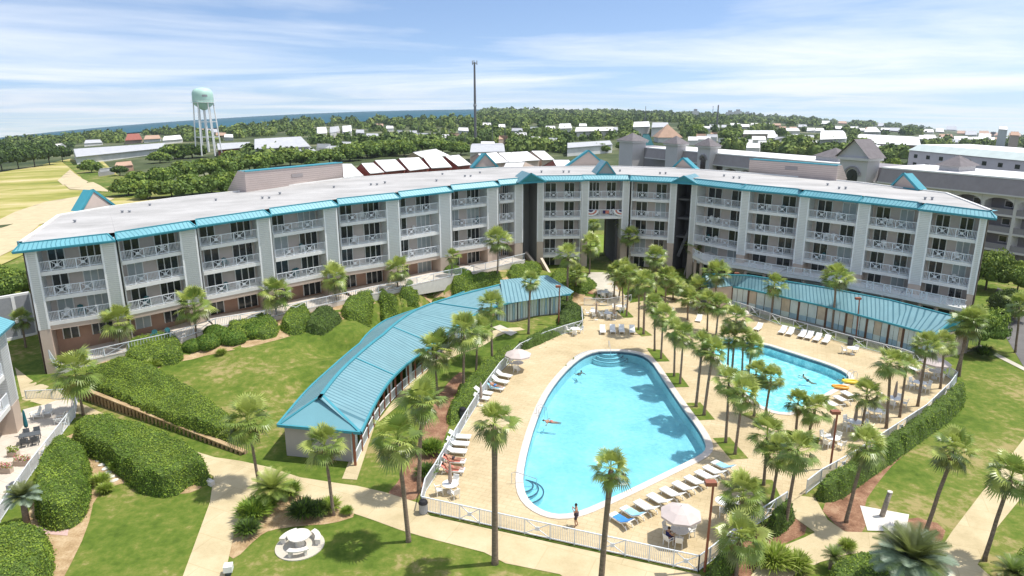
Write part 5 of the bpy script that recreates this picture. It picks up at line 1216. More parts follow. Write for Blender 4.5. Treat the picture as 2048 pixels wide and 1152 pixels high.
for q, lab in [((18,602,95,75,0),'large dark green tree at the left edge behind the privacy wall'), ((1972,580,90,95,0),'big spreading tree at the right end of the apartment building'), ((2032,590,70,80,1),'big tree at the right edge beside the road, above the others'), ((1955,705,88,110,1),'dense dark green tree beside the road behind the straight pavilion'), ((2010,640,70,66,2),'loose tree leaning over the road at the right edge'), ((1925,640,40,40,2),'small tree at the right end of the terrace')]:
    tree(*q, lab, dense=True, name='broadleaf_tree')
# ---- far woods: one mass of stuff
def woods(name, polys, label_n, seed, hmul=1.0):
    rng = np.random.default_rng(seed); allV, allF, off = [], [], 0
    base = []
    for poly, cnt in polys:
        xs_ = [p[0] for p in poly]; ys_ = [p[1] for p in poly]; x = rng.uniform(min(xs_), max(xs_), cnt*4); y = rng.uniform(min(ys_), max(ys_), cnt*4)
        k = inside(poly, x, y)
        for h in HOUSEPX: k &= ~((x > h[0]-3) & (x < h[1]+3) & (y > h[2]+2) & (y < h[3]+4))
        x = x[k][:cnt]; y = y[k][:cnt]
        for a, b in zip(x, y): base.append((a, b))
    bx_, by_, bz_, bh_ = march([q[0] for q in base], [q[1] for q in base])
    for p in [Vector(q) for q, hh_ in zip(zip(bx_, by_, bz_), bh_) if hh_]:
        dist = p.y; R = max(3.6, min(14, dist/190))*rng.uniform(.7, 1.35); hh = R*rng.uniform(.75, 1.25)*hmul if dist < 1500 else R*.7*rng.uniform(.6, 1.3)
        n = 46; d = rng.normal(size=(n, 3)); d[:, 2] = np.abs(d[:, 2]); d /= np.linalg.norm(d, axis=1)[:, None]
        C = d*np.array([R, R, hh*1.3])*rng.uniform(.7, 1.05, n)[:, None]+np.array([p.x, p.y, p.z+hh*.3]); C[:, :2] += rng.normal(size=(n, 2))*R*.12
        V, Fq = leaf_quads(C, d, R*.55, rng, .6); allV.append(V); allF.append(Fq+off); off += len(V)
        th = np.linspace(0, 2*math.pi, 7)[:-1]; bv = []
        for ph in (-.2, .5, 1.15):
            for t in th: bv.append((p.x+R*.8*math.cos(ph)*math.cos(t), p.y+R*.8*math.cos(ph)*math.sin(t), p.z+hh*.3+hh*1.05*math.sin(ph)))
        bf = np.array([(i*6+t, i*6+(t+1) % 6, (i+1)*6+(t+1) % 6, (i+1)*6+t) for i in range(2) for t in range(6)])
        allV.append(np.array(bv)); allF.append(bf+off); off += 18
    return tag(mesh_np(name, np.concatenate(allV), np.concatenate(allF), M['woods']), label_n, 'woodland', kind='stuff')
woods('far_woodland', [([(955,224),(1200,224),(1500,232),(1750,249),(2060,283),(2060,300),(1800,278),(1500,262),(1200,254),(955,252)], 1300), ([(1450,236),(1750,250),(2060,282),(2060,262+15),(1750,244),(1450,232)], 150)], 'far dark green woodland along the right horizon', 3)
woods('coast_woodland', [([(430,284),(440,264),(560,246),(650,249),(760,243),(880,242),(960,236),(960,292),(830,300),(700,300),(640,292),(500,274)], 470), ([(100,290),(130,279),(270,271),(430,263),(430,284),(340,284),(140,296)], 330), ([(0,300),(0,287),(60,283),(110,281),(110,296)], 110)], 'green woodland along the coast behind the water tower and the cell tower', 4)
woods('town_woodland', [([(960,255),(1240,258),(1240,300),(960,318)], 260), ([(1240,250),(1480,250),(1700,262),(1700,318),(1480,300),(1240,282)], 620), ([(1700,256),(2060,286),(2060,330),(1700,312)], 620), ([(480,300),(640,295),(900,285),(935,300),(800,312),(640,318),(500,330)], 110)], 'trees and bushes between the houses of the town', 5)
# ---- clipped and loose hedges
def leafy_field(name, poly, h, mats, parent=None, step=.45, dens=55, size=.15, seed=1, lump=.14, soft=.55, bright=.5, base=0.0):
    rng = np.random.default_rng(seed); P, T = tri_poly(poly, step); ed = edge_dist(poly, P[:, 0], P[:, 1])
    onb = ed < 1e-3; pr = np.clip(ed/soft, 0, 1); pr = np.sqrt(1-(1-pr)**2)
    ph = rng.uniform(0, 6, 6); fx = lambda f: np.sin(P[:, 0]*f+ph[0])*np.cos(P[:, 1]*f*1.1+ph[1])+.6*np.sin(P[:, 0]*f*2.3+ph[2])*np.cos(P[:, 1]*f*2.1+ph[3])
    Z0 = gz(P[:, 0], P[:, 1])+base; Z = Z0+np.where(onb, -.1, .15*h+pr*(h*.85+lump*fx(1.3)))
    V = np.c_[P, Z]; a, b, c = V[T[:, 0]], V[T[:, 1]], V[T[:, 2]]; nn = np.cross(b-a, c-a); ar = np.linalg.norm(nn, axis=1)/2; nn = nn/(2*ar[:, None]+1e-9)
    fl = nn[:, 2] < 0; nn[fl] *= -1; T = np.where(fl[:, None], T[:, ::-1], T)
    n = int(min(34000, ar.sum()*dens)); k = rng.choice(len(T), n, p=ar/ar.sum()); r1 = np.sqrt(rng.random(n)); r2 = rng.random(n)
    C = a[k]*(1-r1)[:, None]+b[k]*(r1*(1-r2))[:, None]+c[k]*(r1*r2)[:, None]+nn[k]*(rng.uniform(-.02, .10, n)+np.where(rng.random(n) < .07, rng.uniform(0, .22, n), 0))[:, None]
    LVv, LF = leaf_quads(C, nn[k], size, rng, .55)
    w_ = .5+.28*np.sin(C[:, 0]*.9+ph[4])*np.cos(C[:, 1]*.8+ph[5])+rng.normal(size=n)*.25
    me_V = np.r_[V, LVv]; tri4 = np.c_[T, T[:, 2]]
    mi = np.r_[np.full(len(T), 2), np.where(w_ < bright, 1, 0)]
    me = bpy.data.meshes.new(name); faces = [tuple(t) for t in T.tolist()]+[tuple(f) for f in (LF+len(V)).tolist()]
    org = None if parent is None else parent.get('_o')
    if org is not None: me_V = me_V-np.array(list(org))
    me.from_pydata(me_V.tolist(), [], faces)
    for m in mats: me.materials.append(m)
    me.polygons.foreach_set('material_index', mi.astype(int)); me.update()
    return link(name, me, parent)
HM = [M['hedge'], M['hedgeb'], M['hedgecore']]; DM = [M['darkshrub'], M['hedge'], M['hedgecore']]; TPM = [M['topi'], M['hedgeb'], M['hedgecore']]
def hedge(name, pix, h, label, mats=HM, dens=90, size=.11, seed=1, z=None, soft=.6, bright=.5, sm=1, group=None, cat='hedge', lump=.2, lift=.3, gr=.12):
    pix = smooth_poly(pix, sm) if sm else pix; poly = []
    for q in pix: gp = G(*q); poly.append(tuple(A(q[0], q[1], gp.z+lift*h)[:2]))
    poly = grow(poly, gr); c = np.mean(np.array(poly), 0)
    return tag(leafy_field(name, poly, h, mats, None, .45, dens, size, seed, lump, soft, bright), label, cat, group)
hedge('hedge', [(168,770),(230,740),(275,745),(330,765),(400,808),(455,850),(478,882),(455,890),(395,878),(320,852),(240,818),(180,795)], 1.5, 'long sloping bright hedge above the timber retaining wall', seed=2, bright=.8, dens=150, lift=-.05, gr=.25)
hedge('hedge', [(142,868),(185,850),(250,852),(330,882),(390,915),(418,945),(410,962),(380,955),(345,985),(280,975),(250,950),(215,918),(160,895)], 1.7, 'large rounded hedge mass left of the path fork', seed=3, bright=.5, dens=150)
hedge('hedge', [(85,920),(130,890),(170,905),(180,950),(172,1010),(150,1040),(105,1050),(72,1030),(72,970)], 1.8, 'tall hedge between the patio fence and the stepping stones', seed=4, bright=.42, dens=150)
hedge('shrub', [(-20,1085),(40,1062),(90,1070),(105,1110),(95,1160),(40,1230),(-60,1220)], 1.6, 'rounded shrub mass in the bottom left corner', seed=5, bright=.5, dens=150, cat='shrub')
hedge('hedge', [(1632,975),(1700,930),(1790,875),(1850,832),(1895,790),(1925,775),(1934,792),(1905,830),(1850,868),(1790,912),(1720,960),(1680,990),(1640,995)], 1.5, 'long hedge outside the fence of the second pool', seed=6, bright=.38, dens=60)
hedge('hedge', [(1530,1048),(1558,1020),(1580,1012),(1590,1030),(1570,1052),(1545,1068)], 1.3, 'short hedge left of the pool gate under a palm', DM, seed=7, bright=.4)
hedge('hedge', [(1412,1140),(1440,1108),(1480,1085),(1490,1100),(1462,1140),(1430,1165)], 1.3, 'hedge at the front corner of the pool fence beside the brown lamp post', DM, seed=8, bright=.5)
hedge('hedge', [(905,800),(925,770),(950,748),(985,712),(1020,690),(1030,698),(1000,735),(960,780),(930,822),(905,850),(893,838)], .9, 'low hedge along the outside of the left pool fence', seed=9, bright=.55)
hedge('hedge', [(1030,690),(1060,676),(1100,660),(1125,655),(1128,664),(1090,680),(1050,697)], .8, 'low hedge outside the fence near the brown lamp post', DM, seed=10)
beds = [([(255,700),(290,680),(330,676),(358,690),(355,715),(310,725),(270,722)],1.6,'yellow green hedge below the ramp, left of the clipped balls',.75),
 ([(455,655),(490,645),(520,648),(515,668),(480,672)],1.3,'pale yellow green shrub behind the clipped balls',.8),
 ([(690,612),(730,590),(775,585),(792,600),(770,618),(715,632),(690,628)],1.8,'long bright hedge at the middle of the left wing',.65),
 ([(565,648),(590,620),(612,617),(618,645),(590,662)],1.8,'rounded bright shrub left of the middle hedge of the left wing',.55),
 ([(612,655),(628,625),(660,620),(680,632),(660,652),(640,660)],1.4,'dark mixed shrub left of the middle hedge of the left wing',.15),
 ([(490,652),(520,638),(545,640),(550,662),(520,672)],1.4,'dark green hedge right of the clipped balls',.35),
 ([(800,595),(815,570),(830,575),(832,600),(815,612)],1.5,'bright upright shrub beside the palm at the lower end of the bed',.6),
 ([(1010,552),(1040,530),(1075,528),(1080,548),(1050,558)],1.3,'bright clipped hedge left of the outdoor stair',.75),
 ([(900,575),(950,552),(995,545),(1000,556),(955,570),(915,585)],1.1,'low bright hedge at the right end of the left wing bed',.6),
 ([(1100,572),(1110,545),(1140,542),(1152,560),(1145,578),(1120,585)],1.3,'bright hedge right of the outdoor stair',.75),
 ([(1145,575),(1160,558),(1185,560),(1190,572),(1165,582)],1.0,'dark low hedge in front of the passage',.4),
 ([(1118,615),(1125,600),(1140,600),(1145,620),(1130,628)],1.6,'dark upright shrub at the far end of the curved pavilion',.2),
 ([(1370,580),(1385,552),(1405,548),(1412,575),(1395,588)],1.6,'bright green bush left of the straight pavilion',.7),
 ([(1120,635),(1140,612),(1158,615),(1162,640),(1140,655),(1122,655)],1.3,'dusty green shrub beside the far brown lamp post',.2),
 ([(1500,598),(1700,628),(1850,655),(1900,640),(1760,600),(1560,560)],.4,'low green planting between the terrace and the straight pavilion',.5)]
for k, (pix, h, lab, br) in enumerate(beds): hedge('hedge' if 'hedge' in lab else 'shrub', pix, h*.62, lab, HM if br > .3 else DM, seed=30+k, bright=br, cat='hedge' if 'hedge' in lab else 'shrub', dens=80, size=.14, gr=.5)
balls = [(383,695,42),(412,690,52),(435,672,46),(462,682,50),(500,668,52),(425,665,40),(520,655,40),(855,580,38),(880,583,42),(905,578,40),(925,565,36),(845,572,30),(940,558,30),(965,553,28)]
def ball_mesh(seed):
    rng = np.random.default_rng(seed); n = 3400; d = rng.normal(size=(n, 3)); d[:, 2] = np.abs(d[:, 2])*1.0-.25; d /= np.linalg.norm(d, axis=1)[:, None]; rr_ = 1+.06*np.sin(d[:, 0]*5+seed)*np.cos(d[:, 1]*4)
    V, Fq = leaf_quads(d*rr_[:, None]*np.array([1, 1, .85]), d, .11, rng, .6); mi = (rng.random(n) < .25).astype(int); th = np.linspace(0, 2*math.pi, 17)[:-1]; bv = []
    for ph in (-.5, -.1, .3, .7, 1.1, 1.5):
        for t in th: bv.append((.96*math.cos(ph)*math.cos(t), .96*math.cos(ph)*math.sin(t), .81*math.sin(ph)))
    bf = np.array([(i*16+t, i*16+(t+1) % 16, (i+1)*16+(t+1) % 16, (i+1)*16+t) for i in range(5) for t in range(16)])+len(V)
    o = mesh_np('clipped_bush', np.r_[V, np.array(bv)], np.r_[Fq, bf], TPM, None, np.r_[mi, np.full(len(bf), 2)]); me = o.data; bpy.data.objects.remove(o); return me
BALL = [ball_mesh(1), ball_mesh(2)]
def bush(name, px, py, wpx, label, group=None, sz=.85, mesh=None):
    b = G(px, py); R = wpx/ppm(b)/2; o = link(name, mesh or BALL[int(px) % 2], None); o.location = (b.x, b.y+R*.5, b.z+R*.22); o.scale = (R, R, R*sz); o.rotation_euler = (0, 0, px*.7); return tag(o, label, 'shrub', group)
for k, q in enumerate(balls): bush('clipped_bush', q[0], q[1]+6, q[2], f'round clipped bush, {ordw[k if k < 7 else k-7]} of the group {"beside the left palms" if k < 7 else "near the far end of the left wing"}', 'round clipped bushes')
def loose_mesh(seed, mats, n=900, up=.9):
    """spiky strap-leaved clump"""
    rng = np.random.default_rng(seed); mb = MB()
    for k in range(n):
        a = rng.uniform(0, 6.283); r0 = rng.uniform(0, .45); e = rng.uniform(.15, 1.35); L = rng.uniform(.5, .8); c = Vector((r0*math.cos(a), r0*math.sin(a), rng.uniform(0, .25))); d = Vector((math.cos(a)*math.cos(e), math.sin(a)*math.cos(e), math.sin(e)*up)); s = Vector((-math.sin(a), math.cos(a), 0))*.02
        m_ = c+d*L*.55; t = c+d*L-Vector((0, 0, .12*L)); mb.m = int(rng.random() < .35); mb.quad(c-s, c+s, m_+s*1.2, m_-s*1.2); mb.tri(m_-s*1.2, m_+s*1.2, t)
    o = mb.build('shrub', mats); me = o.data; bpy.data.objects.remove(o); return me
STRAP = loose_mesh(1, [M['hedge'], M['hedgeb']]); STRAPD = loose_mesh(2, [M['darkshrub'], M['hedge']]); GRASSY = loose_mesh(3, [M['hedgeb'], M['leafy']], 700)
for k, (x, y, w_, ms, lab) in enumerate([(500,1050,70,STRAP,'strappy green clump beside the branch path, nearest the sago palm'),(490,1078,52,STRAPD,'dark strappy clump at the lower end of the straw bed'),(520,1035,60,STRAP,'strappy clump right under the sago palm'),(600,1045,62,STRAPD,'dark broad shrub in the straw bed above the picnic table'),(632,1040,50,STRAPD,'dark shrub second from the palm trunk above the picnic table'),(655,1030,48,GRASSY,'bright grassy clump at the foot of the palm above the picnic table'),(692,1032,26,STRAP,'small green tuft at the right tip of the straw bed'),(575,1000,50,STRAP,'leafy clump on the right of the sago palm'),(195,975,40,GRASSY,'grassy clump beside the stepping stones'),(232,945,36,STRAP,'blue green clump at the upper end of the stepping stones'),(205,990,34,GRASSY,'low yellow green clump at the lower end of the stepping stones'),(860,915,52,STRAP,'leafy clump in the mulch behind the left pool fence, nearest the sunbathers'),(850,960,46,STRAPD,'dark clump in the mulch near the front corner of the pool fence'),(440,712,22,GRASSY,'tiny yellow grass tuft below the clipped balls'),(300,740,34,GRASSY,'tuft of reedy grass at the top of the lawn'),(1555,1150,80,GRASSY,'yellowish grassy clump at the bottom edge left of the small sago palm'),(1600,1150,60,GRASSY,'yellowish grassy clump just left of the small sago palm'),(1700,1105,36,GRASSY,'tan tufted grass beside the curved path'),(1780,690,34,STRAP,'tuft of shrubs beside the straight pavilion'),(1975,720,44,STRAPD,'dark reddish shrub beside the road path')]):
    bush('leafy_clump', x, y, w_*1.25, lab, None, 1.0, ms)
hedge('shrub', [(1650,1150),(1700,1118),(1760,1112),(1800,1130),(1790,1200),(1660,1220)], 1.2, 'rounded green shrub at the bottom edge left of the blue palm', seed=61, bright=.5, cat='shrub')
hedge('shrub', [(2015,1130),(2040,1110),(2090,1120),(2090,1190),(2020,1180)], 1.2, 'green shrub in the bottom right corner', seed=62, bright=.4, cat='shrub')
# ---- palms
def fan_leaf(mb, o, az, el, L, fan, n, rng, mat_i, droop):
    """petiole plus a costapalmate fan of narrow leaflets"""
    d = Vector((math.cos(az)*math.cos(el), math.sin(az)*math.cos(el), math.sin(el))); side = Vector((-math.sin(az), math.cos(az), 0)); upv = side.cross(d)*-1
    if upv.z < 0: upv = -upv
    h = o+d*L; s = side*.012; mb.m = mat_i; mb.quad(o-s, o+s, h+s, h-s)
    tw = rng.uniform(-.5, .5); side = (side*math.cos(tw)+upv*math.sin(tw)).normalized(); upv = side.cross(d)*-1
    for k in range(n):
        t = (k+.5)/n*2-1; a = t*1.5; dirv = d*math.cos(a)+side*math.sin(a); ln = fan*(1-.25*abs(t))*rng.uniform(.85, 1.1); b0 = h+d*(.10*(1-abs(t)))*fan
        w_ = side*math.cos(a)-d*math.sin(a); w_ = w_*fan*.046; m_ = b0+dirv*ln*.55+upv*.05*fan-Vector((0, 0, droop*.10*ln)); e = b0+dirv*ln*.92-Vector((0, 0, (.10+droop*.5)*ln))
        mb.quad(b0, m_+w_, e, m_-w_)
def palm_crown(seed, n=34, wild=0.0, dead=4):
    rng = np.random.default_rng(seed); mb = MB()
    for i in range(n):
        f = i/(n-1); az = i*2.39996+rng.uniform(-.3, .3); el = math.radians(84-135*f**.95)+rng.uniform(-.28, .28); L = .47*rng.uniform(.65, 1.18); fan = .58*rng.uniform(.82, 1.15)
        mi = 1 if f < .30 and rng.random() < .75 else (2 if f > .72 and rng.random() < .5 else (1 if rng.random() < .28 else 0))
        fan_leaf(mb, Vector((0, 0, .05)), az, el, L, fan, 16, rng, mi, .02+.34*f)
    for i in range(dead): fan_leaf(mb, Vector((0, 0, 0)), rng.uniform(0, 6.28), math.radians(rng.uniform(-75, -50)), .3, .42, 11, rng, 3, 1.0)
    o = mb.build('crown', [M['leaf'], M['leafy'], M['leafd'], M['dead']]); me = o.data; bpy.data.objects.remove(o); return me
PC = [palm_crown(100+k, (37, 33, 39, 31, 37, 34)[k], 0, (4, 5, 2, 5, 3, 6)[k]) for k in range(6)]
GP = 'sabal palms of the resort'
def palm(bx, by, cx, cy, r, label, pale=False):
    B = G(bx, by); C = at_depth(cx, cy, B.y); k = ppm(C); R = 1.03*r/k
    t = thing('palm_tree', tuple(B), label, 'palm tree', GP, world=True)
    b0 = B-Vector((0, 0, .3)); hl = C.z-B.z; mid = B.lerp(C, .5)+Vector(((B.x-C.x)*.10, 0, 0)); r0 = min(.19, max(.11, hl*.021))
    mb = MB(); pts = [b0, B+Vector((0, 0, .35)), B.lerp(mid, .55), mid, mid.lerp(C, .5), C-Vector((0, 0, R*.28)), C]; mb.tube(pts, [r0*1.5, r0*1.12, r0, r0*.95, r0*.9, r0*1.15, r0*.75], 9)
    mb.build('trunk', M['trunkl'] if pale else M['trunk'], t, True)
    h_ = int(bx*7+by*3); c = link('crown', PC[h_ % 6], t); c.location = C-B; c.scale = (R, R, R*.97); c.rotation_euler = (random.uniform(-.1, .1), random.uniform(-.1, .1), random.uniform(0, 6.28))
    return t
PALMS = [
 (167,830,151,748,60,'palm standing beside the path at the upper end of the timber wall'),
 (518,972,495,845,58,'tall palm at the path fork beside the sago palm'),
 (667,1031,649,893,50,'yellow green palm in front of the curved pavilion end wall'),
 (817,1083,795,884,62,'tall palm rooted in the lawn edge right of the picnic table'),
 (838,985,844,806,56,'palm leaning on the mulch just outside the left pool fence'),
 (990,1127,989,848,54,'tallest slim palm in front of the main pool steps, beside the front fence'),
 (1200,1195,1222,940,48,'slim dark trunked palm at the bottom edge overlapping the main pool'),
 (874,790,871,705,50,'leaning palm on the lawn right of the curved pavilion, front of the group'),
 (927,785,928,668,46,'middle palm of the group right of the curved pavilion'),
 (952,752,956,662,36,'slim palm at the right of the group beside the curved pavilion'),
 (984,722,982,614,36,'palm on the lawn at the bend of the left pool fence'),
 (1057,668,1061,564,26,'slim palm before the far screens of the curved pavilion'),
 (243,702,236,645,44,'bushy palm under the left end balconies'),
 (393,675,388,613,42,'palm before the second pier of the left wing'),
 (553,637,551,590,38,'palm before the third pier of the left wing'),
 (672,605,668,556,36,'palm before the fourth pier of the left wing'),
 (795,582,796,540,34,'yellowing palm before the fifth pier of the left wing'),
 (903,560,905,513,20,'small palm before the sixth pier of the left wing'),
 (995,555,997,483,34,'palm before the seventh pier of the left wing'),
 (52,695,43,640,28,'palm before the privacy wall at the left edge'),
 (1134,615,1136,512,30,'tall palm right of the outdoor stair'),
 (1152,580,1153,550,24,'short bushy palm right of the outdoor stair'),
 (1179,548,1181,490,28,'twin trunked looking palm at the left side of the passage'),
 (1187,478,1187,450,18,'small palm seen behind the passage'),
 (1243,527,1246,446,20,'palm before the right wall of the passage, the upper one'),
 (1259,540,1260,474,26,'palm before the right wall of the passage, the lower one'),
 (1312,585,1311,516,30,'palm before the middle block, below its right bay'),
 (1369,550,1386,489,24,'leaning palm before the right stair tower'),
 (1483,565,1487,503,24,'palm before the first pier of the right wing'),
 (1597,566,1602,521,21,'small palm before the second pier of the right wing'),
 (1716,588,1722,520,25,'palm before the third pier of the right wing'),
 (1838,608,1848,562,23,'small palm before the fourth pier of the right wing'),
 (1542,637,1549,570,29,'palm in front of the straight pavilion, second from its left end'),
 (1664,662,1673,556,34,'tall palm in front of the straight pavilion, at its middle'),
 (1430,622,1433,548,32,'palm hiding the left end of the straight pavilion'),
 (1228,598,1230,545,24,'leftmost palm of the grove at the far end of the deck'),
 (1237,602,1247,540,26,'second palm of the grove at the far end of the deck'),
 (1246,626,1244,556,26,'left palm in the small turf square at the far end of the grove'),
 (1253,633,1259,552,27,'right palm in the small turf square at the far end of the grove'),
 (1277,660,1278,576,27,'left palm of the second turf square of the grove'),
 (1287,669,1290,566,28,'right palm of the second turf square of the grove'),
 (1309,702,1309,612,29,'left palm of the turf square at the top of the main pool'),
 (1322,718,1326,634,32,'right palm of the turf square at the top of the main pool'),
 (1348,753,1350,662,30,'left palm of the turf square at the upper right edge of the main pool'),
 (1360,768,1367,674,32,'right palm of the turf square at the upper right edge of the main pool'),
 (1392,814,1405,692,33,'left palm of the turf square at the middle right edge of the main pool'),
 (1408,831,1426,704,36,'right palm of the turf square at the middle right edge of the main pool'),
 (1451,886,1458,766,40,'left palm of the turf square at the lower right edge of the main pool'),
 (1470,909,1486,788,44,'right palm of the turf square at the lower right edge of the main pool'),
 (1346,600,1346,570,28,'short palm among the far tables of the grove'),
 (1330,612,1333,556,28,'palm just left of the short one among the far tables'),
 (1375,640,1376,596,28,'palm of the middle grove left of the lone lounger'),
 (1393,622,1395,578,30,'palm of the middle grove behind the lone lounger'),
 (1414,664,1416,606,29,'left palm of the pair before the straight pavilion corner'),
 (1432,671,1438,612,31,'right palm of the pair before the straight pavilion corner'),
 (1455,737,1458,678,30,'first palm in the row at the left edge of the second pool'),
 (1464,740,1472,640,32,'tall second palm in the row at the left edge of the second pool'),
 (1484,745,1486,676,30,'third palm in the row at the left edge of the second pool'),
 (1497,748,1505,692,30,'fourth palm in the row at the left edge of the second pool'),
 (1508,833,1512,748,34,'left palm of the turf square at the lower edge of the second pool'),
 (1529,842,1542,758,34,'right palm of the turf square at the lower edge of the second pool'),
 (1591,872,1596,806,33,'left palm of the pair between the second pool and the brown lamp'),
 (1616,877,1630,820,42,'right palm of the pair between the second pool and the brown lamp'),
 (1722,868,1734,792,38,'palm among the white tables right of the brown lamp'),
 (1772,857,1781,728,40,'tall palm at the hedge, left of the slim one, near the folded parasols'),
 (1799,835,1813,732,28,'slim palm at the hedge right of the folded parasols'),
 (1835,813,1854,694,36,'tall palm rising from the hedge left of the open parasol'),
 (1880,778,1889,688,30,'palm at the hedge right of the open parasol'),
 (1918,753,1932,652,40,'left trunk of the palm pair at the end of the straight pavilion'),
 (1910,756,1946,640,32,'right trunk of the palm pair at the end of the straight pavilion'),
 (1527,971,1535,873,48,'left palm of the cluster below the second pool'),
 (1544,1002,1560,908,44,'middle shaded palm of the cluster below the second pool'),
 (1571,1052,1596,903,52,'right palm of the cluster below the second pool, beside the gate'),
 (1478,1062,1486,992,54,'bushy palm inside the fence beside the brown lamp post'),
 (1472,1155,1481,1078,58,'bushy palm at the bottom edge right of the brown lamp post'),
 (1692,1045,1732,894,50,'leaning palm in the mulch left of the shower pad'),
 (1852,1066,1909,903,50,'leaning palm in the mulch right of the shower pad'),
 (1969,1121,2022,956,54,'leaning palm beside the right path at the right edge'),
 (2030,705,2040,612,34,'palm at the right edge beside the road')]
for p in PALMS: palm(*p, pale=p[0] in (1369, 1259, 1243))
# feather palms: sagos and the big blue palm
def feather(seed, n, mats, arch=.5, dens=26, wid=.13):
    rng = np.random.default_rng(seed); mb = MB()
    for i in range(n):
        f = i/(n-1); az = i*2.39996; e = math.radians(80-70*f); P_ = []; cur = Vector((0, 0, .05)); ee = e
        for k in range(8): P_.append(cur.copy()); cur = cur+Vector((math.cos(az)*math.cos(ee), math.sin(az)*math.cos(ee), math.sin(ee)))*.145; ee -= arch*(.18+.1*f)
        mb.m = int(f < .35 or rng.random() < .25); sd_ = Vector((-math.sin(az), math.cos(az), 0))
        for a, b in zip(P_[:-1], P_[1:]): mb.bar(a, b, .012)
        for k in range(dens):
            t = .12+.88*k/dens*.999; j = min(int(t*7), 6); c = P_[j].lerp(P_[j+1], t*7-j); d = (P_[j+1]-P_[j]).normalized(); ln = wid*2.2*math.sin(math.pi*(t*.85+.12))+.04
            for s in (-1, 1): e2 = c+(sd_*s+d*.55+Vector((0, 0, .25))).normalized()*ln; w_ = d*.014; mb.tri(c-w_, c+w_, e2)
    o = mb.build('crown', mats); me = o.data; bpy.data.objects.remove(o); return me
SAGO = feather(1, 34, [M['leafd'], M['leaf']]); BLUE = feather(2, 44, [M['blueleaf'], M['leafd']], .62, 34, .15); SAGOB = feather(3, 40, [M['leaf'], M['leafy']])
def featherpalm(name, bx, by, cx, cy, r, me, label, th=.28):
    B = G(bx, by); C = at_depth(cx, cy, B.y); R = r/ppm(C); t = thing(name, tuple(B), label, 'palm tree', world=True); mb = MB(); mb.tube([B-Vector((0, 0, .2)), B.lerp(C, .5), C], [th*1.1, th, th*.8], 9); mb.build('trunk', M['trunk'], t, True)
    c = link('crown', me, t); c.location = C-B; c.scale = (R,)*3; return t
featherpalm('sago_palm', 545, 1010, 545, 982, 48, SAGOB, 'large bright sago palm in the straw bed at the path fork')
featherpalm('sago_palm', 1666, 1140, 1668, 1115, 26, SAGO, 'small dark sago palm at the bottom edge beside the curved path')
featherpalm('blue_palm', 1822, 1215, 1824, 1128, 82, BLUE, 'big blue green feather palm at the bottom edge', .4)
featherpalm('blue_palm', 55, 1052, 45, 998, 36, BLUE, 'small grey blue palm at the patio fence', .2)
featherpalm('sago_palm', 2022, 1170, 2025, 1148, 40, SAGO, 'dark sago palm in the bottom right corner')
# ================================================================== fences round the deck
fence_run('pool_fence', [(843,1022),(1000,1057),(1100,1079),(1250,1112),(1396,1144)], 1.15, 'white baluster fence along the front of the pool deck', z=0, xeach=3, wide=1.45, step=.115)
fence_run('pool_fence', [(843,1022),(851,985),(870,955),(900,902),(930,850),(962,798),(1000,745),(1040,706),(1090,682),(1130,668),(1165,658),(1163,630)], 1.15, 'white baluster fence curving along the left side of the pool deck', z=0, xeach=3, wide=1.6, step=.12)
fence_run('pool_fence', [(1396,1144),(1440,1110),(1500,1060),(1572,1012)], 1.15, 'short white fence from the front corner to the pool gate', z=0, wide=1.6)
fence_run('pool_fence', [(1612,988),(1640,966),(1700,932),(1790,872),(1850,832),(1898,785),(1912,765)], 1.15, 'white fence behind the long hedge of the second pool', z=0, wide=1.8)
fence_run('pool_fence', [(1912,765),(1880,745),(1800,716),(1700,690),(1560,650),(1480,622),(1440,611)], 1.15, 'white lattice fence between the second pool and the straight pavilion', z=0, wide=1.8, xeach=2)
fence_run('pool_fence', [(1168,611),(1215,612),(1262,604)], 1.1, 'low fence at the far end of the deck below the passage', z=0, wide=1.8, xeach=2)
# ================================================================== loungers
def make_lounger():
    t = thing('sun_lounger', (0, 0, 0), 'x', 'sun lounger', 'white sun loungers round the pools'); th = math.radians(32)
    mb = MB(); mb.obox((-.22, -.31, .30), (1.2, 0, 0), (0, .62, 0), (0, 0, .07)); mb.bar((-.22, -.33, .31), (1.0, -.33, .31), .05, .09, True); mb.bar((-.22, .33, .31), (1.0, .33, .31), .05, .09, True); mb.build('bed', M['bed'], t)
    mb = MB(); mb.obox((-.24, -.30, .31), (-.78*math.cos(th), 0, .78*math.sin(th)), (0, .60, 0), (.05*math.sin(th), 0, .05*math.cos(th)))
    mb.bar((-.24, -.31, .33), (-.24-.8*math.cos(th), -.31, .33+.8*math.sin(th)), .05, .06, True); mb.bar((-.24, .31, .33), (-.24-.8*math.cos(th), .31, .33+.8*math.sin(th)), .05, .06, True); mb.build('backrest', M['bed'], t)
    for x, y in ((-.75, -.3), (-.75, .3), (.8, -.3), (.8, .3)):
        mb = MB(); mb.bar((x, y, 0), (x+(.1 if x < 0 else -.06), y, .31), .05, .05, True); mb.build('leg', M['bed'], t)
    mb = MB(); mb.bar((-.78, -.3, .1), (-.2, -.3, .34), .04); mb.bar((-.78, .3, .1), (-.2, .3, .34), .04); mb.build('stretcher', M['bed'], t)
    return t
LP = make_lounger(); lused = [0]; LPOS = []
def lounger(px, py, toward, label):
    p = A(px, py, .03); q = A(*toward, .03); d = q-p; rz = math.atan2(d.y, d.x); LPOS.append((p, rz))
    if not lused[0]: lused[0] = 1; LP.location = p; LP.rotation_euler = (0, 0, rz); LP['label'] = label; return LP
    return dup(LP, p, rz, label)
fr = [(1243,1048),(1266,1035),(1293,1022),(1319,1008),(1345,995),(1369,983),(1393,971),(1414,960),(1430,950),(1447,940)]
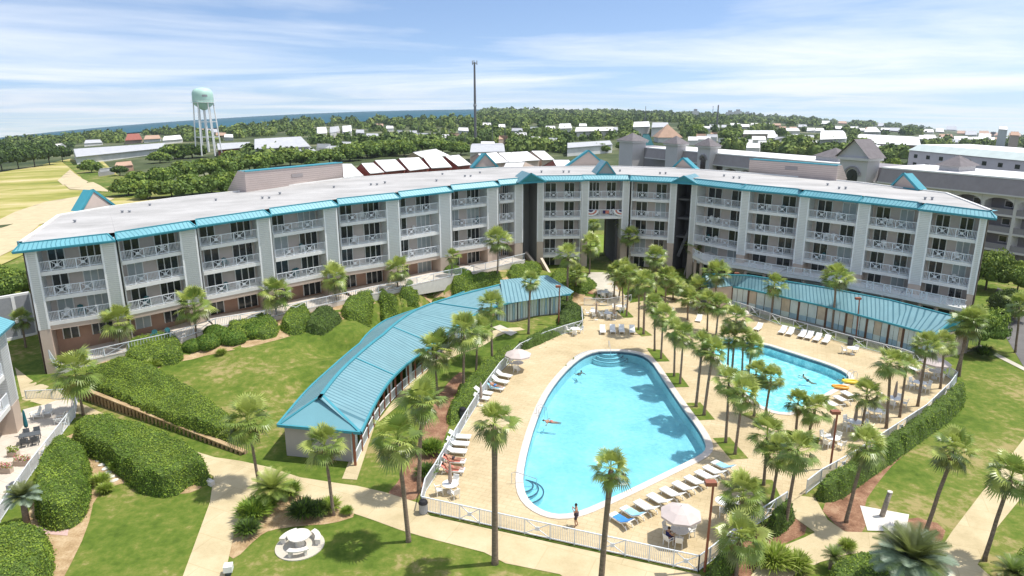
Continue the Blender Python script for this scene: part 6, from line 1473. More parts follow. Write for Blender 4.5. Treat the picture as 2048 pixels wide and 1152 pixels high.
e0, e1 = A(1140, 1030), A(1400, 912); nd = (e1-e0).normalized(); pn = Vector((-nd.y, nd.x, 0))
for k, q in enumerate(fr):
    p = A(*q, 0)+pn*5; tp = proj(p); lounger(q[0], q[1], tp, f'white lounger, {ordw[k]} from the walking man in the front row by the main pool')
for k, q in enumerate([(919,879),(915,893),(910,908)]): lounger(*q, (q[0]+60, q[1]+4), f'empty white lounger, {ordw[k]} from the far end of the group above the sunbathers')
for k, q in enumerate([(907,928),(904,946)]): lounger(*q, (q[0]+60, q[1]+4), f'lounger with a sunbather on it, {"farther" if k == 0 else "nearer"} of the two by the left fence')
for k, q in enumerate([(1006,755),(999,767),(990,780)]): lounger(*q, (q[0]+60, q[1]+12), f'white lounger, {ordw[k]} of three in front of the open parasol by the left fence')
for k, q in enumerate([(1080,688),(1072,696)]): lounger(*q, (q[0]+50, q[1]+20), f'{"farther" if k == 0 else "nearer"} white lounger of the pair by the left fence near the bin')
for k, q in enumerate([(1205,665),(1225,664),(1243,664),(1264,665)]): lounger(*q, (q[0]+6, q[1]+40), f'white lounger, {ordw[k]} from the left of the four above the main pool')
for k, q in enumerate([(1565,666),(1580,669),(1604,674),(1618,677),(1634,681),(1652,685)]): lounger(*q, (q[0]-22, q[1]+22), f'white lounger, {ordw[k]} from the left in the back row of the second pool')
for k, q in enumerate([(1668,816),(1685,806),(1699,796)]): lounger(*q, (q[0]-40, q[1]-22), f'white lounger, {ordw[k]} from the brown lamp in the row below the second pool')
lounger(1397, 643, (1385, 665), 'lone white lounger between the two grove groups of palms'); lounger(1516, 660, (1490, 680), 'white lounger at the left end of the back row, apart from the others')
for k, q in enumerate([(960,800),(966,790)]): lounger(*q, (q[0]+60, q[1]+10), f'{"nearer" if k == 0 else "farther"} white lounger beside the blue towel by the left fence')
lounger(1832, 745, (1800, 735), 'white lounger beside the open parasol at the right end of the deck')
# towels lie on loungers
def towel(k, label, m, off=0.0, dx=.35):
    p, rz = LPOS[k]; mb = MB(); n_ = 7; th = math.radians(32)
    def prof(s):                                        # along the lounger from head to foot
        return Vector((-.24-(.78-s)*math.cos(th), 0, .40+(.78-s)*math.sin(th))) if s < .78 else Vector((-.24+(s-.78), 0, .395))
    for i in range(n_):
        s0 = dx*.3+1.5*i/n_; s1 = dx*.3+1.5*(i+1)/n_; a, b = prof(s0), prof(s1); w_ = .33+.02*math.sin(i*2); mb.quad(a+Vector((0, -w_, 0)), b+Vector((0, -w_, 0)), b+Vector((0, w_, 0)), a+Vector((0, w_, 0)))
        if i in (2, 3): mb.quad(a+Vector((0, -w_, 0)), b+Vector((0, -w_, 0)), b+Vector((0, -w_-.05, -.2)), a+Vector((0, -w_-.05, -.2)))
    o = mb.build('towel', m); o.location = p; o.rotation_euler = (0, 0, rz); return tag(o, label, 'towel')
towel(0, 'bright blue towel spread on the front lounger nearest the walking man', M['bluec']); towel(1, 'light blue towel on the second lounger from the walking man', M['lblue']); towel(13, 'red striped towel under the farther sunbather', M['pinkt']); towel(14, 'orange red towel under the nearer sunbather', M['pinkt']); towel(17, 'blue white towel on the lounger nearest the open parasol by the left fence', M['lblue']); towel(9, 'light blue towel on the last lounger of the front row', M['lblue'])
# ================================================================== tables, chairs, parasols
def make_table():
    t = thing('round_table', (0, 0, 0), 'x', 'table', 'white round tables'); mb = MB(); mb.lathe([(0, .70), (.56, .70), (.60, .715), (.60, .745), (0, .75)], 24); mb.build('table_top', M['white'], t); mb = MB(); mb.lathe([(.26, 0), (.24, .04), (.05, .08), (.045, .70)], 12); mb.build('pedestal', M['white'], t); return t
def make_chair(m, nm='plastic_chair'):
    t = thing(nm, (0, 0, 0), 'x', 'chair', 'chairs'); mb = MB(); mb.obox((-.23, -.24, .41), (.46, 0, 0), (0, .48, 0), (0, 0, .04)); mb.build('seat', m, t)
    mb = MB(); mb.obox((-.25, -.23, .45), (.04, 0, 0), (0, .46, 0), (-.10, 0, .42)); mb.build('backrest', m, t)
    for s in (-1, 1): mb = MB(); mb.bar((-.24, s*.25, .64), (.2, s*.25, .63), .05, .035, True); mb.bar((.2, s*.25, .63), (.2, s*.25, .42), .04); mb.build('armrest', m, t)
    for x, y in ((-.2, -.21), (-.2, .21), (.2, -.21), (.2, .21)): mb = MB(); mb.bar((x*1.12, y*1.1, 0), (x, y, .42), .045, .045, True); mb.build('leg', m, t)
    return t
TT = make_table(); CH = make_chair(M['bed']); CHD = make_chair(M['charc'], 'dining_chair'); first = {}
def put(proto, p, rz, label, group=None, scale=None):
    if proto.name not in first: first[proto.name] = 1; proto.location = p; proto.rotation_euler = (0, 0, rz); proto['label'] = label; r = proto; r.scale = (scale or 1,)*3
    else: r = dup(proto, p, rz, label, scale or 1)
    if group: r['group'] = group
    return r
TABLES = [((1358,1078),'under the big front parasol',3),((901,985),'at the front left corner of the deck',3),((1150,668),'by the left fence near the rusty lamp post',3),((1036,738),'under the open parasol by the left fence',2),((1446,1020),'behind the bushy palm beside the brown lamp',2),((1704,708),'by the lattice fence of the second pool',2),((1663,890),'beside the brown lamp right of the grove',4),((1708,858),'second in the row from the brown lamp',4),((1748,834),'third in the row from the brown lamp',4),((1787,810),'fourth in the row from the brown lamp',4),((1838,778),'fifth in the row from the brown lamp',4),((1868,755),'under the right end parasol',3),((1188,632),'left of the pair at the far end of the deck',4),((1216,636),'right of the pair at the far end of the deck',4),((1240,622),'below the low far fence, right of the pair',3),((1210,594),'on the path below the passage',4),((1390,618),'among the grove palms, at its far side',3),((1330,628),'among the grove palms, at its left side',3)]
tr_ = random.Random(9)
for (q, lab, nc) in TABLES:
    p = A(*q, .03) if q[1] > 600 else G(*q)+Vector((0, 0, .05)); put(TT, p, 0, 'white round table '+lab)
    a0 = tr_.uniform(0, 6.28) if q != (1358,1078) else 0.4
    for k in range(nc):
        a = a0+k*2*math.pi/max(nc, 3)+tr_.uniform(-.2, .2); c = p+Vector((math.cos(a)*.85, math.sin(a)*.85, 0))
        put(CH, c, a+math.pi, 'white chair at the table '+lab, 'chairs at the table '+lab)
SEAT = p
def parasol(px, py, label, open_=True, R=1.35, hgt=2.35, m=None):
    p = A(px, py, .03); t = thing('parasol' if open_ else 'folded_parasol', tuple(p), label, 'parasol', 'open parasols' if open_ else 'folded parasols'); mb = MB(); mb.tube([(0, 0, 0), (0, 0, hgt+.12)], .03, 8); mb.build('pole', M['white'] if open_ else M['canvasd'], t); mb = MB(); mb.lathe([(.28, 0), (.28, .07), (.06, .10)], 12); mb.build('base', M['stone'], t)
    mb = MB()
    if open_:
        n_ = 8; ring = lambda r, z: [Vector((r*math.cos(2*math.pi*k/n_+.2), r*math.sin(2*math.pi*k/n_+.2), z)) for k in range(n_)]
        r0, r1, r2, r3 = ring(.08, hgt), ring(R*.55, hgt-.22), ring(R, hgt-.55), ring(R*1.0, hgt-.70); ctr = Vector((0, 0, hgt+.03))
        for k in range(n_):
            j = (k+1) % n_; mb.tri(ctr, r0[k], r0[j]); mb.quad(r0[k], r1[k], r1[j], r0[j]); mb.quad(r1[k], r2[k], r2[j], r1[j]); mb.quad(r2[k], r3[k], r3[j], r2[j])
        mb.build('canopy', M['canvas'], t); mb = MB()
        for k in range(n_): mb.bar(r1[k]-Vector((0, 0, .03)), Vector((0, 0, hgt-.75)), .02); mb.bar(r0[k]-Vector((0, 0, .02)), r2[k]-Vector((0, 0, .02)), .02)
        mb.build('rib', M['white'], t)
    else:
        mb.lathe([(.03, hgt+.1), (.09, hgt-.1), (.13, hgt-.7), (.17, hgt-1.3), (.13, hgt-1.5), (.03, hgt-1.45)], 9); mb.build('canopy', m or M['canvasd'], t)
    return t
parasol(1358, 1078, 'big open pale parasol over a table by the front fence', R=1.36, hgt=2.45); parasol(1036, 740, 'open pale parasol by the left fence', R=1.45); parasol(1475, 650, 'open pale parasol before the left end of the straight pavilion'); parasol(1868, 757, 'open pale parasol at the right end of the deck')
for k, (q, lab) in enumerate([((901,985),'folded grey parasol at the front left corner of the deck'),((1663,890),'folded brown parasol beside the brown lamp'),((1708,858),'folded brown parasol at the second table from the brown lamp'),((1748,834),'folded brown parasol at the third table from the brown lamp'),((1787,810),'folded brown parasol at the fourth table from the brown lamp'),((1838,778),'folded brown parasol at the fifth table from the brown lamp'),((1192,640),'folded brown parasol left at the far end of the deck'),((1228,640),'folded brown parasol right at the far end of the deck'),((962,812),'folded grey parasol beside the blue towel by the left fence')]): parasol(*q, lab, False)
# ================================================================== bins, lamps, rails, floats
def bin_(px, py, label, m):
    p = A(px, py, .03); t = thing('litter_bin', tuple(p), label, 'bin', 'litter bins'); mb = MB(); mb.lathe([(.26, 0), (.30, .1), (.32, .78), (.30, .80)], 14); mb.build('body', m, t); mb = MB(); mb.lathe([(.34, .78), (.34, .84), (.26, 1.0), (.10, 1.04), (0, 1.04)], 14); mb.build('lid', M['black'], t)
bin_(847, 1026, 'grey litter bin with black lid outside the front corner of the pool fence', M['gray']); bin_(926, 836, 'dark grey litter bin inside the left pool fence', M['charc']); bin_(1100, 678, 'dark litter bin by the rusty lamp post at the far left fence', M['charc']); bin_(1700, 690, 'dark litter bin by the lattice fence of the second pool', M['charc'])
def lamp(bx, by, tx, ty, label):
    B = G(bx, by); T = at_depth(tx, ty, B.y); t = thing('lamp_post', tuple(B), label, 'lamp post', 'brown lamp posts', world=True); mb = MB(); mb.tube([B-Vector((0, 0, .1)), T], [.09, .07], 8); mb.build('pole', M['woodred'], t); mb = MB(); mb.obox(T+Vector((-.5, -.22, -.05)), (.65, 0, 0), (0, .44, 0), (0, 0, .24)); mb.bar(T, T+Vector((-.3, 0, .05)), .08); mb.build('lamp_head', M['woodred'], t)
lamp(1409, 1143, 1427, 968, 'brown lamp post at the front corner of the pool fence'); lamp(1660, 938, 1675, 826, 'brown lamp post among the white tables inside the hedge'); lamp(1712, 676, 1719, 598, 'brown lamp post in front of the straight pavilion at its middle'); lamp(1117, 652, 1119, 574, 'rusty brown lamp post at the far end of the curved pavilion'); lamp(1473, 612, 1476, 548, 'brown lamp post near the left end of the straight pavilion')
def rails(px, py, label, ang, kind='ladder'):
    p = A(px, py, .08); t = thing('pool_handrail', tuple(p), label, 'handrail', 'steel pool handrails', ang)
    for s in (-.25, .25) if kind == 'ladder' else (0,):
        mb = MB(); mb.tube([(-.5, s, 0), (-.5, s, .6), (-.35, s, .82), (0, s, .85), (.25, s, .7), (.35, s, .3), (.38, s, -.6)] if kind == 'ladder' else [(-.9, 0, 0), (-.9, 0, .85), (-.6, 0, .92), (1.0, 0, .25), (1.0, 0, -.8)], .028, 6); mb.build('rail', M['steel'], t)
rails(1085, 828, 'steel pool ladder rails on the left edge of the main pool', .4); rails(1047, 965, 'single steel handrail at the front left steps of the main pool', .1, 'rail'); rails(1219, 700, 'steel handrail at the far end steps of the main pool', -1.57, 'rail'); rails(1702, 757, 'steel ladder rails at the right tip of the second pool', 3.4)
def float_(px, py, rz, m, label):
    p = A(px, py, .10); o = thing('inflatable_float', tuple(p), label, 'pool float', None, rz); mb = MB(); n_ = 20; pts = [Vector((.72*math.cos(2*math.pi*k/n_), .34*math.sin(2*math.pi*k/n_), .14)) for k in range(n_+1)]; mb.tube(pts, .13, 8, False); mb.build('tube', m, o, True); mb = MB(); mb.lathe([(0, .08), (.52, .08), (.52, .13), (0, .16)], 14); f_ = mb.build('seat', m, o); f_.scale = (1.1, .5, 1)
float_(1700, 765, -.2, M['yellow'], 'yellow inflatable float at the right tip of the second pool'); float_(1680, 776, -.35, M['orange'], 'orange inflatable float at the edge of the second pool')
# ================================================================== picnic set, shower post, small things
pc = G(600, 1092); pad = MB(); pad.lathe([(1.55, -.05), (1.55, .06), (0, .06)], 40); o = pad.build('picnic_pad', M['pathg']); o.location = pc; tag(o, kind='structure')
pt = thing('picnic_table', (pc.x, pc.y, pc.z+.06), 'white concrete round picnic table on its round pad in the lawn', 'picnic table'); mb = MB(); mb.lathe([(0, .68), (.68, .68), (.72, .70), (.72, .77), (0, .78)], 28); mb.build('table_top', M['stone'], pt); mb = MB(); mb.lathe([(.30, 0), (.26, .68)], 14); mb.build('pedestal', M['stone'], pt)
for k, a in enumerate((2.55, 4.9, .5)):
    b = thing('curved_bench', (pc.x, pc.y, pc.z+.06), ('curved white concrete bench left of the picnic table', 'curved white concrete bench in front of the picnic table', 'curved white concrete bench behind the picnic table')[k], 'bench'); mb = MB()
    for i in range(8):
        a0 = a-.55+1.1*i/8; a1 = a-.55+1.1*(i+1)/8; q = lambda r, t, z: Vector((r*math.cos(t), r*math.sin(t), z)); mb.hexa([q(.98, a0, .38), q(1.34, a0, .38), q(1.34, a1, .38), q(.98, a1, .38), q(.98, a0, .46), q(1.34, a0, .46), q(1.34, a1, .46), q(.98, a1, .46)])
    mb.build('seat', M['stone'], b)
    for s in (-.4, .4): mb = MB(); mb.box(1.16*math.cos(a+s), 1.16*math.sin(a+s), 0, .3, .16, .38, a+s); mb.build('foot', M['stone'], b)
p = G(1763, 1033); sp_o = thing('shower_post', tuple(p), 'weathered timber shower post on the pale concrete pad', 'post', world=True); mb = MB(); tpt = at_depth(1780, 985, p.y); mb.tube([p-Vector((0, 0, .2)), p.lerp(tpt, .5), tpt], [.19, .17, .16], 10); mb.build('post', M['trunkl'], sp_o, True); mb = MB(); mb.lathe([(.17, 0), (.17, .08), (0, .1)], 10, tuple(tpt)); mb.build('cap', M['stone'], sp_o)
p = G(458, 1148); sb = thing('utility_box', tuple(p), 'small white box on a dark foot beside the branch path at the bottom edge', 'box', world=True); mb = MB(); mb.box(p.x, p.y, p.z+.25, .5, .5, .4, .2); mb.build('box', M['white'], sb); mb = MB(); mb.box(p.x, p.y, p.z, .3, .3, .25, .2); mb.build('foot', M['charc'], sb)
a, b = G(392, 957), G(422, 974); ls = MB(); d = b-a; ls.obox(a, d, Vector((-d.y, d.x, 0)).normalized()*.35, (0, 0, .35)); tag(ls.build('low_wall', M['stone']), 'short low white wall at the end of the rounded hedge by the path fork', 'wall')
ss = MB(); ss.lathe([(.34, 0), (.34, .05), (0, .055)], 9)
so_ = ss.build('stepping_stone', M['stone']); pts = [(200,922),(205,930),(211,938),(217,946),(222,954),(228,962)]
for k, q in enumerate(pts):
    o = so_ if k == 0 else so_.copy()
    if k: COL.objects.link(o)
    o.location = G(*q)+Vector((0, 0, .02)); o.rotation_euler = (0, 0, k*.8); o.scale = (1, .7, 1); tag(o, f'pale stepping stone, {ordw[k]} from the top of the row between the hedges', 'stepping stone', 'stepping stones')
a, b = A(163, 797, 0), A(486, 911, 0); rw = thing('retaining_wall', tuple((a+b)/2), 'low timber bulkhead with a row of piles along the main path under the long hedge', 'wall', world=True); d = b-a; u = d.normalized(); nn = Vector((u.y, -u.x, 0)); n_ = 42
mb = MB(); q = -nn*.18
mb.hexa([a+q, b+q, b+q-nn*.3, a+q-nn*.3, a+q+Vector((0, 0, 1.05)), b+q+Vector((0, 0, .25)), b+q-nn*.3+Vector((0, 0, .25)), a+q-nn*.3+Vector((0, 0, 1.05))]); mb.build('planking', M['brownwall'], rw)
mb = MB(); mb.bar(a+Vector((0, 0, 1.08))-nn*.15, b+Vector((0, 0, .3))-nn*.15, .42, .12, True); mb.build('cap_beam', M['straw'], rw)
for k in range(n_):
    p = a.lerp(b, (k+.5)/n_); h = 1.0-.78*(k+.5)/n_; mb = MB(); mb.tube([p-Vector((0, 0, .1)), p+Vector((0, 0, h))], .12, 6); mb.build('pile', M['wood'], rw)
# ================================================================== patio furniture
def adirondack(m):
    t = thing('garden_armchair', (0, 0, 0), 'x', 'chair', 'slatted garden armchairs'); mb = MB(); mb.obox((-.25, -.27, .30), (.58, 0, .08), (0, .54, 0), (0, 0, .03)); mb.build('seat', m, t); mb = MB()
    for k in range(5): mb.obox((-.25, -.27+.11*k, .30), (-.28, 0, .72-.05*abs(k-2)), (0, .095, 0), (.03, 0, .01))
    mb.build('backrest', m, t)
    for s in (-1, 1):
        mb = MB(); mb.obox((-.35, s*.33-.06, .54), (.72, 0, 0), (0, .12, 0), (0, 0, .03)); mb.build('armrest', m, t); mb = MB(); mb.bar((.3, s*.33, 0), (.3, s*.33, .54), .07, .04, True); mb.bar((-.5, s*.3, 0), (.3, s*.3, .36), .05, .08, True); mb.build('leg', m, t)
    return t
AD = adirondack(M['bed']); ADT = adirondack(M['teal_d'])
put(AD, A(72, 836, .06), -2.2, 'white slatted armchair on the patio nearest the corner building'); put(AD, A(97, 832, .06), -1.2, 'white slatted armchair on the patio near the path'); put(AD, A(120, 846, .06), -2.9, 'white slatted armchair on the patio nearest the patio fence')
for k, q in enumerate([(307,664),(337,658)]): pp = on_facade(q[0], q[1]-6, 1.6); put(ADT, Vector((pp.x, pp.y, RP[4].z-1.06)), -1.2+.5*k, f'{"left" if k == 0 else "right"} teal slatted armchair on the ground floor patio of the left wing')
p = A(62, 884, .06); dt = thing('dining_table', tuple(p), 'dark dining table on the patio with a folded teal parasol beside it', 'table', None, .5); mb = MB(); mb.obox((-.75, -.45, .70), (1.5, 0, 0), (0, .9, 0), (0, 0, .04)); mb.build('table_top', M['charc'], dt)
for x, y in ((-.65, -.38), (-.65, .38), (.65, -.38), (.65, .38)): mb = MB(); mb.bar((x, y, 0), (x, y, .7), .05, .05, True); mb.build('leg', M['charc'], dt)
for k, (x, y, r_) in enumerate(((-.35, -.75, 1.57), (.4, -.75, 1.57), (-.35, .75, -1.57), (.4, .75, -1.57))): put(CHD, p+Vector((x*math.cos(.5)-y*math.sin(.5), x*math.sin(.5)+y*math.cos(.5), 0)), r_+.5, 'dark dining chair at the patio dining table', 'dark chairs at the patio dining table')
parasol(56, 872, 'folded teal parasol at the patio dining table', False, m=M['teal_d'])
for k, (q, sw) in enumerate((((46, 930), 1.3), ((12, 945), 1.0), ((28, 912), .8))):
    p = A(*q, .05); pl_ = thing('flower_planter', tuple(p), ('long planter of pink flowers by the patio fence', 'planter of pink flowers at the left picture edge', 'small planter with yellow green plants behind the pink ones')[k], 'planter'); mb = MB(); mb.obox((-sw/2, -.2, 0), (sw, 0, 0), (0, .4, 0), (0, 0, .4)); mb.build('box', M['tan'], pl_)
    rng = np.random.default_rng(k); C = np.c_[rng.uniform(-sw/2, sw/2, 260), rng.uniform(-.22, .22, 260), rng.uniform(.4, .85, 260)]; V, Fq = leaf_quads(C, np.tile([0, 0, 1.], (260, 1)), .1, rng, .3); mesh_np('plants', V, Fq, [M['hedgeb'], M['flower']], pl_, (rng.random(260) < (.5 if k < 2 else .1)).astype(int))
p = A(31, 985, .05); o = thing('air_conditioner', tuple(p), 'grey air conditioning box beside the patio fence', 'box'); mb = MB(); mb.box(0, 0, 0, .7, .7, .75); mb.build('case', M['gray'], o); mb = MB(); mb.lathe([(.28, .75), (.28, .78), (0, .79)], 14); mb.build('fan_grille', M['charc'], o)
# silver car at the road end of the terrace
def car(px, py, rz, m, label):
    p = G(px, py); t = thing('parked_car', tuple(p), label, 'car', None, rz); prof = [(-2.2, .35), (-2.25, .75), (-2.1, .95), (-1.5, 1.0), (-.9, 1.42), (.5, 1.45), (1.1, 1.02), (2.0, .88), (2.25, .6), (2.2, .35)]; mb = MB(); n_ = len(prof)
    mb.add([(x, -.86 if z < 1.2 else -.68, z) for x, z in prof]+[(x, .86 if z < 1.2 else .68, z) for x, z in prof], [tuple(range(n_)), tuple(range(n_, 2*n_))[::-1]]+[((i+1) % n_, i, n_+i, n_+(i+1) % n_) for i in range(n_)]); mb.build('body', m, t)
    for s in (-1, 1): mb = MB(); mb.add([(-1.25, s*.83, 1.03), (.95, s*.83, 1.05), (.45, s*.71, 1.40), (-.85, s*.71, 1.38)], [(0, 1, 2, 3)]); o = mb.build('side_window', M['glass'], t); o.location = (0, s*.03, 0)
    mb = MB(); mb.add([(1.12, -.7, 1.05), (1.12, .7, 1.05), (.56, .62, 1.43), (.56, -.62, 1.43)], [(0, 1, 2, 3)]); o = mb.build('windscreen', M['glass'], t); o.location = (.02, 0, .02)
    for x in (-1.4, 1.4):
        for s in (-1, 1): mb = MB(); mb.tube([(x, s*.72, .33), (x, s*.9, .33)], .33, 14); w_ = mb.build('wheel', M['black'], t); mb = MB(); mb.tube([(x, s*.88, .33), (x, s*.915, .33)], .2, 10); mb.build('rim', M['steel'], w_)
    for s in (-1, 1): mb = MB(); mb.obox((2.15, s*.62-.15, .66), (.1, 0, 0), (0, .3, 0), (0, 0, .13)); mb.build('headlight', M['white'], t)
car(1897, 618, 2.9, mat('silver_paint', (.6, .6, .6), .3, .05, 1, spec=.6), 'silver car parked under the right end of the terrace'); car(1700, 592, 2.7, M['black'], 'black car parked in the shade under the terrace')
# ================================================================== people
def person(loc, rz, J, label, parts, R=None, tilt=None):
    """one skinned body from joints; parts: clothing shells [(name, material, joint list, radius)]"""
    t = thing('person', tuple(loc), label, 'person', None, rz)
    RAD = dict(pelvis=.135, waist=.125, chest=.145, neck=.055, head=.082, crown=.07, sh=.062, el=.045, wr=.032, palm=.03, hip=.088, kn=.058, an=.038, toe=.032)
    names = []; edges = []
    def add(n, par):
        names.append(n)
        if par is not None: edges.append((names.index(par), len(names)-1))
    add('pelvis', None); add('waist', 'pelvis'); add('chest', 'waist'); add('neck', 'chest'); add('head', 'neck'); add('crown', 'head')
    for s in 'LR':
        add('sh'+s, 'chest'); add('el'+s, 'sh'+s); add('wr'+s, 'el'+s); add('palm'+s, 'wr'+s); add('hip'+s, 'pelvis'); add('kn'+s, 'hip'+s); add('an'+s, 'kn'+s); add('toe'+s, 'an'+s)
    P_ = [Vector(J[n]) for n in names]; rad = [RAD[n.rstrip('LR')] for n in names]
    for s in 'LR':                                    # five fingers
        pw, pp = Vector(J['wr'+s]), Vector(J['palm'+s]); d = (pp-pw).normalized(); sd_ = d.cross(Vector((.3, .8, .5))).normalized(); ip = names.index('palm'+s)
        for k, (o_, ln) in enumerate(((-.032, .07), (-.011, .085), (.011, .08), (.032, .062), (.05, .05))):
            e = pp+sd_*o_+d*(.03 if k < 4 else -.01); P_.append(e); rad.append(.010); names.append('k'); edges.append((ip, len(P_)-1)); P_.append(e+d*ln*.9+d.cross(sd_)*ln*.35); rad.append(.008); names.append('k'); edges.append((len(P_)-2, len(P_)-1))
    me = bpy.data.meshes.new('body'); me.from_pydata([tuple(p) for p in P_], edges, []); me.materials.append(M['skin']); ob = link('body', me, t)
    sk = ob.modifiers.new('skin', 'SKIN'); sk.use_smooth_shade = True; sv = me.skin_vertices[0].data if me.skin_vertices else None
    if sv is None:
        bm = bmesh.new(); bm.from_mesh(me); bm.verts.layers.skin.verify(); bm.to_mesh(me); bm.free(); sv = me.skin_vertices[0].data
    for i, r in enumerate(rad): sv[i].radius = (r, r*(.78 if names[i] in ('waist', 'chest', 'pelvis') else 1)); sv[i].use_root = (i == 0)
    ss_ = ob.modifiers.new('sub', 'SUBSURF'); ss_.levels = 1; ss_.render_levels = 1
    hd = Vector(J['head']); cr_ = Vector(J['crown']); mb = MB(); ax = (cr_-hd).normalized(); c = hd+ax*.055-Vector(J.get('face', (0, 0, 0)))*.02
    mb.lathe([(.001, .125), (.05, .115), (.085, .075), (.098, .02), (.095, -.02)], 10); h_ = mb.build('hair', M['hair'], t, True); h_.location = c; h_.rotation_euler = ax.to_track_quat('Z', 'Y').to_euler()
    fc = Vector(J.get('face', (1, 0, 0))).normalized(); mb = MB(); mb.lathe([(.001, .028), (.012, .01), (.016, -.012), (.001, -.016)], 6); n2 = mb.build('nose', M['skin'], t); n2.location = hd+fc*.085+ax*.01
    for nm, m, chains, r in parts:
        mb = MB()
        for ch in chains: mb.tube([Vector(J[c_n]) if isinstance(c_n, str) else Vector(c_n) for c_n in ch], r, 10, True)
        mb.build(nm, m, t, True)
    return t
STAND = dict(pelvis=(0,0,.95), waist=(0,0,1.12), chest=(.01,0,1.33), neck=(.02,0,1.50), head=(.05,0,1.60), crown=(.05,0,1.70), face=(1,0,0), shL=(0,.19,1.42), elL=(.10,.27,1.18), wrL=(.24,.14,1.38), palmL=(.25,.08,1.45), shR=(0,-.19,1.42), elR=(.08,-.28,1.17), wrR=(.24,-.12,1.36), palmR=(.25,-.07,1.43), hipL=(0,.10,.88), knL=(.07,.11,.48), anL=(.02,.11,.08), toeL=(.17,.12,.03), hipR=(0,-.10,.88), knR=(.02,-.11,.48), anR=(-.12,-.11,.09), toeR=(.02,-.12,.03))
p = A(1152, 1053, .03); person(p, math.radians(170), STAND, 'shirtless person in dark shorts walking beside the main pool with hands raised', [('shorts', M['shorts'], [['waist', 'pelvis', (0, 0, .86)]], .17), ('shorts_leg', M['shorts'], [['hipL', (.045, .108, .62)], ['hipR', (.012, -.108, .62)]], .105)])
SIT = dict(pelvis=(0,0,.52), waist=(-.03,0,.70), chest=(-.05,0,.92), neck=(-.02,0,1.09), head=(.02,0,1.19), crown=(.03,0,1.29), face=(1,0,0), shL=(-.05,.18,1.01), elL=(.10,.24,.78), wrL=(.34,.16,.78), palmL=(.41,.14,.78), shR=(-.05,-.18,1.01), elR=(.10,-.24,.78), wrR=(.34,-.16,.78), palmR=(.41,-.14,.78), hipL=(.05,.10,.50), knL=(.46,.11,.50), anL=(.46,.11,.09), toeL=(.60,.12,.03), hipR=(.05,-.10,.50), knR=(.46,-.11,.50), anR=(.46,-.11,.09), toeR=(.60,-.12,.03))
tb_ = A(1358, 1078, .03); sp2 = A(1336, 1090, .03); rz = math.atan2(tb_.y-sp2.y, tb_.x-sp2.x); person(sp2, rz, SIT, 'person in a navy top sitting at the table under the big open parasol', [('top', M['navy'], [['waist', 'chest', (-.04, 0, 1.02)]], .17), ('shorts', M['navy'], [[(-.02, 0, .5), 'waist'], ['hipL', (.3, .11, .5)], ['hipR', (.3, -.11, .5)]], .115)]); put(CH, sp2+Vector((0, 0, 0)), rz, 'white plastic chair under the seated person in navy', 'chair of the seated person')
LIE = dict(pelvis=(0,0,.50), waist=(-.17,0,.51), chest=(-.36,0,.60), neck=(-.52,0,.70), head=(-.62,0,.76), crown=(-.71,0,.81), face=(.5,0,.8), shL=(-.44,.19,.65), elL=(-.24,.30,.55), wrL=(-.02,.30,.48), palmL=(.06,.29,.47), shR=(-.44,-.19,.65), elR=(-.24,-.30,.55), wrR=(-.02,-.30,.48), palmR=(.06,-.29,.47), hipL=(.08,.10,.49), knL=(.48,.11,.52), anL=(.88,.11,.46), toeL=(.95,.12,.56), hipR=(.08,-.10,.49), knR=(.48,-.11,.50), anR=(.88,-.11,.45), toeR=(.95,-.12,.55))
for k, (i, m, lab) in enumerate(((13, M['shorts'], 'sunbather in dark swimwear lying on the farther lounger by the left fence'), (14, M['pinkt'], 'sunbather in red swimwear lying on the nearer lounger by the left fence'), (17, M['bluec'], 'person in blue lying on the lounger nearest the open parasol by the left fence'))): person(LPOS[i][0], LPOS[i][1], LIE, lab, [('swimwear', m, [[(-.08, 0, .505), (.12, 0, .495)]], .165)])
FLO = {k: (v[0], v[1], v[2]*.35-.24) if k != 'face' else v for k, v in LIE.items()}
for kk in ('wrL', 'palmL'): FLO[kk] = (FLO[kk][0]-.35, .75, FLO[kk][2])
for kk in ('wrR', 'palmR'): FLO[kk] = (FLO[kk][0]-.35, -.75, FLO[kk][2])
person(A(1102, 843, -.13), -.25, FLO, 'tanned person floating on their back at the left edge of the main pool', [('swimwear', M['pinkt'], [[(-.08, 0, -.02), (.14, 0, -.03)]], .16)])
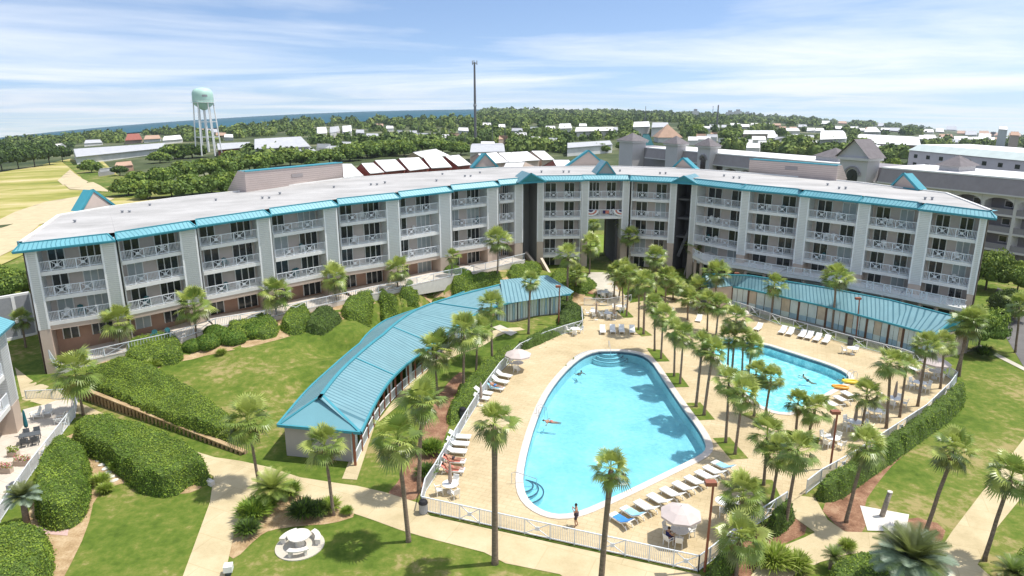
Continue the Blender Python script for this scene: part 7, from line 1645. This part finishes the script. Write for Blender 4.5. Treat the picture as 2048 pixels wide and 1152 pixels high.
SWIM = dict(pelvis=(-.42,0,-.52), waist=(-.27,0,-.42), chest=(-.07,0,-.30), neck=(.03,0,-.18), head=(.07,0,-.07), crown=(.07,0,.03), face=(1,0,0), shL=(-.03,.19,-.24), elL=(.22,.36,-.30), wrL=(.44,.30,-.26), palmL=(.51,.28,-.26), shR=(-.03,-.19,-.24), elR=(.22,-.36,-.30), wrR=(.44,-.30,-.26), palmR=(.51,-.28,-.26), hipL=(-.50,.10,-.56), knL=(-.85,.14,-.75), anL=(-1.2,.12,-.72), toeL=(-1.33,.12,-.78), hipR=(-.50,-.10,-.56), knR=(-.85,-.14,-.75), anR=(-1.2,-.12,-.72), toeR=(-1.33,-.12,-.78))
for q, rz, lab in (((1162, 742), -1.2, 'dark haired person in the water near the left edge of the main pool'), ((1608, 750), 2.6, 'dark haired person in the water in the middle of the second pool'), ((1688, 757), 2.9, 'person in the right corner of the second pool beside the floats')): person(A(*q, 0.02), rz, SWIM, lab, [('swimwear', M['navy'], [[(-.50, 0, -.57), (-.34, 0, -.47)]], .165)])
# chairs on the balconies
br = random.Random(14); cnt = 0
BCH = [CH, CHD, AD, ADT]
for i, (P, Q, P0, Q0, u, nrm, zb, fl) in enumerate(geo_b):
    LL = (Q0-P0).length
    for k in range(3 if i != 9 else 2):
        for _ in range(br.choice((0, 1, 2, 2))):
            t = br.uniform(.25, .72); pos = P0+u*LL*t-nrm*br.uniform(.7, 1.4); mid = LL/2; sl = ((Q.z-P.z)/((Q-P).length)); z = fl[k]+sl*(LL*t-mid)+.01
            pr_ = br.choice(BCH); wing = 'left wing' if i < 8 else ('middle block' if i < 11 else 'right wing'); nm = {CH.name: 'white plastic chair', CHD.name: 'dark chair', AD.name: 'white slatted armchair', ADT.name: 'teal slatted armchair'}[pr_.name]
            put(pr_, Vector((pos.x, pos.y, z)), math.atan2(nrm.y, nrm.x)+br.uniform(-.5, .5), f'{nm}, {ordw[i if i < 8 else (i-8 if i < 11 else i-11)]} bay of the {wing}, balcony row {("top", "second", "third")[k]} from roof', f'{nm}s on the {ordw[k]} balcony from the top, bay {i+1}')
hz_ = MB(); hz_.hexa([(-7000, -200, -1200), (7000, -200, -1200), (7000, 7000, -1200), (-7000, 7000, -1200), (-7000, -200, 130), (7000, -200, 130), (7000, 7000, 130), (-7000, 7000, 130)])
tag(hz_.build('haze', hb), kind='stuff')
for o in bpy.data.objects:
    if '_o' in o.keys(): del o['_o']
